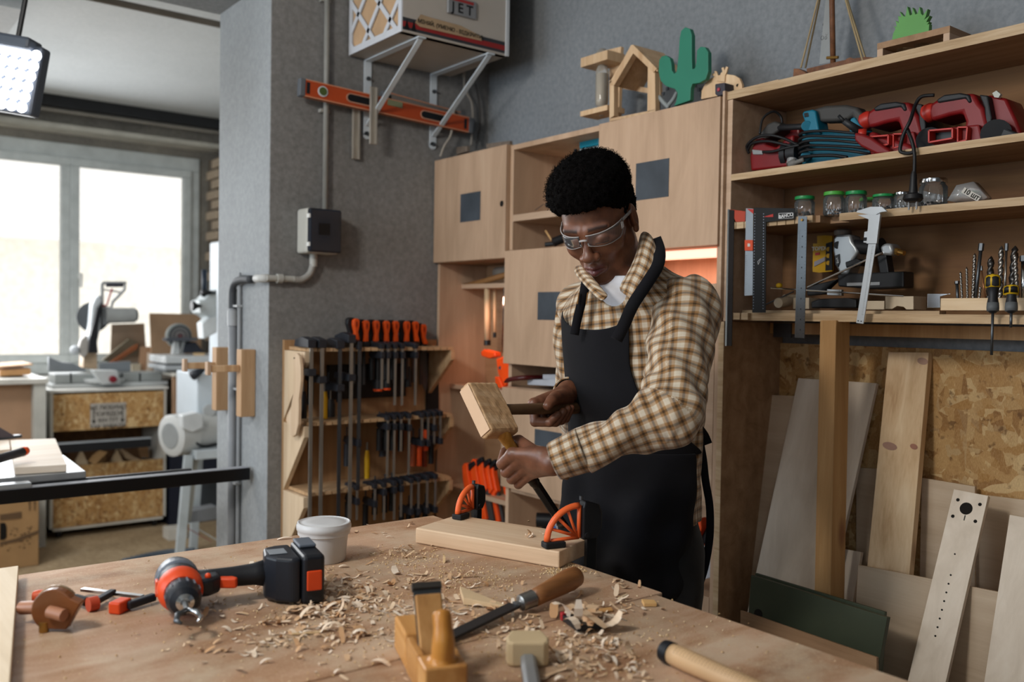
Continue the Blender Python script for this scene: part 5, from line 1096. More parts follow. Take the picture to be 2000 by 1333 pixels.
t = thing('hand_saw', 'curved saw blade and black sheath hanging at the right end of the rack', 'saw', Y(835, 740, YB-.04)); PYp(M(), [(824,688),(834,688),(836,740),(832,766),(826,755)], YB-.06, .003).build('blade', plain('55565a', .4, .5), t); PYp(M(), [(836,690),(857,685),(857,800),(833,802),(834,745)], YB-.03, .008).build('sheath', plain('191a1d', .5), t)
# ================================================================ workbench
def bench_mat():
    t = NT('worn_bench_plywood'); v = t.coord(rand=True); n = t.noise(t.coord(scale=(1, 4.5, 1), rand=True), 3.0, 7, .62, .6); n2 = t.noise(v, 9, 6, .65)
    c = t.ramp(n, [(.28, '936a4d'), (.44, 'b0896a'), (.58, 'c29f84'), (.74, 'd2b9a0')])
    c = t.mix(t.ramp(n2, [(.45, 0.0), (.72, .75)]), c, 'cdbba2')
    n3 = t.noise(v, 260, 3, .7); c = t.mix(t.ramp(n3, [(.56, 0.0), (.72, .8)]), c, 'ddc7a4')
    n4 = t.noise(v, 2.2, 3); c = t.mix(t.ramp(n4, [(.35, .35), (.6, 0.0)]), c, '6b4a30'); t.col(c); t.rough(.6); t.bump(n3, .25, .001); return t.m
W_bench = bench_mat(); BZ = .92
bx1 = 1.235; by1 = 1.905; bs = 1.128
W_side = wood('bench_side_pine', '8c6a4b', 'a98560', 'bf9d77', 'Y', 1)
def bench(name, label, x0, x1, y0, y1, z=BZ):
    t = thing(name, label, 'workbench', ((x0+x1)/2, (y0+y1)/2, 0))
    M().box((x0, y0, z-.03), (x1, y1, z)).build('tabletop', W_bench, t, bevel=.003)
    M().box((x0+.06, y1-.1, z-.12), (x1-.06, y1-.08, z-.031)).build('apron', W_side, t); M().box((x0+.06, y0+.08, z-.12), (x1-.06, y0+.1, z-.031)).build('apron', W_side, t)
    for xx in (x0+.06, x1-.14):
        for yy in (y0+.06, y1-.14): M().box((xx, yy, 0), (xx+.08, yy+.08, z-.121)).build('leg', W_side, t, bevel=.002)
    return t
bench('workbench', 'worn plywood workbench at which the man works, strewn with shavings', -.35, bx1, bs+.002, by1)
bench('workbench', 'nearer worn plywood workbench joined to the first along a seam', -.35, 1.215, -.35, bs-.001)
sl = M().add([(.30-.0+0, 1.93, BZ-.03), (.295, 1.93, BZ-.03)], []) 
m = M(); a0 = Z(36, 1128, BZ+.006); a1 = Z(20, 1345, BZ+.006); dr = (a1-a0).normalized(); a1 = a0+dr*1.2
m.prism([(0,0),(0,1.3),(-.6,1.3),(-.6,0)], (a0.x, a0.y, BZ-.02), (1,0,0), (dr[0], dr[1], 0), (0,0,.026)) 
o = m.build('plywood_sheet', wood('pale_sheet', 'bfa98c', 'd2bfa3', 'dfcfb7', 'Y', 1), None, bevel=.001); tag(o, 'pale clean plywood sheet along the left side of the bench', 'board')
o.location.z = .0215
# ---- helper to place on the bench
def B(u, v, dz=0.0): return Z(u, v, BZ+dz)
# bucket
c = B(632, 1094); c = Vector((c.x, c.y, BZ+.0005))
pL, pR = B(585, 1094), B(679, 1094); r0 = (pR-pL).length/2*.98
t = thing('bucket', 'white round plastic tub with a snap on lid on the bench', 'tub', c)
zt_ = .078
WP = plain('c9cacc', .35, 0, .02)
M().lathe([(r0*.90, 0), (r0*.93, .003), (r0*1.02, zt_*.66), (r0*1.03, zt_*.68), (r0*1.05, zt_*.70)], c, (0,0,1), 48).build('tub', WP, t, smooth=True, sharp=50)
M().lathe([(r0*1.05, zt_*.68), (r0*1.10, zt_*.70), (r0*1.11, zt_*.80), (r0*1.15, zt_*.82), (r0*1.16, zt_*.92), (r0*1.13, zt_*.96), (r0*1.12, zt_*1.0), (r0*1.07, zt_*1.01), (r0*1.05, zt_*.995), (r0*.9, zt_*.992), (r0*.88, zt_*1.0), (r0*.5, zt_*1.0), (0, zt_*1.005)], c, (0,0,1), 48).build('lid', WP, t, smooth=True, sharp=50)
# workpiece board
WK = wood('planed_pine', 'c0a080', 'd4b696', 'e0c9ad', 'X', 1.1, .55, contrast=1.2)
TH = .034
k0, k1, k2, k3 = B(811, 1064, 0), B(1092, 1112, 0), B(1172, 1082, 0), B(873, 1022, 0)
kb = [B(811, 1062), B(1092, 1112)]
e1 = (kb[1]-kb[0]).normalized(); e2 = Vector((-e1.y, e1.x, 0))
Lw = (kb[1]-kb[0]).length; q = Z(1174, 1050, BZ+TH); Ww = (Vector((q.x, q.y, 0))-Vector((kb[1].x, kb[1].y, 0))).dot(e2)
WF_ = frame(kb[0], e1, (0,0,1)); t = thing('workpiece_board', 'thick planed pine board clamped on the bench, being chiselled', 'board', rot=WF_)
m = M(WF_); m.prism([(0, 0), (Lw, 0), (Lw, Ww-.02), (Lw-.012, Ww), (0, Ww)], (0,0,.0008), (1,0,0), (0,1,0), (0,0,TH)); m.build('board', WK, t, bevel=.003)
KZ = BZ+TH+.001
def K(u, v, dz=0): return Z(u, v, KZ+dz)
# clamps holding the workpiece: orange fan lever, black pad, black upright body
def hclamp(u, v, label, s, ubar, vbar, bz):
    p = K(u, v); d = (K(ubar, vbar)-p); d.z = 0; L = d.length; Fm = frame(p, d, (0,0,1)); t = thing('hold_down_clamp', label, 'clamp', rot=Fm, group='orange levered clamps on the bench')
    M(Fm).box((-.018*s, -.013, .0003), (.022*s, .013, .013)).build('rubber_pad', RUBBER, t, bevel=.003)
    OC = plain('ef6a35', .4, 0, .04)
    R = .060*s; cx = .052*s
    m = M(Fm)
    ring = []
    for i in range(13):
        a = math.radians(180-i*7.5); ring.append((cx+R*math.cos(a)*1.05, 0, .013+R*math.sin(a)))
    m.tube(ring, .0052, 10, flat=(1, 1.3)); m.build('curved_rim', OC, t, smooth=True)
    m = M(Fm); m.tube([(ring[-1][0], 0, ring[-1][2]), (cx, 0, .016)], .0045, 8); m.build('rear_rib', OC, t, smooth=True)
    for k in (3, 6, 9): M(Fm).tube([(ring[k][0], 0, ring[k][2]), (cx-.004+.0*k, 0, .018+.0*k)], .0032, 8).build('spoke', OC, t, smooth=True)
    M(Fm).tube([(-.004*s, 0, .014), (cx, 0, .016)], .004, 8).build('base_rib', OC, t, smooth=True)
    M(Fm).prism([(cx+.004, .012), (cx+.004, .068*s), (cx+.008, .080*s), (cx+.036*s, .072*s), (cx+.042*s, .058*s), (cx+.042*s, .030*s), (cx+.030*s, .012)], (0, .012, 0), (1,0,0), (0,0,1), (0,-.024,0)).build('housing', BLACK, t, bevel=.003)
    M(Fm).cyl((cx+.012, -.0122, .022), (cx+.012, -.0150, .022), .005, 12).build('pivot', DKP, t)
    M(Fm).box((cx+.014*s, -.006, -bz), (cx+.034*s, .006, .0119)).build('bar', BLACKM, t, bevel=.001)
    M(Fm).cyl((cx+.004, 0, .081*s), (cx+.004, 0, .088*s), .004, 10).build('release_knob', STEELD, t)
    return t
hclamp(1079, 1070, 'orange levered clamp at the near end of the pine board', 1.15, 1141, 1064, .16)
hclamp(899, 1014, 'orange levered clamp at the far end of the pine board', .92, 945, 1000, .16)
# ---- drill
dA = B(380, 1214); dB = B(560, 1192)
DX = (dB-dA); DX.z = 0; DX.normalize()          # handle direction
ax = (B(372, 1275)-B(345, 1180)); ax.z = 0; ax = (ax-DX*ax.dot(DX)*.8).normalized()   # chuck direction
o = B(350, 1195); hc = Vector((o.x, o.y, BZ+.043))
DF = frame(hc, DX, (0,0,1)) @ Matrix.Diagonal((1.08, 1.12, 1.08, 1)); sgn = 1 if ax.dot(DF.to_3x3() @ Vector((0,-1,0))) > 0 else -1
t = thing('cordless_drill', 'black and orange cordless drill lying on its side on the bench', 'drill', rot=DF)
DK = plain('1c2028', .4, 0, .1); DO = plain('d8481c', .4); DG = plain('5c6470', .35)
def D(y): return -y   # towards the viewer
c0 = (0, 0, 0)
M(DF).lathe([(.018,.075),(.028,.07),(.0325,.05),(.033,.0),(.031,-.02)], c0, (0,1,0), 28).build('motor_housing', DK, t, smooth=True, sharp=40)
M(DF).lathe([(.0335,.042),(.0335,.012)], c0, (0,1,0), 28).build('grey_shell', DG, t, smooth=True)
M(DF).lathe([(.034,-.010),(.034,-.022),(.031,-.034),(.026,-.040)], c0, (0,1,0), 28).build('clutch_ring', DO, t, smooth=True, sharp=40)
m = M(DF); m.lathe([(.022,-.040),(.0255,-.044),(.0255,-.066),(.021,-.078),(.012,-.084),(.012,-.078),(0.001,-.078)], c0, (0,1,0), 28); m.build('chuck', DK, t, smooth=True, sharp=35)
for k in range(14): a = 2*PI*k/14; M(DF).box((.0248*math.cos(a)-.001, -.065, .0248*math.sin(a)-.001), (.0248*math.cos(a)+.0018, -.045, .0248*math.sin(a)+.0018)).build('chuck_rib', DG, t)
M(DF).lathe([(.0125,-.0835),(.013,-.086),(.007,-.090)], c0, (0,1,0), 20).build('chuck_jaws', CHROME, t, smooth=True, sharp=30)
# spade bit
M(DF).cyl((0,-.088,0), (0,-.112,-.004), .0042, 8).build('bit_shank', STEEL, t)
m = M(DF); m.tube([(0,-.110,-.003),(-.013,-.118,-.006),(-.016,-.132,-.010),(-.010,-.140,-.012)], [.004,.0045,.0045,.002], 8); m.build('bit_fork', STEELD, t, smooth=True)
m = M(DF); m.tube([(0,-.110,-.003),(.013,-.116,-.006),(.017,-.130,-.010),(.012,-.140,-.012)], [.004,.0045,.0045,.002], 8); m.build('bit_fork', CHROME, t, smooth=True)
# side orange patches, handle, trigger, battery
M(DF).box((-.0345, -.008, -.012), (-.028, .012, .012)).build('side_patch', DO, t, bevel=.002)
M(DF).prism([(.020,-.030),(.042,-.028),(.06,-.012),(.06,.012),(.045,.030),(.020,.040)], (0,0,-.014), (1,0,0), (0,1,0), (0,0,.028)).build('switch_housing', DK, t, bevel=.006, seg=3)
hp = [(.025,.016,0),(.055,.018,0),(.085,.020,0),(.115,.022,0),(.140,.022,0)]
M(DF).tube(hp, [.018,.0165,.0165,.018,.024], 16, flat=(.95, 1.1, (0,0,1))).build('handle', plain('181a1f', .55, bump=.3), t, smooth=True)
M(DF).prism([(.048,-.006),(.070,-.016),(.082,-.020),(.086,-.012),(.080,-.002),(.062,.004)], (0,0,-.008), (1,0,0), (0,1,0), (0,0,.016)).build('trigger', DO, t, bevel=.003, seg=3)
M(DF).sphere((.040,-.018,.016), .005, 10).build('direction_button', DO, t, smooth=True)
BO = .134
M(DF).prism([(BO-.006,.0),(BO+.008,-.024),(BO+.03,-.040),(BO+.045,-.040),(BO+.045,.055),(BO+.02,.055),(BO,.045)], (0,0,-.036), (1,0,0), (0,1,0), (0,0,.072)).build('battery_foot', DK, t, bevel=.006, seg=3)
M(DF).box((BO+.046, -.046, -.039), (BO+.082, .056, .040)).build('battery', plain('15181e', .4, 0, .1), t, bevel=.007, seg=3)
M(DF).box((BO+.052, -.050, -.016), (BO+.076, -.0462, .016)).build('battery_button', DO, t, bevel=.002)
M(DF).box((BO+.05, .0, .0405), (BO+.078, .05, .046)).build('battery_rail', DG, t, bevel=.002)
M(DF).box((BO+.002, -.006, .0362), (BO+.030, .025, .0372)).build('light_label', plain('7f858c', .5), t, bevel=.0003)
# ---- small f clamp lying at the left
t = thing('bar_clamp', 'small orange handled bar clamp lying on the bench left of the drill', 'clamp', B(200, 1170))
M().bar(B(161,1152,.012), B(278,1166,.014), .010, .005).build('bar', CHROME, t)
h0, h1 = B(64, 1166,.012), B(135, 1162,.012)
M().tube(smooth_path([h0, h0*.6+h1*.4, h1], 4), [.008,.010,.011,.011,.010,.009,.008,.007,.006], 10, flat=(1, 1)).build('handle', plain('c4502a', .5), t, smooth=True)
M().tube([h1, B(160,1170,.014)], .0045, 8).build('spindle', STEEL, t, smooth=True); M().tube([B(148,1170,.014), B(170,1176,.013)], .008, 12).build('nut', DKP, t)
M().tube([B(172,1182,.012), B(190,1178,.012)], .012, 18).build('pressure_pad', plain('b84a30', .5), t, smooth=True, sharp=40)
M().bar(B(180,1180,.010), B(222,1156,.014), .012, .010).build('sliding_jaw', DB, t, bevel=.002)
M().bar(B(248,1184,.010), B(302,1166,.012), .014, .013).build('fixed_jaw', DB, t, bevel=.003)
M().bar(B(222,1190,.010), B(247,1178,.010), .022, .020).build('jaw_cap', plain('d9491c', .45), t, bevel=.003)
# ---- half round wooden block with a dowel, far left
p = B(108, 1232); t = thing('marking_gauge', 'dark polished half round wood and brass marking gauge, leftmost tool on the bench', 'gauge', p)
gx = (B(170,1215)-B(60,1215)).normalized(); Gf = frame(Vector((p.x,p.y,BZ+.034)), gx, (0,0,1)); rr = .033
hd_ = [(rr*math.cos(math.radians(a)), rr*math.sin(math.radians(a))) for a in range(35, 251, 12)]+[(.020,-.030),(.043,.012)]
M(Gf).prism(hd_, (0,-.010,0), (1,0,0), (0,0,1), (0,.018,0)).build('stock', plain('7a4a2a', .25, 0, .25), t, bevel=.002)
M(Gf).prism([(a*1.04, b*1.04) for a, b in hd_[:19]]+[(0,0)], (-.002,.0085,0), (1,0,0), (0,0,1), (0,.005,0)).build('brass_face', plain('8d7356', .3, .5), t, bevel=.001)
M(Gf).tube([(-.068,.035,-.010),(-.02,.014,-.002)], .0105, 16).tube([(-.004,-.0105,-.001),(.022,-.020,-.004)], .0098, 16).build('stem', plain('9b6b50', .4, 0, .2), t, smooth=True, sharp=40)
M(Gf).cyl((-.014,-.008,-.0335), (-.014,-.008,-.018), .007, 12).build('thumb_screw', BRASS, t)
# ---- hand plane
hb = B(835, 1333); pf = Z(775, 1215, BZ+.05)
pdir = Z(757,1190,BZ+.05)-Z(836,1333,BZ+.05); pdir.z = 0; pdir.normalize()
po = Z(864, 1290, BZ+.05)-pdir*.024; HF = frame(Vector((po.x, po.y, BZ)), pdir, (0,0,1))
PW = wood('varnished_plane_beech', 'a8713a', 'c58f52', 'd8a86c', 'X', 1.3, .35, contrast=.6); PD = wood('dark_plane_wood', '8f5a22', 'b57a35', 'c98f45', 'Z', 1.6, .3)
t = thing('hand_plane', 'wooden hand plane with an upright iron and a rounded front horn, in the foreground', 'plane', rot=HF)
LP = .215; hw = .0285; hz = .050
m = M(HF)
m.box((.0,-hw,.0005), (.048,hw,hz)).build('body', PW, t, bevel=.0035, seg=3)
M(HF).box((.049,-hw,.0005), (.120,-hw+.010,hz)).build('cheek', PW, t, bevel=.0015); M(HF).box((.049,hw-.010,.0005), (.120,hw,hz)).build('cheek', PW, t, bevel=.0015)
M(HF).prism([(.121,.0005),(LP,.0005),(LP,hz),(.135,hz)], (0,-hw,0), (1,0,0), (0,0,1), (0,2*hw,0)).build('body', PW, t, bevel=.003)
M(HF).box((.049,-hw+.0101,.0005), (.12,hw-.0101,.012)).build('sole', PD, t)
M(HF).bar((.062,0,.014), (.125,0,.118), .040, .003, (1,0,0)).build('iron', STEELD, t)
M(HF).bar((.069,0,.030), (.118,0,.108), .037, .012, (1,0,0)).build('wedge', wood('wedge_wood', '9a6b3a', 'b5854e', 'c79a62', 'Z', 1.5), t, bevel=.002)
M(HF).bar((.1215,0,.1145), (.129,0,.1205), .042, .010, (1,0,0)).build('iron_top', plain('2a2622', .8), t)
hs = smooth_path([(.022,0,hz),(.020,0,hz+.015),(.020,0,hz+.032),(.026,0,hz+.050),(.034,0,hz+.060)], 5)
M(HF).tube(hs, [.022,.019,.0165,.0155,.0155,.0155,.0155,.015,.015,.0145,.014,.0135,.013,.0125,.0125,.0125,.0125,.0125,.0125,.012,.009], 20).build('front_horn', PD, t, smooth=True)
# ---- rasp / file with wooden handle
f0 = B(866,1250,.006); f1 = B(1005,1183,.016); f2 = B(1045,1168,.022); f3 = B(1128,1125,.030)
t = thing('rasp', 'flat dark file with a turned wooden handle and steel ferrule on the bench', 'file', B(1000, 1185))
M().bar(f0, f1, .024, .005).build('blade', plain('35373a', .45, .6), t, bevel=.0008)
M().tube([f1, f1+(f2-f1)*.25], [.007,.006], 8).build('tang', STEEL, t)
d = (f2-f1).normalized()
M().lathe([(.007,0),(.0135,.004),(.0145,.010),(.0145,.028),(.0152,.030)], f1+(f2-f1)*.2, d, 20).build('ferrule', plain('8f8d8a', .3, .9), t, smooth=True, sharp=40)
hL = (f3-f2).length*1.02; M().lathe([(.0150,-.004),(.0158,hL*.15),(.0185,hL*.5),(.0205,hL*.78),(.0185,hL*.93),(.010,hL),(0.0,hL+.001)], f2, (f3-f2), 20).build('handle', wood('oiled_handle', '6f4526', '8f5f38', 'a87648', 'X', 1.5, .4), t, smooth=True)
# ---- blade with wooden head, front centre
t = thing('wooden_mallet_block', 'rounded pale wooden block on a silver grey shaft, bottom centre of the picture', 'mallet', B(1030, 1290))
g0 = B(1028,1256,.02); g1 = B(1038,1316,.02); md = (g1-g0); md.z = 0; md.normalize(); mf = frame(Vector((g0.x, g0.y, BZ+.018))-md*.008, md, (0,0,1))
M(mf).prism([(0,-.023),(0,.023),(.030,.031),(.048,.030),(.053,.022),(.053,-.022),(.048,-.030),(.030,-.031)], (0,0,-.0175), (1,0,0), (0,1,0), (0,0,.036)).build('head', plain('c4ad88', .7, 0, .1, bump=.3), t, bevel=.004, seg=3)
M(mf).prism([(-.011,-.009),(.011,-.009),(.011,.006),(.006,.010),(-.006,.010),(-.011,.006)], (.045,0,-.008), (0,1,0), (0,0,1), (.16,0,0)).build('shaft', plain('8f9295', .4, .4), t, bevel=.001)
# ---- rasp handle bottom right: pale handle with black end
t = thing('hand_tool', 'pale round tool handle with a black end cap and printed dots, bottom right', 'handle', B(1370, 1300))
h0 = B(1294,1270,.016); h1 = B(1470,1348,.016); d = (h1-h0).normalized()
M().lathe([(.0,-.002),(.010,0),(.0155,.004),(.0165,.010),(.0165,.020)], h0, d, 24).build('end_cap', plain('14171d', .45), t, smooth=True, sharp=40)
M().lathe([(.0150,.0205),(.0158,.05),(.0150,.10),(.0145,.24)], h0, d, 24).build('handle', plain('c9a57c', .5, 0, .07), t, smooth=True)
m = M(); sx_ = d.cross(Vector((0,0,1))).normalized(); uu = sx_.cross(d)
for i in range(30):
    for j in range(-2, 3):
        a = j*.2+.5; p_ = h0+d*(.035+i*.006)+(sx_*math.sin(-a)*-1+uu*math.cos(a))*.0159; m.sphere(p_, .0006, 4)
m.build('printed_dots', INK, t, kind='stuff')
# ---- scraper with red top
t = thing('scraper', 'black and red scraper half buried in curled shavings', 'scraper', B(1160, 1230))
s0 = B(1128, 1240); s1 = B(1188, 1232); sf = frame(Vector((s0.x,s0.y,BZ+.004)), s1-s0, (0,0,1)); 
M(sf).box((0,0,0), (.046,.055,.010)).build('plate', plain('1f2226', .4), t, bevel=.001); M(sf).box((-.001,.0555,-.001), (.047,.064,.013)).build('red_back', plain('a82a30', .4), t, bevel=.002)
# ---- offcut chips and wedge
def chip(u, v, s, label, pts, col, th=.004, tilt=0):
    p = B(u, v, .001); m = M(frame(p, Vector((math.cos(tilt), math.sin(tilt), 0)), (0,0,1))); m.prism([(a*s, b*s) for a, b in pts], (0,0,0), (1,0,0), (0,1,0), (0,0,th)); o = m.build('wood_offcut', col, None, bevel=.0006); tag(o, label, 'offcut'); return o
PCH = plain('d2b488', .6, 0, .1)
wa, wb, wc = B(898, 1158, .002), B(905, 1182, .002), B(1000, 1190, .002)
m = M(); m.add([wa, wb, wc, wa+Vector((0,0,.012)), wb+Vector((0,0,.012)), wc+Vector((0,0,.003))], [(0,2,1),(3,4,5),(0,1,4,3),(1,2,5,4),(2,0,3,5)]); o = m.build('wood_offcut', plain('d6bb95', .6), None, bevel=.0005); tag(o, 'long thin pale wedge of wood beside the file blade', 'offcut')
chip(1258, 1186, 1, 'small square wood chip standing near the bench edge behind the shavings', [(0,0),(.019,-.012),(.030,.004),(.014,.020)], plain('d0a56c', .6), .006)
chip(1168, 1148+50, 1, 'thin curled honey coloured chip behind the red scraper', [(0,0),(.026,-.010),(.034,.004),(.012,.010)], plain('c9975e', .6), .003)
chip(1210, 1185-13, 1, 'pale sliver of wood crossing the seam of the two benches', [(0,0),(.030,-.004),(.031,-.001),(.001,.004)], plain('dcc6a4', .6), .003, .4)
chip(870, 1100, 1, 'upright curled pale shaving in front of the pine board', [(0,0),(.016,.004),(.018,.008),(.002,.006)], PCH, .012, .8)
chip(570, 1242, 1, 'thin straight splinter in the foreground right of the drill', [(0,0),(.042,-.004),(.042,0),(0,.004)], PCH, .003, -.35)
chip(1030, 1050, 1, 'small pale chip on the clamped pine board', [(0,0),(.008,.002),(.006,.006)], PCH, .003).location.z += TH
# ---- shavings and dust, too many to count
sr = random.Random(3)
def shav(cx, cy, n, sp, smin, smax, wide=1.0, z=BZ):
    m = M()
    for i in range(n):
        while True:
            x = sr.gauss(cx, sp); y = sr.gauss(cy, sp*wide)
            if z > BZ+.01 or (x < bx1-.015 and y < by1-.01): break
        s = sr.uniform(smin, smax)*(1 if sr.random() < .8 else 1.7); yaw = sr.uniform(0, 6.28); pit = sr.gauss(0, .30); w_ = s*sr.uniform(.16, .42); curl = sr.uniform(-2.4, 2.4); N = 5
        ca, sa = math.cos(yaw), math.sin(yaw); vs = []; px_, pz_, ang = -s/2, 0, pit-curl/2
        for k in range(N+1):
            for sd in (-1, 1):
                vs.append((px_, sd*w_/2*(1 if 0 < k < N else .6), pz_))
            px_ += math.cos(ang)*s/N; pz_ += math.sin(ang)*s/N; ang += curl/N
        zm = min(v[2] for v in vs); vs = [(x+a*ca-b*sa, y+a*sa+b*ca, z+.0012+c_-zm) for a, b, c_ in vs]
        m.add(vs, [(2*k, 2*k+1, 2*k+3, 2*k+2) for k in range(N)])
    return m
def shmat(n, c1, c2, c3):
    t = NT(n); g = t.n('NewGeometry'); c = t.ramp(g.outputs['Random Per Island'], [(0, c1), (.5, c2), (1, c3)]); t.col(c).rough(.7); return t.m
SM = shmat('curled_shavings', 'c0946a', 'dabd9c', 'eadccb')
spots = [(B(660,1150), 110, .060, 1.0), (B(620,1235), 150, .060, 1), (B(730,1190), 110, .060, 1), (B(790,1080), 40, .045, 1), (B(870,1150), 60, .07, 1), (B(950,1210), 50, .05, 1), (B(1160,1260), 70, .030, 1), (B(1180,1310), 60, .045, 1), (B(1130,1290), 30, .04, 1), (B(400,1130), 14, .05, 1), (B(560,1070), 10, .07, 1), (B(1190,1180), 34, .05, 1), (B(420,1190), 12, .03, 1), (B(700,1290), 40, .09, 1), (B(500,1230), 30, .09, 1), (B(1000,1240), 30, .06, 1), (B(730,1040), 12, .04, 1), (B(1230,1140), 10, .03, 1), (B(1080,1230), 24, .05, 1), (B(640,1180), 90, .05, 1), (B(585,1130), 40, .03, 1)]
m = M()
for c_, n_, sp_, wd_ in spots:
    g = shav(c_.x, c_.y, n_, sp_, .008, .022, wd_); m.add([tuple(v) for v in g.v], g.f)
g = shav(B(1155,1225).x, B(1155,1225).y, 26, .02, .02, .05, 1, BZ+.012); m.add([tuple(v) for v in g.v], g.f)
g = shav(K(1035,1048).x, K(1035,1048).y, 16, .008, .006, .014, 1, KZ); m.add([tuple(v) for v in g.v], g.f)
o = m.build('wood_shavings', SM, None); tag(o, 'curled wood shavings scattered over the bench top', 'shavings', None, 'stuff')
m = M()
for c_, n_, sp_ in ((B(1130,1105), 420, .028), (B(1090,1118), 200, .016), (B(870,1120), 260, .05), (B(800,1090), 260, .045), (B(950,1135), 220, .05), (B(650,1200), 500, .14), (B(1150,1270), 300, .07), (B(1300,1240), 160, .10), (B(800,1250), 300, .15), (B(900,1200), 300, .15), (B(500,1120), 120, .2), (B(300,1200), 90, .2)):
    for i in range(n_):
        x, y = sr.gauss(c_.x, sp_), sr.gauss(c_.y, sp_)
        if x > bx1-.012 or y > by1-.01: continue
        s = sr.uniform(.0008, .0028); a = sr.uniform(0, 6.28); z0 = BZ+.0006; ca, sa = math.cos(a)*s, math.sin(a)*s
        m.add([(x+ca, y+sa, z0), (x-sa, y+ca, z0+s*.3), (x-ca, y-sa, z0), (x, y, z0+s*.9)], [(0,1,3),(1,2,3),(2,0,3)])
o = m.build('sawdust', shmat('dust', 'b8925c', 'd6b78a', 'e8d3ae'), None); tag(o, 'fine sawdust and small chips sprinkled across the bench top', 'sawdust', None, 'stuff')
# ================================================================ machines and benches by the window
def G(u, v, y): return Y(u, v, y)
def pyb(name, pts, y0, d, mat, parent, **k): m = M(); PYp(m, pts, y0, d); return m.build(name, mat, parent, **k)
PAL = plain('c6c2b8', .6, 0, .06); MW = plain('b9bcbb', .45, 0, .06); MG = plain('7d8286', .45, .2, .08); TAN = plain('a58468', .7, 0, .08)
OSB2 = osb('strand_board_drawer', .8)
yc1 = 6.12
a = G(97, 1043, yc1); b = G(325, 757, yc1); cx0, cx1, cz1 = a.x, b.x, G(210, 759, yc1).z
t = thing('tool_cabinet', 'strand board fronted cabinet under the mitre saw with an open middle bin', 'cabinet', ((cx0+cx1)/2, 6.4, .04))
e_ = .018
M().box((cx0, yc1, .05), (cx0+e_, 6.72, cz1-e_)).build('side', PAL, t); M().box((cx1-e_, yc1, .05), (cx1, 6.72, cz1-e_)).build('side', PAL, t); M().box((cx0, yc1, .05), (cx1, 6.72, .05+e_)).build('bottom', PAL, t)
M().box((cx0-.01, yc1-.01, cz1-e_+.001), (cx1+.01, 6.72, cz1)).build('top', plain('cfcdc6', .6), t, bevel=.002)
z_ = [G(210, v, yc1).z for v in (768, 838, 905, 938, 1025)]
dr = M().box((cx0+e_, yc1-.004, z_[1]), (cx1-e_, yc1+.014, z_[0])).build('drawer_front', OSB2, t, bevel=.001)
M().box((cx0+e_+.001, yc1-.004, .07), (cx1-e_-.001, yc1+.014, z_[2]+.0)).build('bin_front', OSB2, t, bevel=.001)
M().box((cx0+e_, 6.60, .07), (cx1-e_, 6.61, z_[1])).build('back', W_dark, t); M().box((cx0+e_, yc1+.015, z_[2]-.12), (cx1-e_, 6.60, z_[2]-.11)).build('bin_floor', W_dark, t)
pa = G(176, 789, yc1-.005); pb = G(246, 832, yc1-.005)
sg = M().box((pa.x, yc1-.006, pb.z), (pb.x, yc1-.0045, pa.z)).build('paper_sign', plain('a9a298', .8), dr)
mid_ = (pa+pb)/2
for i, (s, sz) in enumerate((('МІ ЛЮБИМО', .034), ('ПОРЯДОК', .036), ('ВІН ТУТ', .030), ('ТАК ЗАВЖДИ', .032))): text(s, sz, frame((mid_.x, yc1-.0062, pa.z-.03-i*.040), (1,0,0), (0,-1,0)), INK, dr, bold=.0004)
for xx in (pa.x+.022, pb.x-.022): M().box((xx-.003, yc1-.0065, pb.z+.035), (xx+.003, yc1-.0061, pa.z-.03)).add([(xx-.013, yc1-.0065, pb.z+.045), (xx+.013, yc1-.0065, pb.z+.045), (xx, yc1-.0065, pb.z+.020)], [(0,2,1)]).build('drawn_arrow', INK, dr)
for xx in (cx0+.06, cx1-.06):
    for yy in (yc1+.05, 6.66): M().cyl((xx-.012, yy, .025), (xx+.012, yy, .025), .025, 14).cyl((xx, yy, .02), (xx, yy, .055), .008, 8).build('caster', BLACK, t)
t2 = thing('metal_rail', 'long thin metal fence rail lying across the open bin of the cabinet', 'rail', G(200, 860, yc1+.10)); q0 = G(100, 868, yc1-.10); q1 = G(292, 855, yc1-.10)
M().box((q0.x, yc1-.14, q1.z-.055), (q1.x, yc1-.10, q1.z-.002)).build('rail', BLACK, t2); M().box((q0.x, yc1-.141, q1.z-.0019), (q1.x, yc1-.09, q1.z+.004)).build('bright_top', plain('b5bcc2', .3, .3), t2)
for i, (pts, c, lab) in enumerate((([(148,902),(160,880),(172,906),(170,912),(150,910)], 'a89478', 'small upright triangular offcut at the left of the bin'), ([(172,902),(195,882),(210,884),(186,908)], 'b08a5c', 'bundle of slanted sticks in the bin, lower one'), ([(180,892),(198,880),(208,896),(196,908)], 'a37c4e', 'second slanted stick in the bin'), ([(216,906),(229,878),(243,908)], 'b39a78', 'light pointed offcut standing in the middle of the bin'), ([(232,879),(240,878),(262,893),(288,903),(270,904),(246,896)], 'ab9070', 'long curved offcut leaning right in the bin'), ([(270,876),(290,874),(291,895),(275,893)], '9c7650', 'square block at the right end of the bin'))):
    o = pyb('wood_offcut', pts, yc1+.05+.03*i, .03, plain(c, .7), None); tag(o, lab, 'offcut', 'offcuts in the bin'); 
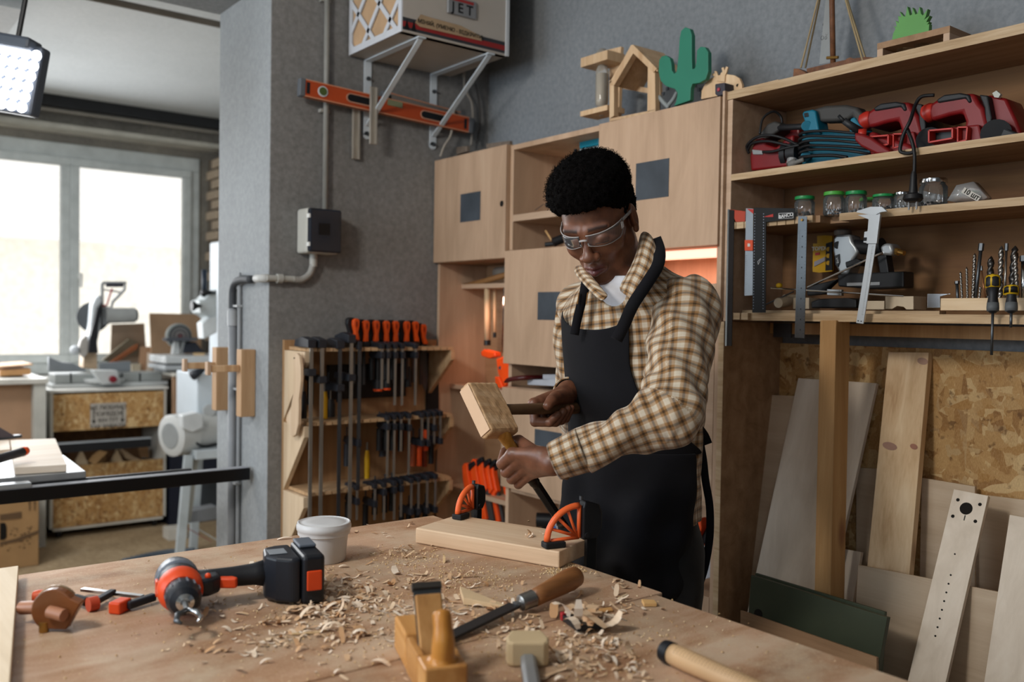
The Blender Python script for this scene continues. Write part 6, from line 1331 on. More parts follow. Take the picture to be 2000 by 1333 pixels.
# left bench
yt = 5.95
bxr = G(95, 740, yt).x; zt = G(50, 741, yt).z
t = thing('side_bench', 'pale topped side bench at the left edge by the window', 'workbench', (bxr-.8, 6.3, 0))
M().box((bxr-2.2, yt, zt-.03), (bxr, 6.7, zt)).build('top', plain('c2bfb6', .5), t, bevel=.002)
M().box((bxr-.075, yt+.02, 0.0), (bxr-.01, 6.68, zt-.031)).build('side', plain('b5b4ac', .6), t); M().box((bxr-2.2, yt+.1, .0), (bxr-.076, yt+.118, zt-.031)).build('front_panel', TAN, t)
for pts, lab in (([(0,716),(64,711),(64,714),(0,719)], 'thin board with brown edge lying across the left bench, upper one'), ([(0,724),(60,720),(60,732),(0,735)], 'stacked board with brown edge on the left bench, lower one')):
    o = pyb('stacked_board', [(u, v) for u, v in pts], yt+.18, .35, plain('b38658', .6), None); tag(o, lab, 'board', 'boards on the left bench')
# cardboard box
CB = plain('9c7a52', .85, 0, .1); yb_ = 5.55
p0 = G(-60, 1080, yb_); p1 = G(76, 968, yb_)
t = thing('cardboard_box', 'printed cardboard box standing on the floor at the left edge', 'box', ((p0.x+p1.x)/2, yb_+.2, 0))
M().box((p0.x, yb_, .001), (p1.x, yb_+.38, p1.z)).build('box', CB, t, bevel=.004)
pr_ = plain('5c4630', .85); m = M(); sr2 = random.Random(5)
for i in range(60):
    xx = sr2.uniform(p0.x+.02, p1.x-.04); zz = sr2.uniform(.10, .22); s = sr2.uniform(.006, .012); m.box((xx, yb_-.001, zz), (xx+s, yb_-.0001, zz+s*.8))
m.build('printed_pattern', pr_, t, kind='stuff')
pyb('tape_band', [(0,1018),(42,1013),(42,1000),(0,1006)], yb_-.003, .002, pr_, t)
pyb('black_print', [(0,1022),(10,1022),(13,1030),(13,1050),(9,1055),(0,1056)], yb_-.003, .002, BLACKM, t)
for u in (57, 67): pyb('arrow_mark', [(u,998),(u,984),(u-2,984),(u+1,979),(u+4,984),(u+2,984),(u+2,998)], yb_-.003, .002, pr_, t)
pyb('dark_stripe', [(0,1066),(0,1060),(30,1053),(76,1036),(76,1042),(34,1059)], yb_-.003, .002, pr_, t)
# right bench
yr = 6.0
q0 = G(300, 730, yr); q1 = G(385, 734, yr)
t = thing('side_bench', 'tan side bench with a white top between the cabinet and the pillar', 'workbench', (q1.x, 6.3, 0))
M().box((cx1+.012, yr, G(340,736,yr).z), (q1.x+.40, 6.48, G(340,729,yr).z)).build('top', plain('c9c5ba', .5), t, bevel=.002)
zt2 = G(340,729,yr).z; M().box((cx1+.02, yr+.05, G(340,840,yr).z), (q1.x+.5, yr+.07, G(340,736,yr).z-.001)).build('front_panel', TAN, t)
M().box((cx1+.02, yr+.10, .0), (q1.x+.39, 6.48, .5)).build('dark_cupboard', plain('171c2b', .6), t); M().box((q1.x+.5, yr+.05, 0), (q1.x+.53, 6.45, G(340,736,yr).z-.001)).build('side', TAN, t)
# mitre saw
ys = 6.35
t = thing('mitre_saw', 'white and grey sliding mitre saw with a raised head in front of the window', 'mitre saw', G(200, 757, ys))
zb0 = cz1+.001
def zat(u, v, y): return G(u, v, y).z
M().box((G(96,0,ys).x, ys-.12, zb0), (G(322,0,ys).x, ys+.14, zb0+.025)).build('base', MW, t, bevel=.004)
M().box((G(103,0,ys).x, ys-.10, zb0+.026), (G(312,0,ys).x, ys+.10, G(200,728,ys).z)).build('table', plain('8f9391', .4), t, bevel=.006)
for u in (137, 237, 272): pyb('table_gap', [(u,729),(u+3,729),(u+3,748),(u,748)], ys-.104, .003, BLACK, t)
m = M(); c = G(205, 752, ys-.1); m.lathe([(.13,0),(.135,.01),(.135,.025),(.0,.026)], (c.x, ys-.06, zb0+.03), (0,0,1), 30).build('turntable', MW, t, smooth=True, sharp=40)
pyb('lock_body', [(182,724),(230,724),(236,750),(200,752),(190,738)], ys-.20, .10, MW, t, bevel=.006)
c = G(220, 741, ys-.21); M().cyl((c.x, ys-.23, c.z), (c.x, ys-.201, c.z), .022, 18).build('red_knob', plain('7a1a26', .4), t, bevel=.003)
pyb('fence', [(195,726),(195,710),(255,706),(255,726)], ys+.02, .03, MG, t, bevel=.002); pyb('fence', [(95,726),(95,697),(120,708),(142,710),(165,720),(170,726)], ys+.02, .03, MG, t, bevel=.002)
pyb('pivot_post', [(162,720),(164,688),(182,684),(190,690),(190,722)], ys+.06, .12, plain('b39a7e', .5), t, bevel=.004)
pyb('blade_guard', [(172,664),(176,640),(180,596),(187,580),(196,576),(199,588),(197,640),(190,672),(176,672)], ys-.02, .09, plain('c3c9cc', .35), t, bevel=.012, seg=3, smooth=True, sharp=50)
c0 = (G(186,620,ys)); M().cyl((c0.x+.01, ys+.10, c0.z), (c0.x+.014, ys+.12, c0.z), .10, 40).build('blade', STEELD, t)
pyb('black_arm', [(173,690),(174,666),(184,628),(190,602),(199,590),(199,604),(192,640),(190,670),(192,690)], ys-.05, .03, BLACK, t, bevel=.004)
pyb('grey_arm', [(199,603),(211,600),(215,608),(214,634),(200,636)], ys-.01, .08, MG, t, bevel=.006)
M().tube([G(206,617,ys), G(262,616,ys)], [.052,.050], 20).tube([G(262,616,ys), G(268,616,ys)], [.050,.036], 20).build('motor', plain('9a9c9a', .5), t, smooth=True, sharp=40)
m = M(); g = [(199,553),(246,553),(243,566),(220,590),(217,603),(199,600)]; g = [G(u, v, ys) for u, v in g]
m.tube([g[0], g[1], g[2], g[3], g[4], g[5]], .011, 8, cap=True).tube([g[5], g[0]], .012, 8).tube([G(203,566,ys), G(240,572,ys)], .006, 8).build('handle', plain('9b9d9c', .5), t, smooth=True, sharp=60)
M().tube([G(207,557,ys-.015), G(241,557,ys-.015)], .014, 8).build('grip', plain('3b3b42', .6), t, smooth=True, sharp=60)
M().tube([G(219,564,ys-.02), G(213,582,ys-.02), G(209,596,ys-.02), G(200,598,ys-.02)], .006, 8).build('trigger', plain('a8303a', .4), t, smooth=True)
pyb('spring_clutter', [(152,688),(158,665),(168,655),(176,668),(172,690),(164,700)], ys+.0, .05, plain('a5a09a', .5), t, bevel=.006); M().sphere(G(146, 684, ys), .03, 12).build('clear_knob', plain('b9bec2', .4), t, smooth=True)
# boards and offcuts behind the saw
yw_ = 6.62
for pts, c, lab, dy in (([(215,710),(218,634),(282,632),(287,708)], '9b8672', 'tan plywood offcut leaning against the window behind the saw motor', 0), ([(292,612),(392,614),(395,727),(297,727)], '9a7c60', 'framed plywood panel standing on the right side bench behind the disc sander', -.175), ([(200,704),(252,662),(270,668),(270,690),(222,710)], '6f6552', 'dark stick bundle leaning under the saw motor', -.06), ([(215,708),(262,676),(270,672),(268,682),(225,710)], '8a4f2c', 'reddish brown stick leaning under the saw motor', -.09), ([(272,726),(275,678),(308,678),(308,726)], 'a88568', 'small upright plywood box side at the right of the mitre saw', -.1), ([(288,726),(290,690),(318,688),(318,726)], 'c7b8a6', 'pale upright block right of the mitre saw', -.14), ([(258,728),(258,712),(275,711),(275,728)], 'c2b59e', 'cream block beside the saw fence', -.12)):
    o = pyb('wood_board', pts, yw_+dy, .012 if dy > -.05 or dy < -.15 else .03, plain(c, .6, 0, .08), None, bevel=.001); tag(o, lab, 'board')
# disc sander and white planer table on the right bench
yd = 6.2
t = thing('disc_sander', 'bench disc sander with a round grey disc beside the pillar', 'sander', G(350, 690, yd))
c = G(353, 657, yd); M().lathe([(.085,0),(.085,.03),(.055,.04),(0,.042)], (c.x, yd+.06, c.z), (0,-1,0), 36).build('housing', plain('8a8f8c', .4), t, smooth=True, sharp=40)
for i, (r_, cc) in enumerate(((.074,'3f4042'),(.060,'6f6d6b'),(.046,'4b4a4c'),(.034,'7a7673'),(.022,'54494a'),(.010,'6b3a3c'))): M().cyl((c.x, yd+.016-i*.001, c.z), (c.x, yd+.0155-i*.001, c.z), r_, 32).build('disc_ring', plain(cc, .6), t)
pyb('table', [(324,661),(385,660),(386,666),(326,667)], yd-.08, .08, plain('4c4f55', .5), t)
pyb('black_body', [(358,690),(362,672),(382,668),(400,690)], yd-.02, .1, plain('232833', .5), t, bevel=.004); pyb('stand', [(338,692),(341,667),(350,667),(350,692)], yd-.02, .05, MW, t); pyb('stand', [(352,692),(355,667),(362,667),(360,692)], yd-.0, .05, MW, t)
t = thing('thickness_planer', 'low white thickness planer table lying on the right side bench', 'planer', G(350, 724, yd-.1))
M().box((G(320,700,yd-.15).x, yd-.17, G(350,723,yd-.15).z), (G(405,700,yd-.15).x+.2, yd+.2, G(350,714,yd-.15).z)).build('base', plain('a9adaf', .4), t, bevel=.006)
M().box((G(322,700,yd-.15).x, yd-.16, G(350,711,yd-.15).z), (G(405,700,yd-.15).x+.2, yd+.2, G(350,696,yd-.15).z)).build('table', plain('c9cccc', .4), t, bevel=.010)
M().box((G(326,700,yd-.15).x, yd-.12, zt2+.001), (G(405,700,yd-.15).x+.15, yd+.15, G(350,724,yd-.15).z)).build('feet', MG, t)
o = pyb('wood_offcut', [(382,690),(400,690),(400,696),(382,696)], yd-.1, .05, PCH, None); tag(o, 'small orange brown offcut lying on the planer table', 'offcut')
# --- band saw at the pillar
yg = 5.2
t = thing('band_saw', 'white band saw on a steel stand partly hidden by the pillar', 'band saw', G(400, 1080, yg))
xA = G(385, 800, yg).x
M().box((xA, yg-.0, G(400,820,yg).z), (xA+.55, yg+.38, G(400,730,yg).z)).build('lower_case', plain('c3ccd2', .4, 0, .04), t, bevel=.008)
M().box((xA+.18, yg+.05, G(400,730,yg).z), (xA+.5, yg+.33, 1.85)).build('column', plain('c3ccd2', .4, 0, .04), t, bevel=.01)
pyb('upper_guard', [(389,588),(400,585),(412,572),(424,565),(424,640),(405,618),(392,612)], yg+.05, .16, plain('bcc4c6', .4), t, bevel=.008); pyb('blade_cover', [(395,632),(410,620),(424,618),(424,650),(398,663)], yg+.04, .10, plain('ccd2d4', .4), t, bevel=.006)
M().tube([G(399,527,yg+.1), G(399,580,yg+.1)], .016, 12).build('guide_post', plain('1f2b3a', .4), t, smooth=True); M().tube([G(380,598,yg+.02), G(392,598,yg+.05)], [.02,.008], 12).tube([G(374,598,yg+.02), G(380,598,yg+.02)], .028, 12).build('star_knob', BLACK, t, smooth=True, sharp=40)
M().tube([G(396,572,yg+.0), G(420,572,yg+.05)], [.02,.008], 12).build('guide_knob', BLACK, t, smooth=True)
M().tube([G(376,734,yg-.02), G(398,722,yg)], [.03,.012], 12).build('table_knob', plain('20242b', .5), t, smooth=True)
c0 = G(332, 852, yg-.05); c1 = G(420, 838, yg+.05)
mo = M().tube([c0, c0*.97+c1*.03, c0*.6+c1*.4], [.098,.118,.118], 30).tube([c0*.58+c1*.42, c1+(c1-c0)*.4], .105, 30).build('motor', plain('c0c2c0', .4, 0, .03), t, smooth=True, sharp=40)
dd = (c1-c0).normalized(); M().lathe([(.075,0),(.07,-.004),(.0,-.006)], c0, dd, 24).build('fan_grille', plain('8f9393', .5), mo)
pyb('junction_box', [(356,838),(356,812),(384,806),(398,810),(398,836),(376,846)], yg-.17, .08, plain('c5c8c8', .4), mo, bevel=.008)
M().tube(smooth_path([G(378,850,yg-.12), G(382,864,yg-.12), G(398,872,yg-.1), G(424,868,yg-.05)], 5), .007, 8).build('power_lead', DKP, t, smooth=True)
c = G(407, 802, yg-.01); M().cyl((c.x, yg-.03, c.z), (c.x, yg-.001, c.z), .035, 18).build('switch_wheel', plain('b5b8b8', .4), t)
zl0 = G(400, 888, yg).z
for (ua, ub, yy) in ((368, 352, yg-.14), (388, 377, yg+.2)):
    p = G(ua, 890, yy); q = G(ub, 1072, yy); q = p+(q-p)*(p.z-.003)/(p.z-q.z); M().bar(p, q, .045, .03, (0,1,0)).build('leg', plain('b3bcc0', .4), t)
for dx in (.42,):
    for yy in (yg-.14, yg+.3): M().bar((G(368,890,yg).x+dx, yy, zl0), (G(352,1072,yg).x+dx+.1, yy, .003), .045, .03, (0,1,0)).build('leg', plain('b3bcc0', .4), t)
M().box((G(362,880,yg).x, yg-.18, zl0-.0), (G(362,880,yg).x+.60, yg+.32, zl0+.05)).build('stand_top', plain('b9c1c5', .4), t, bevel=.004)
M().bar(G(364,1020,yg-.13), G(424,1056,yg-.13), .004, .055, (0,1,0)).build('lower_brace', plain('b3bcc0', .4), t); M().bar(G(366,1032,yg-.145), G(412,1058,yg-.145), .004, .028, (0,1,0)).build('red_plate', plain('7c3038', .5), t)
pyb('dark_panel', [(372,925),(424,925),(424,1000),(382,1000)], yg+.28, .01, plain('3a4046', .6), t)
pyb('grey_panel', [(372,1000),(424,990),(424,1015),(368,1022)], yg+.0, .1, plain('6f7275', .6), t); pyb('panel', [(361,893),(388,893),(376,1000),(372,1020),(362,1020)], yg-.10, .01, plain('97978f', .6), t)
o = M().box((G(330,1000,yg+.5).x, yg+.5, 0.001), (G(350,1000,yg+.5).x+.05, yg+.62, .07)).build('floor_beam', PAL, None); tag(o, 'pale timber lying on the floor behind the band saw stand', 'timber')
# --- table saw in the middle distance
ytb = 3.30
cr = Z(168, 921, .875); 
t = thing('table_saw', 'table saw with a grey steel top and long black fence rails at the left', 'table saw', (cr.x-.6, ytb+.3, 0))
b1 = Z(122, 885, .88)
m = M(); m.prism([(cr.x-1.3, cr.y), (cr.x, cr.y), (b1.x+.0, cr.y+.42), (cr.x-1.3, cr.y+.42)], (0,0,.845), (1,0,0), (0,1,0), (0,0,.030)).build('table_top', plain('a3a6a8', .35, .6, .2), t, bevel=.002)
m = M().box((cr.x-1.6, cr.y+.03, .02), (cr.x-.62, cr.y+.40, .844)).build('cabinet', plain('3b3f44', .5), t, bevel=.004)
e0 = Z(489, 915, .85); zr = .852
rl = M().box((-1.6, e0.y, zr-.045), (e0.x, e0.y+.05, zr-.001)).build('fence_rail', plain('0d0c0d', .4, 0, .1), t, bevel=.002)
M().box((-1.6, e0.y+.004, zr-.0009), (e0.x-.002, e0.y+.046, zr+.0008)).build('pale_rail_top', plain('8f9298', .5), t)  # pale grey strip along the top of the black rail
M().box((-1.6, e0.y+.075, zr-.030), (e0.x-.19, e0.y+.095, zr+.002)).build('rear_rail', BLACK, t)
for k in range(3): M().cyl((-.5+k*.42, e0.y+.02, zr-.052), (-.5+k*.42, e0.y+.02, zr-.0451), .007, 8).build('rail_bolt', BLACK, t)
M().box((Z(0,935,zr).x-.1, e0.y+.002, zr+.001), (Z(40,935,zr).x, e0.y+.05, zr+.016)).build('fence_lock', plain('aab0b5', .3, .5), t, bevel=.002)
M().tube([Z(-30,905,.93), Z(20,890,.93), Z(44,883,.935)], [.014,.015,.016], 14).build('fence_handle', plain('2c2b2d', .5), t, smooth=True); M().tube([Z(44,883,.935), Z(50,881,.9355)], [.0165,.015], 14).build('handle_end', ORANGE, t, smooth=True)
zb3 = .876
bt = wood('board_on_saw', 'cdb9a2', 'dfcfbc', 'e9ddce', 'X', 1)
def zboard(label, px, th, z0=zb3, nm='plywood_board'):
    q = [Z(u, v, z0+th) for u, v in px]; m = M(); m.prism([(p.x, p.y) for p in q], (0,0,z0+.0005), (1,0,0), (0,1,0), (0,0,th-.0005)); o = m.build(nm, bt, None, bevel=.001); tag(o, label, 'board'); return o
zboard('square pale board lying on the table saw top', [(29,914),(130,908),(108,857),(20,860)], .024)
zboard('second pale board at the left edge on the table saw', [(-60,885),(20,878),(18,860),(-60,864)], .024)
t = thing('mitre_gauge', 'dark metal wedge and bar behind the boards on the table saw', 'gauge', Z(10, 850, .93)); g0 = Z(-40, 862, .90); g1 = Z(38, 852, .90)
M().bar(g0, g1, .03, .012).build('bar', STEELD, t); m = M(); m.prism([(0,0),(.13,0),(.06,.05),(0,.055)], (g0.x+.0, g0.y+.01, g0.z+.007), (1,0,0), (0,0,1), (0,.012,0)).build('wedge', plain('4a4246', .5), t)
t = thing('hose', 'ribbed grey hose lying on the floor just behind the workbench', 'hose', Z(330, 1090, .03))
m = M(); g = smooth_path([Z(240,1102,.03), Z(290,1090,.03), Z(330,1083,.03), Z(380,1080,.03)], 12)
m.tube(g, [.03 if i % 2 else .026 for i in range(len(g))], 12).build('hose', plain('4c555e', .5), t, smooth=True)
# ================================================================ the man: surfaces from distance fields
def vnorm(v): return v/max(np.linalg.norm(v), 1e-9)
def d_sph(p, c, r): return np.linalg.norm(p-np.asarray(c, np.float32), axis=1)-r
def d_ell(p, c, r, R=None):
    q = p-np.asarray(c, np.float32)
    if R is not None: q = q @ R
    r = np.asarray(r, np.float32); k = np.linalg.norm(q/r, axis=1); g = np.linalg.norm(q/(r*r), axis=1)
    return k*(k-1)/np.maximum(g, 1e-6)
def d_cap(p, a, b, ra, rb=None):
    rb = ra if rb is None else rb; a = np.asarray(a, np.float32); b = np.asarray(b, np.float32); ab = b-a
    t = np.clip(((p-a) @ ab)/max(float(ab @ ab), 1e-12), 0, 1); return np.linalg.norm(p-a-t[:, None]*ab, axis=1)-(ra+(rb-ra)*t)
def smin(a, b, k): h = np.clip(.5+.5*(b-a)/k, 0, 1); return b*(1-h)+a*h-k*h*(1-h)
def smax(a, b, k): return -smin(-a, -b, k)
def surfnet(fn, lo, hi, h):
    lo = np.array(lo, np.float32); hi = np.array(hi, np.float32); B_ = 4
    nb = np.ceil((hi-lo)/(h*B_)).astype(int); n = nb*B_+1
    cx = [lo[i]+(np.arange(nb[i])+.5)*h*B_ for i in range(3)]
    g = np.stack(np.meshgrid(*cx, indexing='ij'), -1).reshape(-1, 3).astype(np.float32); dc = fn(g).reshape(nb)
    act = np.abs(dc) < h*B_*1.7
    V = np.full(n, 1.0, np.float32); s = np.sign(dc); s[s == 0] = 1
    big = np.repeat(np.repeat(np.repeat(s, B_, 0), B_, 1), B_, 2); V[:-1, :-1, :-1] = big*.5
    V[-1] = .5; V[:, -1] = .5; V[:, :, -1] = .5
    m = np.zeros(n, bool); a = np.argwhere(act)
    off = np.stack(np.meshgrid(*[np.arange(B_+1)]*3, indexing='ij'), -1).reshape(-1, 3)
    ids = (a[:, None, :]*B_+off[None]).reshape(-1, 3); m[ids[:, 0], ids[:, 1], ids[:, 2]] = True
    idx = np.argwhere(m); V[m] = fn((lo+idx*h).astype(np.float32))
    S = V < 0
    c8 = [S[i:n[0]-1+i, j:n[1]-1+j, k:n[2]-1+k] for i in (0, 1) for j in (0, 1) for k in (0, 1)]
    cnt = sum(c.astype(np.int8) for c in c8); cells = np.argwhere((cnt > 0) & (cnt < 8)); acc = np.zeros((len(cells), 3)); num = np.zeros(len(cells))
    E_ = []
    for ax in range(3):
        o = [i for i in range(3) if i != ax]
        for p_ in (0, 1):
            for q_ in (0, 1):
                a0 = np.zeros(3, int); a0[o[0]] = p_; a0[o[1]] = q_; b0 = a0.copy(); b0[ax] = 1; E_.append((a0, b0))
    for a0, b0 in E_:
        A = cells+a0; Bq = cells+b0; va = V[A[:, 0], A[:, 1], A[:, 2]]; vb = V[Bq[:, 0], Bq[:, 1], Bq[:, 2]]; cr = (va < 0) != (vb < 0)
        t = np.where(cr, va/np.where(cr, va-vb, 1), 0); pt = A+t[:, None]*(b0-a0); acc[cr] += pt[cr]; num[cr] += 1
    vs = lo+acc/num[:, None]*h; ci = -np.ones(n-1, int); ci[cells[:, 0], cells[:, 1], cells[:, 2]] = np.arange(len(cells)); F = []
    for ax in range(3):
        sl0 = [slice(None)]*3; sl1 = [slice(None)]*3; sl0[ax] = slice(0, n[ax]-1); sl1[ax] = slice(1, n[ax])
        c = S[tuple(sl0)] != S[tuple(sl1)]; e = np.argwhere(c); o = [i for i in range(3) if i != ax]
        e = e[(e[:, o[0]] > 0) & (e[:, o[1]] > 0) & (e[:, o[0]] < n[o[0]]-1) & (e[:, o[1]] < n[o[1]]-1)]
        inside = S[e[:, 0], e[:, 1], e[:, 2]]; u = np.zeros(3, int); v = np.zeros(3, int); u[o[0]] = 1; v[o[1]] = 1
        q = np.stack([ci[tuple((e-u-v).T)], ci[tuple((e-v).T)], ci[tuple(e.T)], ci[tuple((e-u).T)]], 1)
        fl = inside if ax != 1 else ~inside; q[~fl] = q[~fl][:, ::-1]; F.append(q[(q >= 0).all(1)])
    return vs, np.concatenate(F)
def npmesh(name, vs, F, mat, parent, attr=None, mats=None):
    me = bpy.data.meshes.new(name); inv = np.array(WM[parent].inverted()) if parent is not None else np.eye(4)
    v = vs @ inv[:3, :3].T+inv[:3, 3]; me.from_pydata(v.tolist(), [], F.tolist()); me.update(); me.shade_smooth(); me.materials.append(mat)
    for k, a in (attr or {}).items():
        if a.ndim == 1: at = me.attributes.new(k, 'FLOAT', 'POINT'); at.data.foreach_set('value', a.astype(np.float32))
        else: at = me.attributes.new(k, 'FLOAT_VECTOR', 'POINT'); at.data.foreach_set('vector', a.astype(np.float32).ravel())
    o = bpy.data.objects.new(name, me); reg(o, name, parent); return o
def sinn(p, f, ph=0):   # cheap smooth pseudo noise
    x, y, z = p[:, 0]*f, p[:, 1]*f, p[:, 2]*f
    return (np.sin(x+1.7*np.sin(y*.9+ph)+ph)+np.sin(y*1.1+1.3*np.sin(z*.8+ph*2)+2.1)+np.sin(z*.95+1.5*np.sin(x*1.05)+ph*3))/3
# --- materials
def skin_mat():
    t = NT('dark_brown_skin'); at = t.n('Attribute'); at.attribute_name = 'tone'; v = t.coord(rand=False)
    n = t.noise(v, 40, 4); c = t.ramp(n, [(.3, '603b2a'), (.7, '7c503a')]); c = t.mix(t.math('MULTIPLY', at.outputs['Fac'], 1.0, clamp=True), c, '55282a')
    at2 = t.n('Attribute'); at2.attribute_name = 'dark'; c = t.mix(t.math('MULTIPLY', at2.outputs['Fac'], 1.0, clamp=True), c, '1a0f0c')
    t.col(c); t.rough(.42); t.b.inputs['Specular IOR Level'].default_value = .5
    t.b.inputs['Subsurface Weight'].default_value = .12; t.b.inputs['Subsurface Radius'].default_value = (.012, .005, .003); t.b.inputs['Subsurface Scale'].default_value = .5
    t.bump(t.noise(v, 900, 3), .12, .0006); return t.m
SKIN = skin_mat()
def plaid_mat():
    t = NT('brown_checked_flannel'); at = t.n('Attribute'); at.attribute_name = 'cloth'; sx = t.n('SeparateXYZ'); t.l(at.outputs['Vector'], sx.inputs[0])
    v0 = t.coord(rand=False); nz = t.noise(v0, 25, 2)
    def band(o, per, ph):
        f = t.math('FRACT', t.math('ADD', t.math('ADD', t.math('MULTIPLY', o, 1/per), ph), t.math('MULTIPLY', nz, .05)))
        return t.ramp(f, [(0.0, 'd2c8b8'), (.20, 'd8cfc0'), (.24, 'b3936a'), (.40, 'a37c4c'), (.44, '59401f'), (.56, '553c1e'), (.60, 'a37c4c'), (.76, 'b3936a'), (.82, 'd8cfc0')])
    a = band(sx.outputs[0], .026, 0); b = band(sx.outputs[1], .026, .3)
    c = t.mix(.5, a, b); mul = t.mix(.55, c, t.mix(1.0, a, b, 'MULTIPLY'))
    t.col(mul).rough(.95); t.b.inputs['Sheen Weight'].default_value = .2
    t.bump(t.noise(v0, 700, 3), .5, .001); return t.m
PLAID = plaid_mat()
BLKC = fabric('black_cotton', '0e0e13', .85, 1200, .25)
# --- pose
HO = np.array(P(1169.2, 430.2, 2.01)); 
def hrot(yaw, pitch, roll):
    fw = np.array([math.cos(yaw), math.sin(yaw), 0]); L = np.array([-math.sin(yaw), math.cos(yaw), 0]); U = np.array([0, 0, 1.])
    f2 = fw*math.cos(pitch)-U*math.sin(pitch); u2 = U*math.cos(pitch)+fw*math.sin(pitch); l3 = L*math.cos(roll)+u2*math.sin(roll); u3 = u2*math.cos(roll)-L*math.sin(roll)
    return np.array([l3, f2, u3]).T
HR = hrot(*[math.radians(a) for a in (-152.94, 32.7, 6.0)])
def hw_(l): return HO+HR @ np.array(l)
HM = Matrix([[*HR[0], HO[0]], [*HR[1], HO[1]], [*HR[2], HO[2]], [0, 0, 0, 1]])
man = thing('person', 'man in a brown checked shirt, black apron and clear goggles chiselling at the bench', 'person', (1.57, 1.51, 0))
SH_L = np.array([1.520, 1.345, 1.440]); EL_L = np.array([1.345, 1.212, 1.235]); WR_L = np.array([1.178, 1.380, 1.130])
SH_R = np.array([1.505, 1.675, 1.435]); EL_R = np.array([1.555, 1.715, 1.17]); WR_R = np.array(P(1110, 766, 2.125))
# torso sections: z, centre x, centre y, half width, half depth
SEC = np.array([(1.55, 1.455, 1.468, .070, .068), (1.51, 1.462, 1.472, .092, .080), (1.475, 1.474, 1.482, .132, .096), (1.43, 1.499, 1.496, .170, .108), (1.35, 1.522, 1.502, .176, .118), (1.25, 1.538, 1.505, .170, .120), (1.13, 1.550, 1.512, .158, .116), (1.0, 1.556, 1.518, .162, .122), (.90, 1.558, 1.522, .158, .120), (.80, 1.560, 1.522, .155, .118)])[::-1]
LAT = np.array([-.10, .995, 0]); FRT = np.array([-.995, -.10, 0])
def sec(z): return [np.interp(z, SEC[:, 0], SEC[:, i]) for i in (1, 2, 3, 4)]
def torso(p, grow=0.0, zlo=.97, zhi=1.57):
    cx, cy, a, b = sec(p[:, 2]); dx = p[:, 0]-cx; dy = p[:, 1]-cy; l = dx*LAT[0]+dy*LAT[1]; f = dx*FRT[0]+dy*FRT[1]
    a = a+grow; b = b+grow; k = np.sqrt((l/a)**2+(f/b)**2); d = (k-1)*np.minimum(a, b)
    return np.maximum(d, np.maximum(zlo-p[:, 2], p[:, 2]-zhi))
# --- head and body skin
nose_t = (0, .108, -.037)
def head(p):
    q = (p-HO.astype(np.float32)) @ HR.astype(np.float32); x = np.abs(q[:, 0]); qa = np.stack([x, q[:, 1], q[:, 2]], 1)
    d = d_ell(q, (0, -.012, .045), (.074, .096, .082))
    d = smin(d, d_ell(q, (0, .030, .000), (.066, .064, .072)), .02)
    d = smin(d, d_ell(q, (0, .036, -.045), (.054, .052, .062)), .02)
    d = smin(d, d_cap(qa, (.050, .000, -.055), (.018, .066, -.100), .018, .017), .02)
    d = smin(d, d_ell(q, (0, .074, -.104), (.020, .015, .016)), .014)
    d = smin(d, d_ell(qa, (.041, .060, -.030), (.022, .021, .022)), .018)      # cheeks
    d = smin(d, d_cap(qa, (.008, .089, .017), (.046, .074, .018), .0085, .008), .012)   # brow ridge
    d = smax(d, -d_ell(qa, (.031, .100, -.003), (.017, .017, .012)), .012)     # sockets
    d = smin(d, d_ell(qa, (.031, .0745, -.006), (.0165, .0155, .0135)), .003)   # closed lids
    d = smin(d, d_cap(q, (0, .090, .008), (0, .105, -.032), .0065, .010), .010)
    d = smin(d, d_ell(q, nose_t, (.0145, .0125, .0115)), .007)
    d = smin(d, d_ell(qa, (.0155, .099, -.041), (.0085, .0105, .0085)), .005)
    d = smax(d, -d_ell(qa, (.0085, .106, -.050), (.0045, .006, .004)), .002)
    d = smin(d, d_ell(q, (0, .083, -.070), (.026, .014, .018)), .012)
    d = smin(d, d_cap(qa, (0, .0985, -.0660), (.023, .0855, -.0715), .0072, .0040), .004)
    d = smin(d, d_cap(qa, (0, .0975, -.0800), (.021, .0850, -.0760), .0090, .0048), .004)
    d = smax(d, -d_cap(qa, (0, .1045, -.0725), (.022, .0900, -.0735), .0018), .002)
    d = smax(d, -d_cap(q, (0, .105, -.053), (0, .103, -.060), .0028), .004)
    # ears
    Re = np.array(Euler((-.15, 0, -.35)).to_matrix(), np.float32)
    e = d_ell(qa, (.077, -.012, -.006), (.0095, .0185, .031), Re); e = smax(e, -d_ell(qa, (.087, -.006, -.004), (.008, .010, .019), Re), .004)
    e = smin(e, d_ell(qa, (.078, -.006, -.034), (.006, .009, .009)), .004); d = smin(d, e, .005)
    a_, b_ = np.array((0, -.030, -.045), np.float32), None
    return d
NB = np.array([1.485, 1.486, 1.44])
def neck(p):
    a = hw_((0, -.028, -.04)); return d_cap(p, a, NB, .060, .066)
def body_fn(p): 
    d = smin(head(p), neck(p), .022); t = torso(p, -.022, .80, 1.53); return smin(d, t, .03)
def bodylow(p):
    d = torso(p, -.024, .80, 1.50)
    for S_, E__, W_ in ((SH_L, EL_L, WR_L), (SH_R, EL_R, WR_R)): d = smin(d, d_cap(p, S_, E__, .048, .037), .03); d = smin(d, d_cap(p, E__, W_, .038, .024), .015)
    for sgn in (-1, 1):
        h = np.array([1.565, 1.51, .88])+LAT*.085*sgn; k_ = np.array([1.545, 1.51, .48])+LAT*.10*sgn; f_ = np.array([1.575, 1.51, .09])+LAT*.105*sgn
        d = smin(d, d_cap(p, h, k_, .080, .055), .03); d = smin(d, d_cap(p, k_, f_, .055, .038), .02); d = smin(d, d_cap(p, f_+np.array([.02, 0, -.04]), f_+FRT*.16+np.array([0, 0, -.045]), .035, .03), .02)
    return d
parts = []
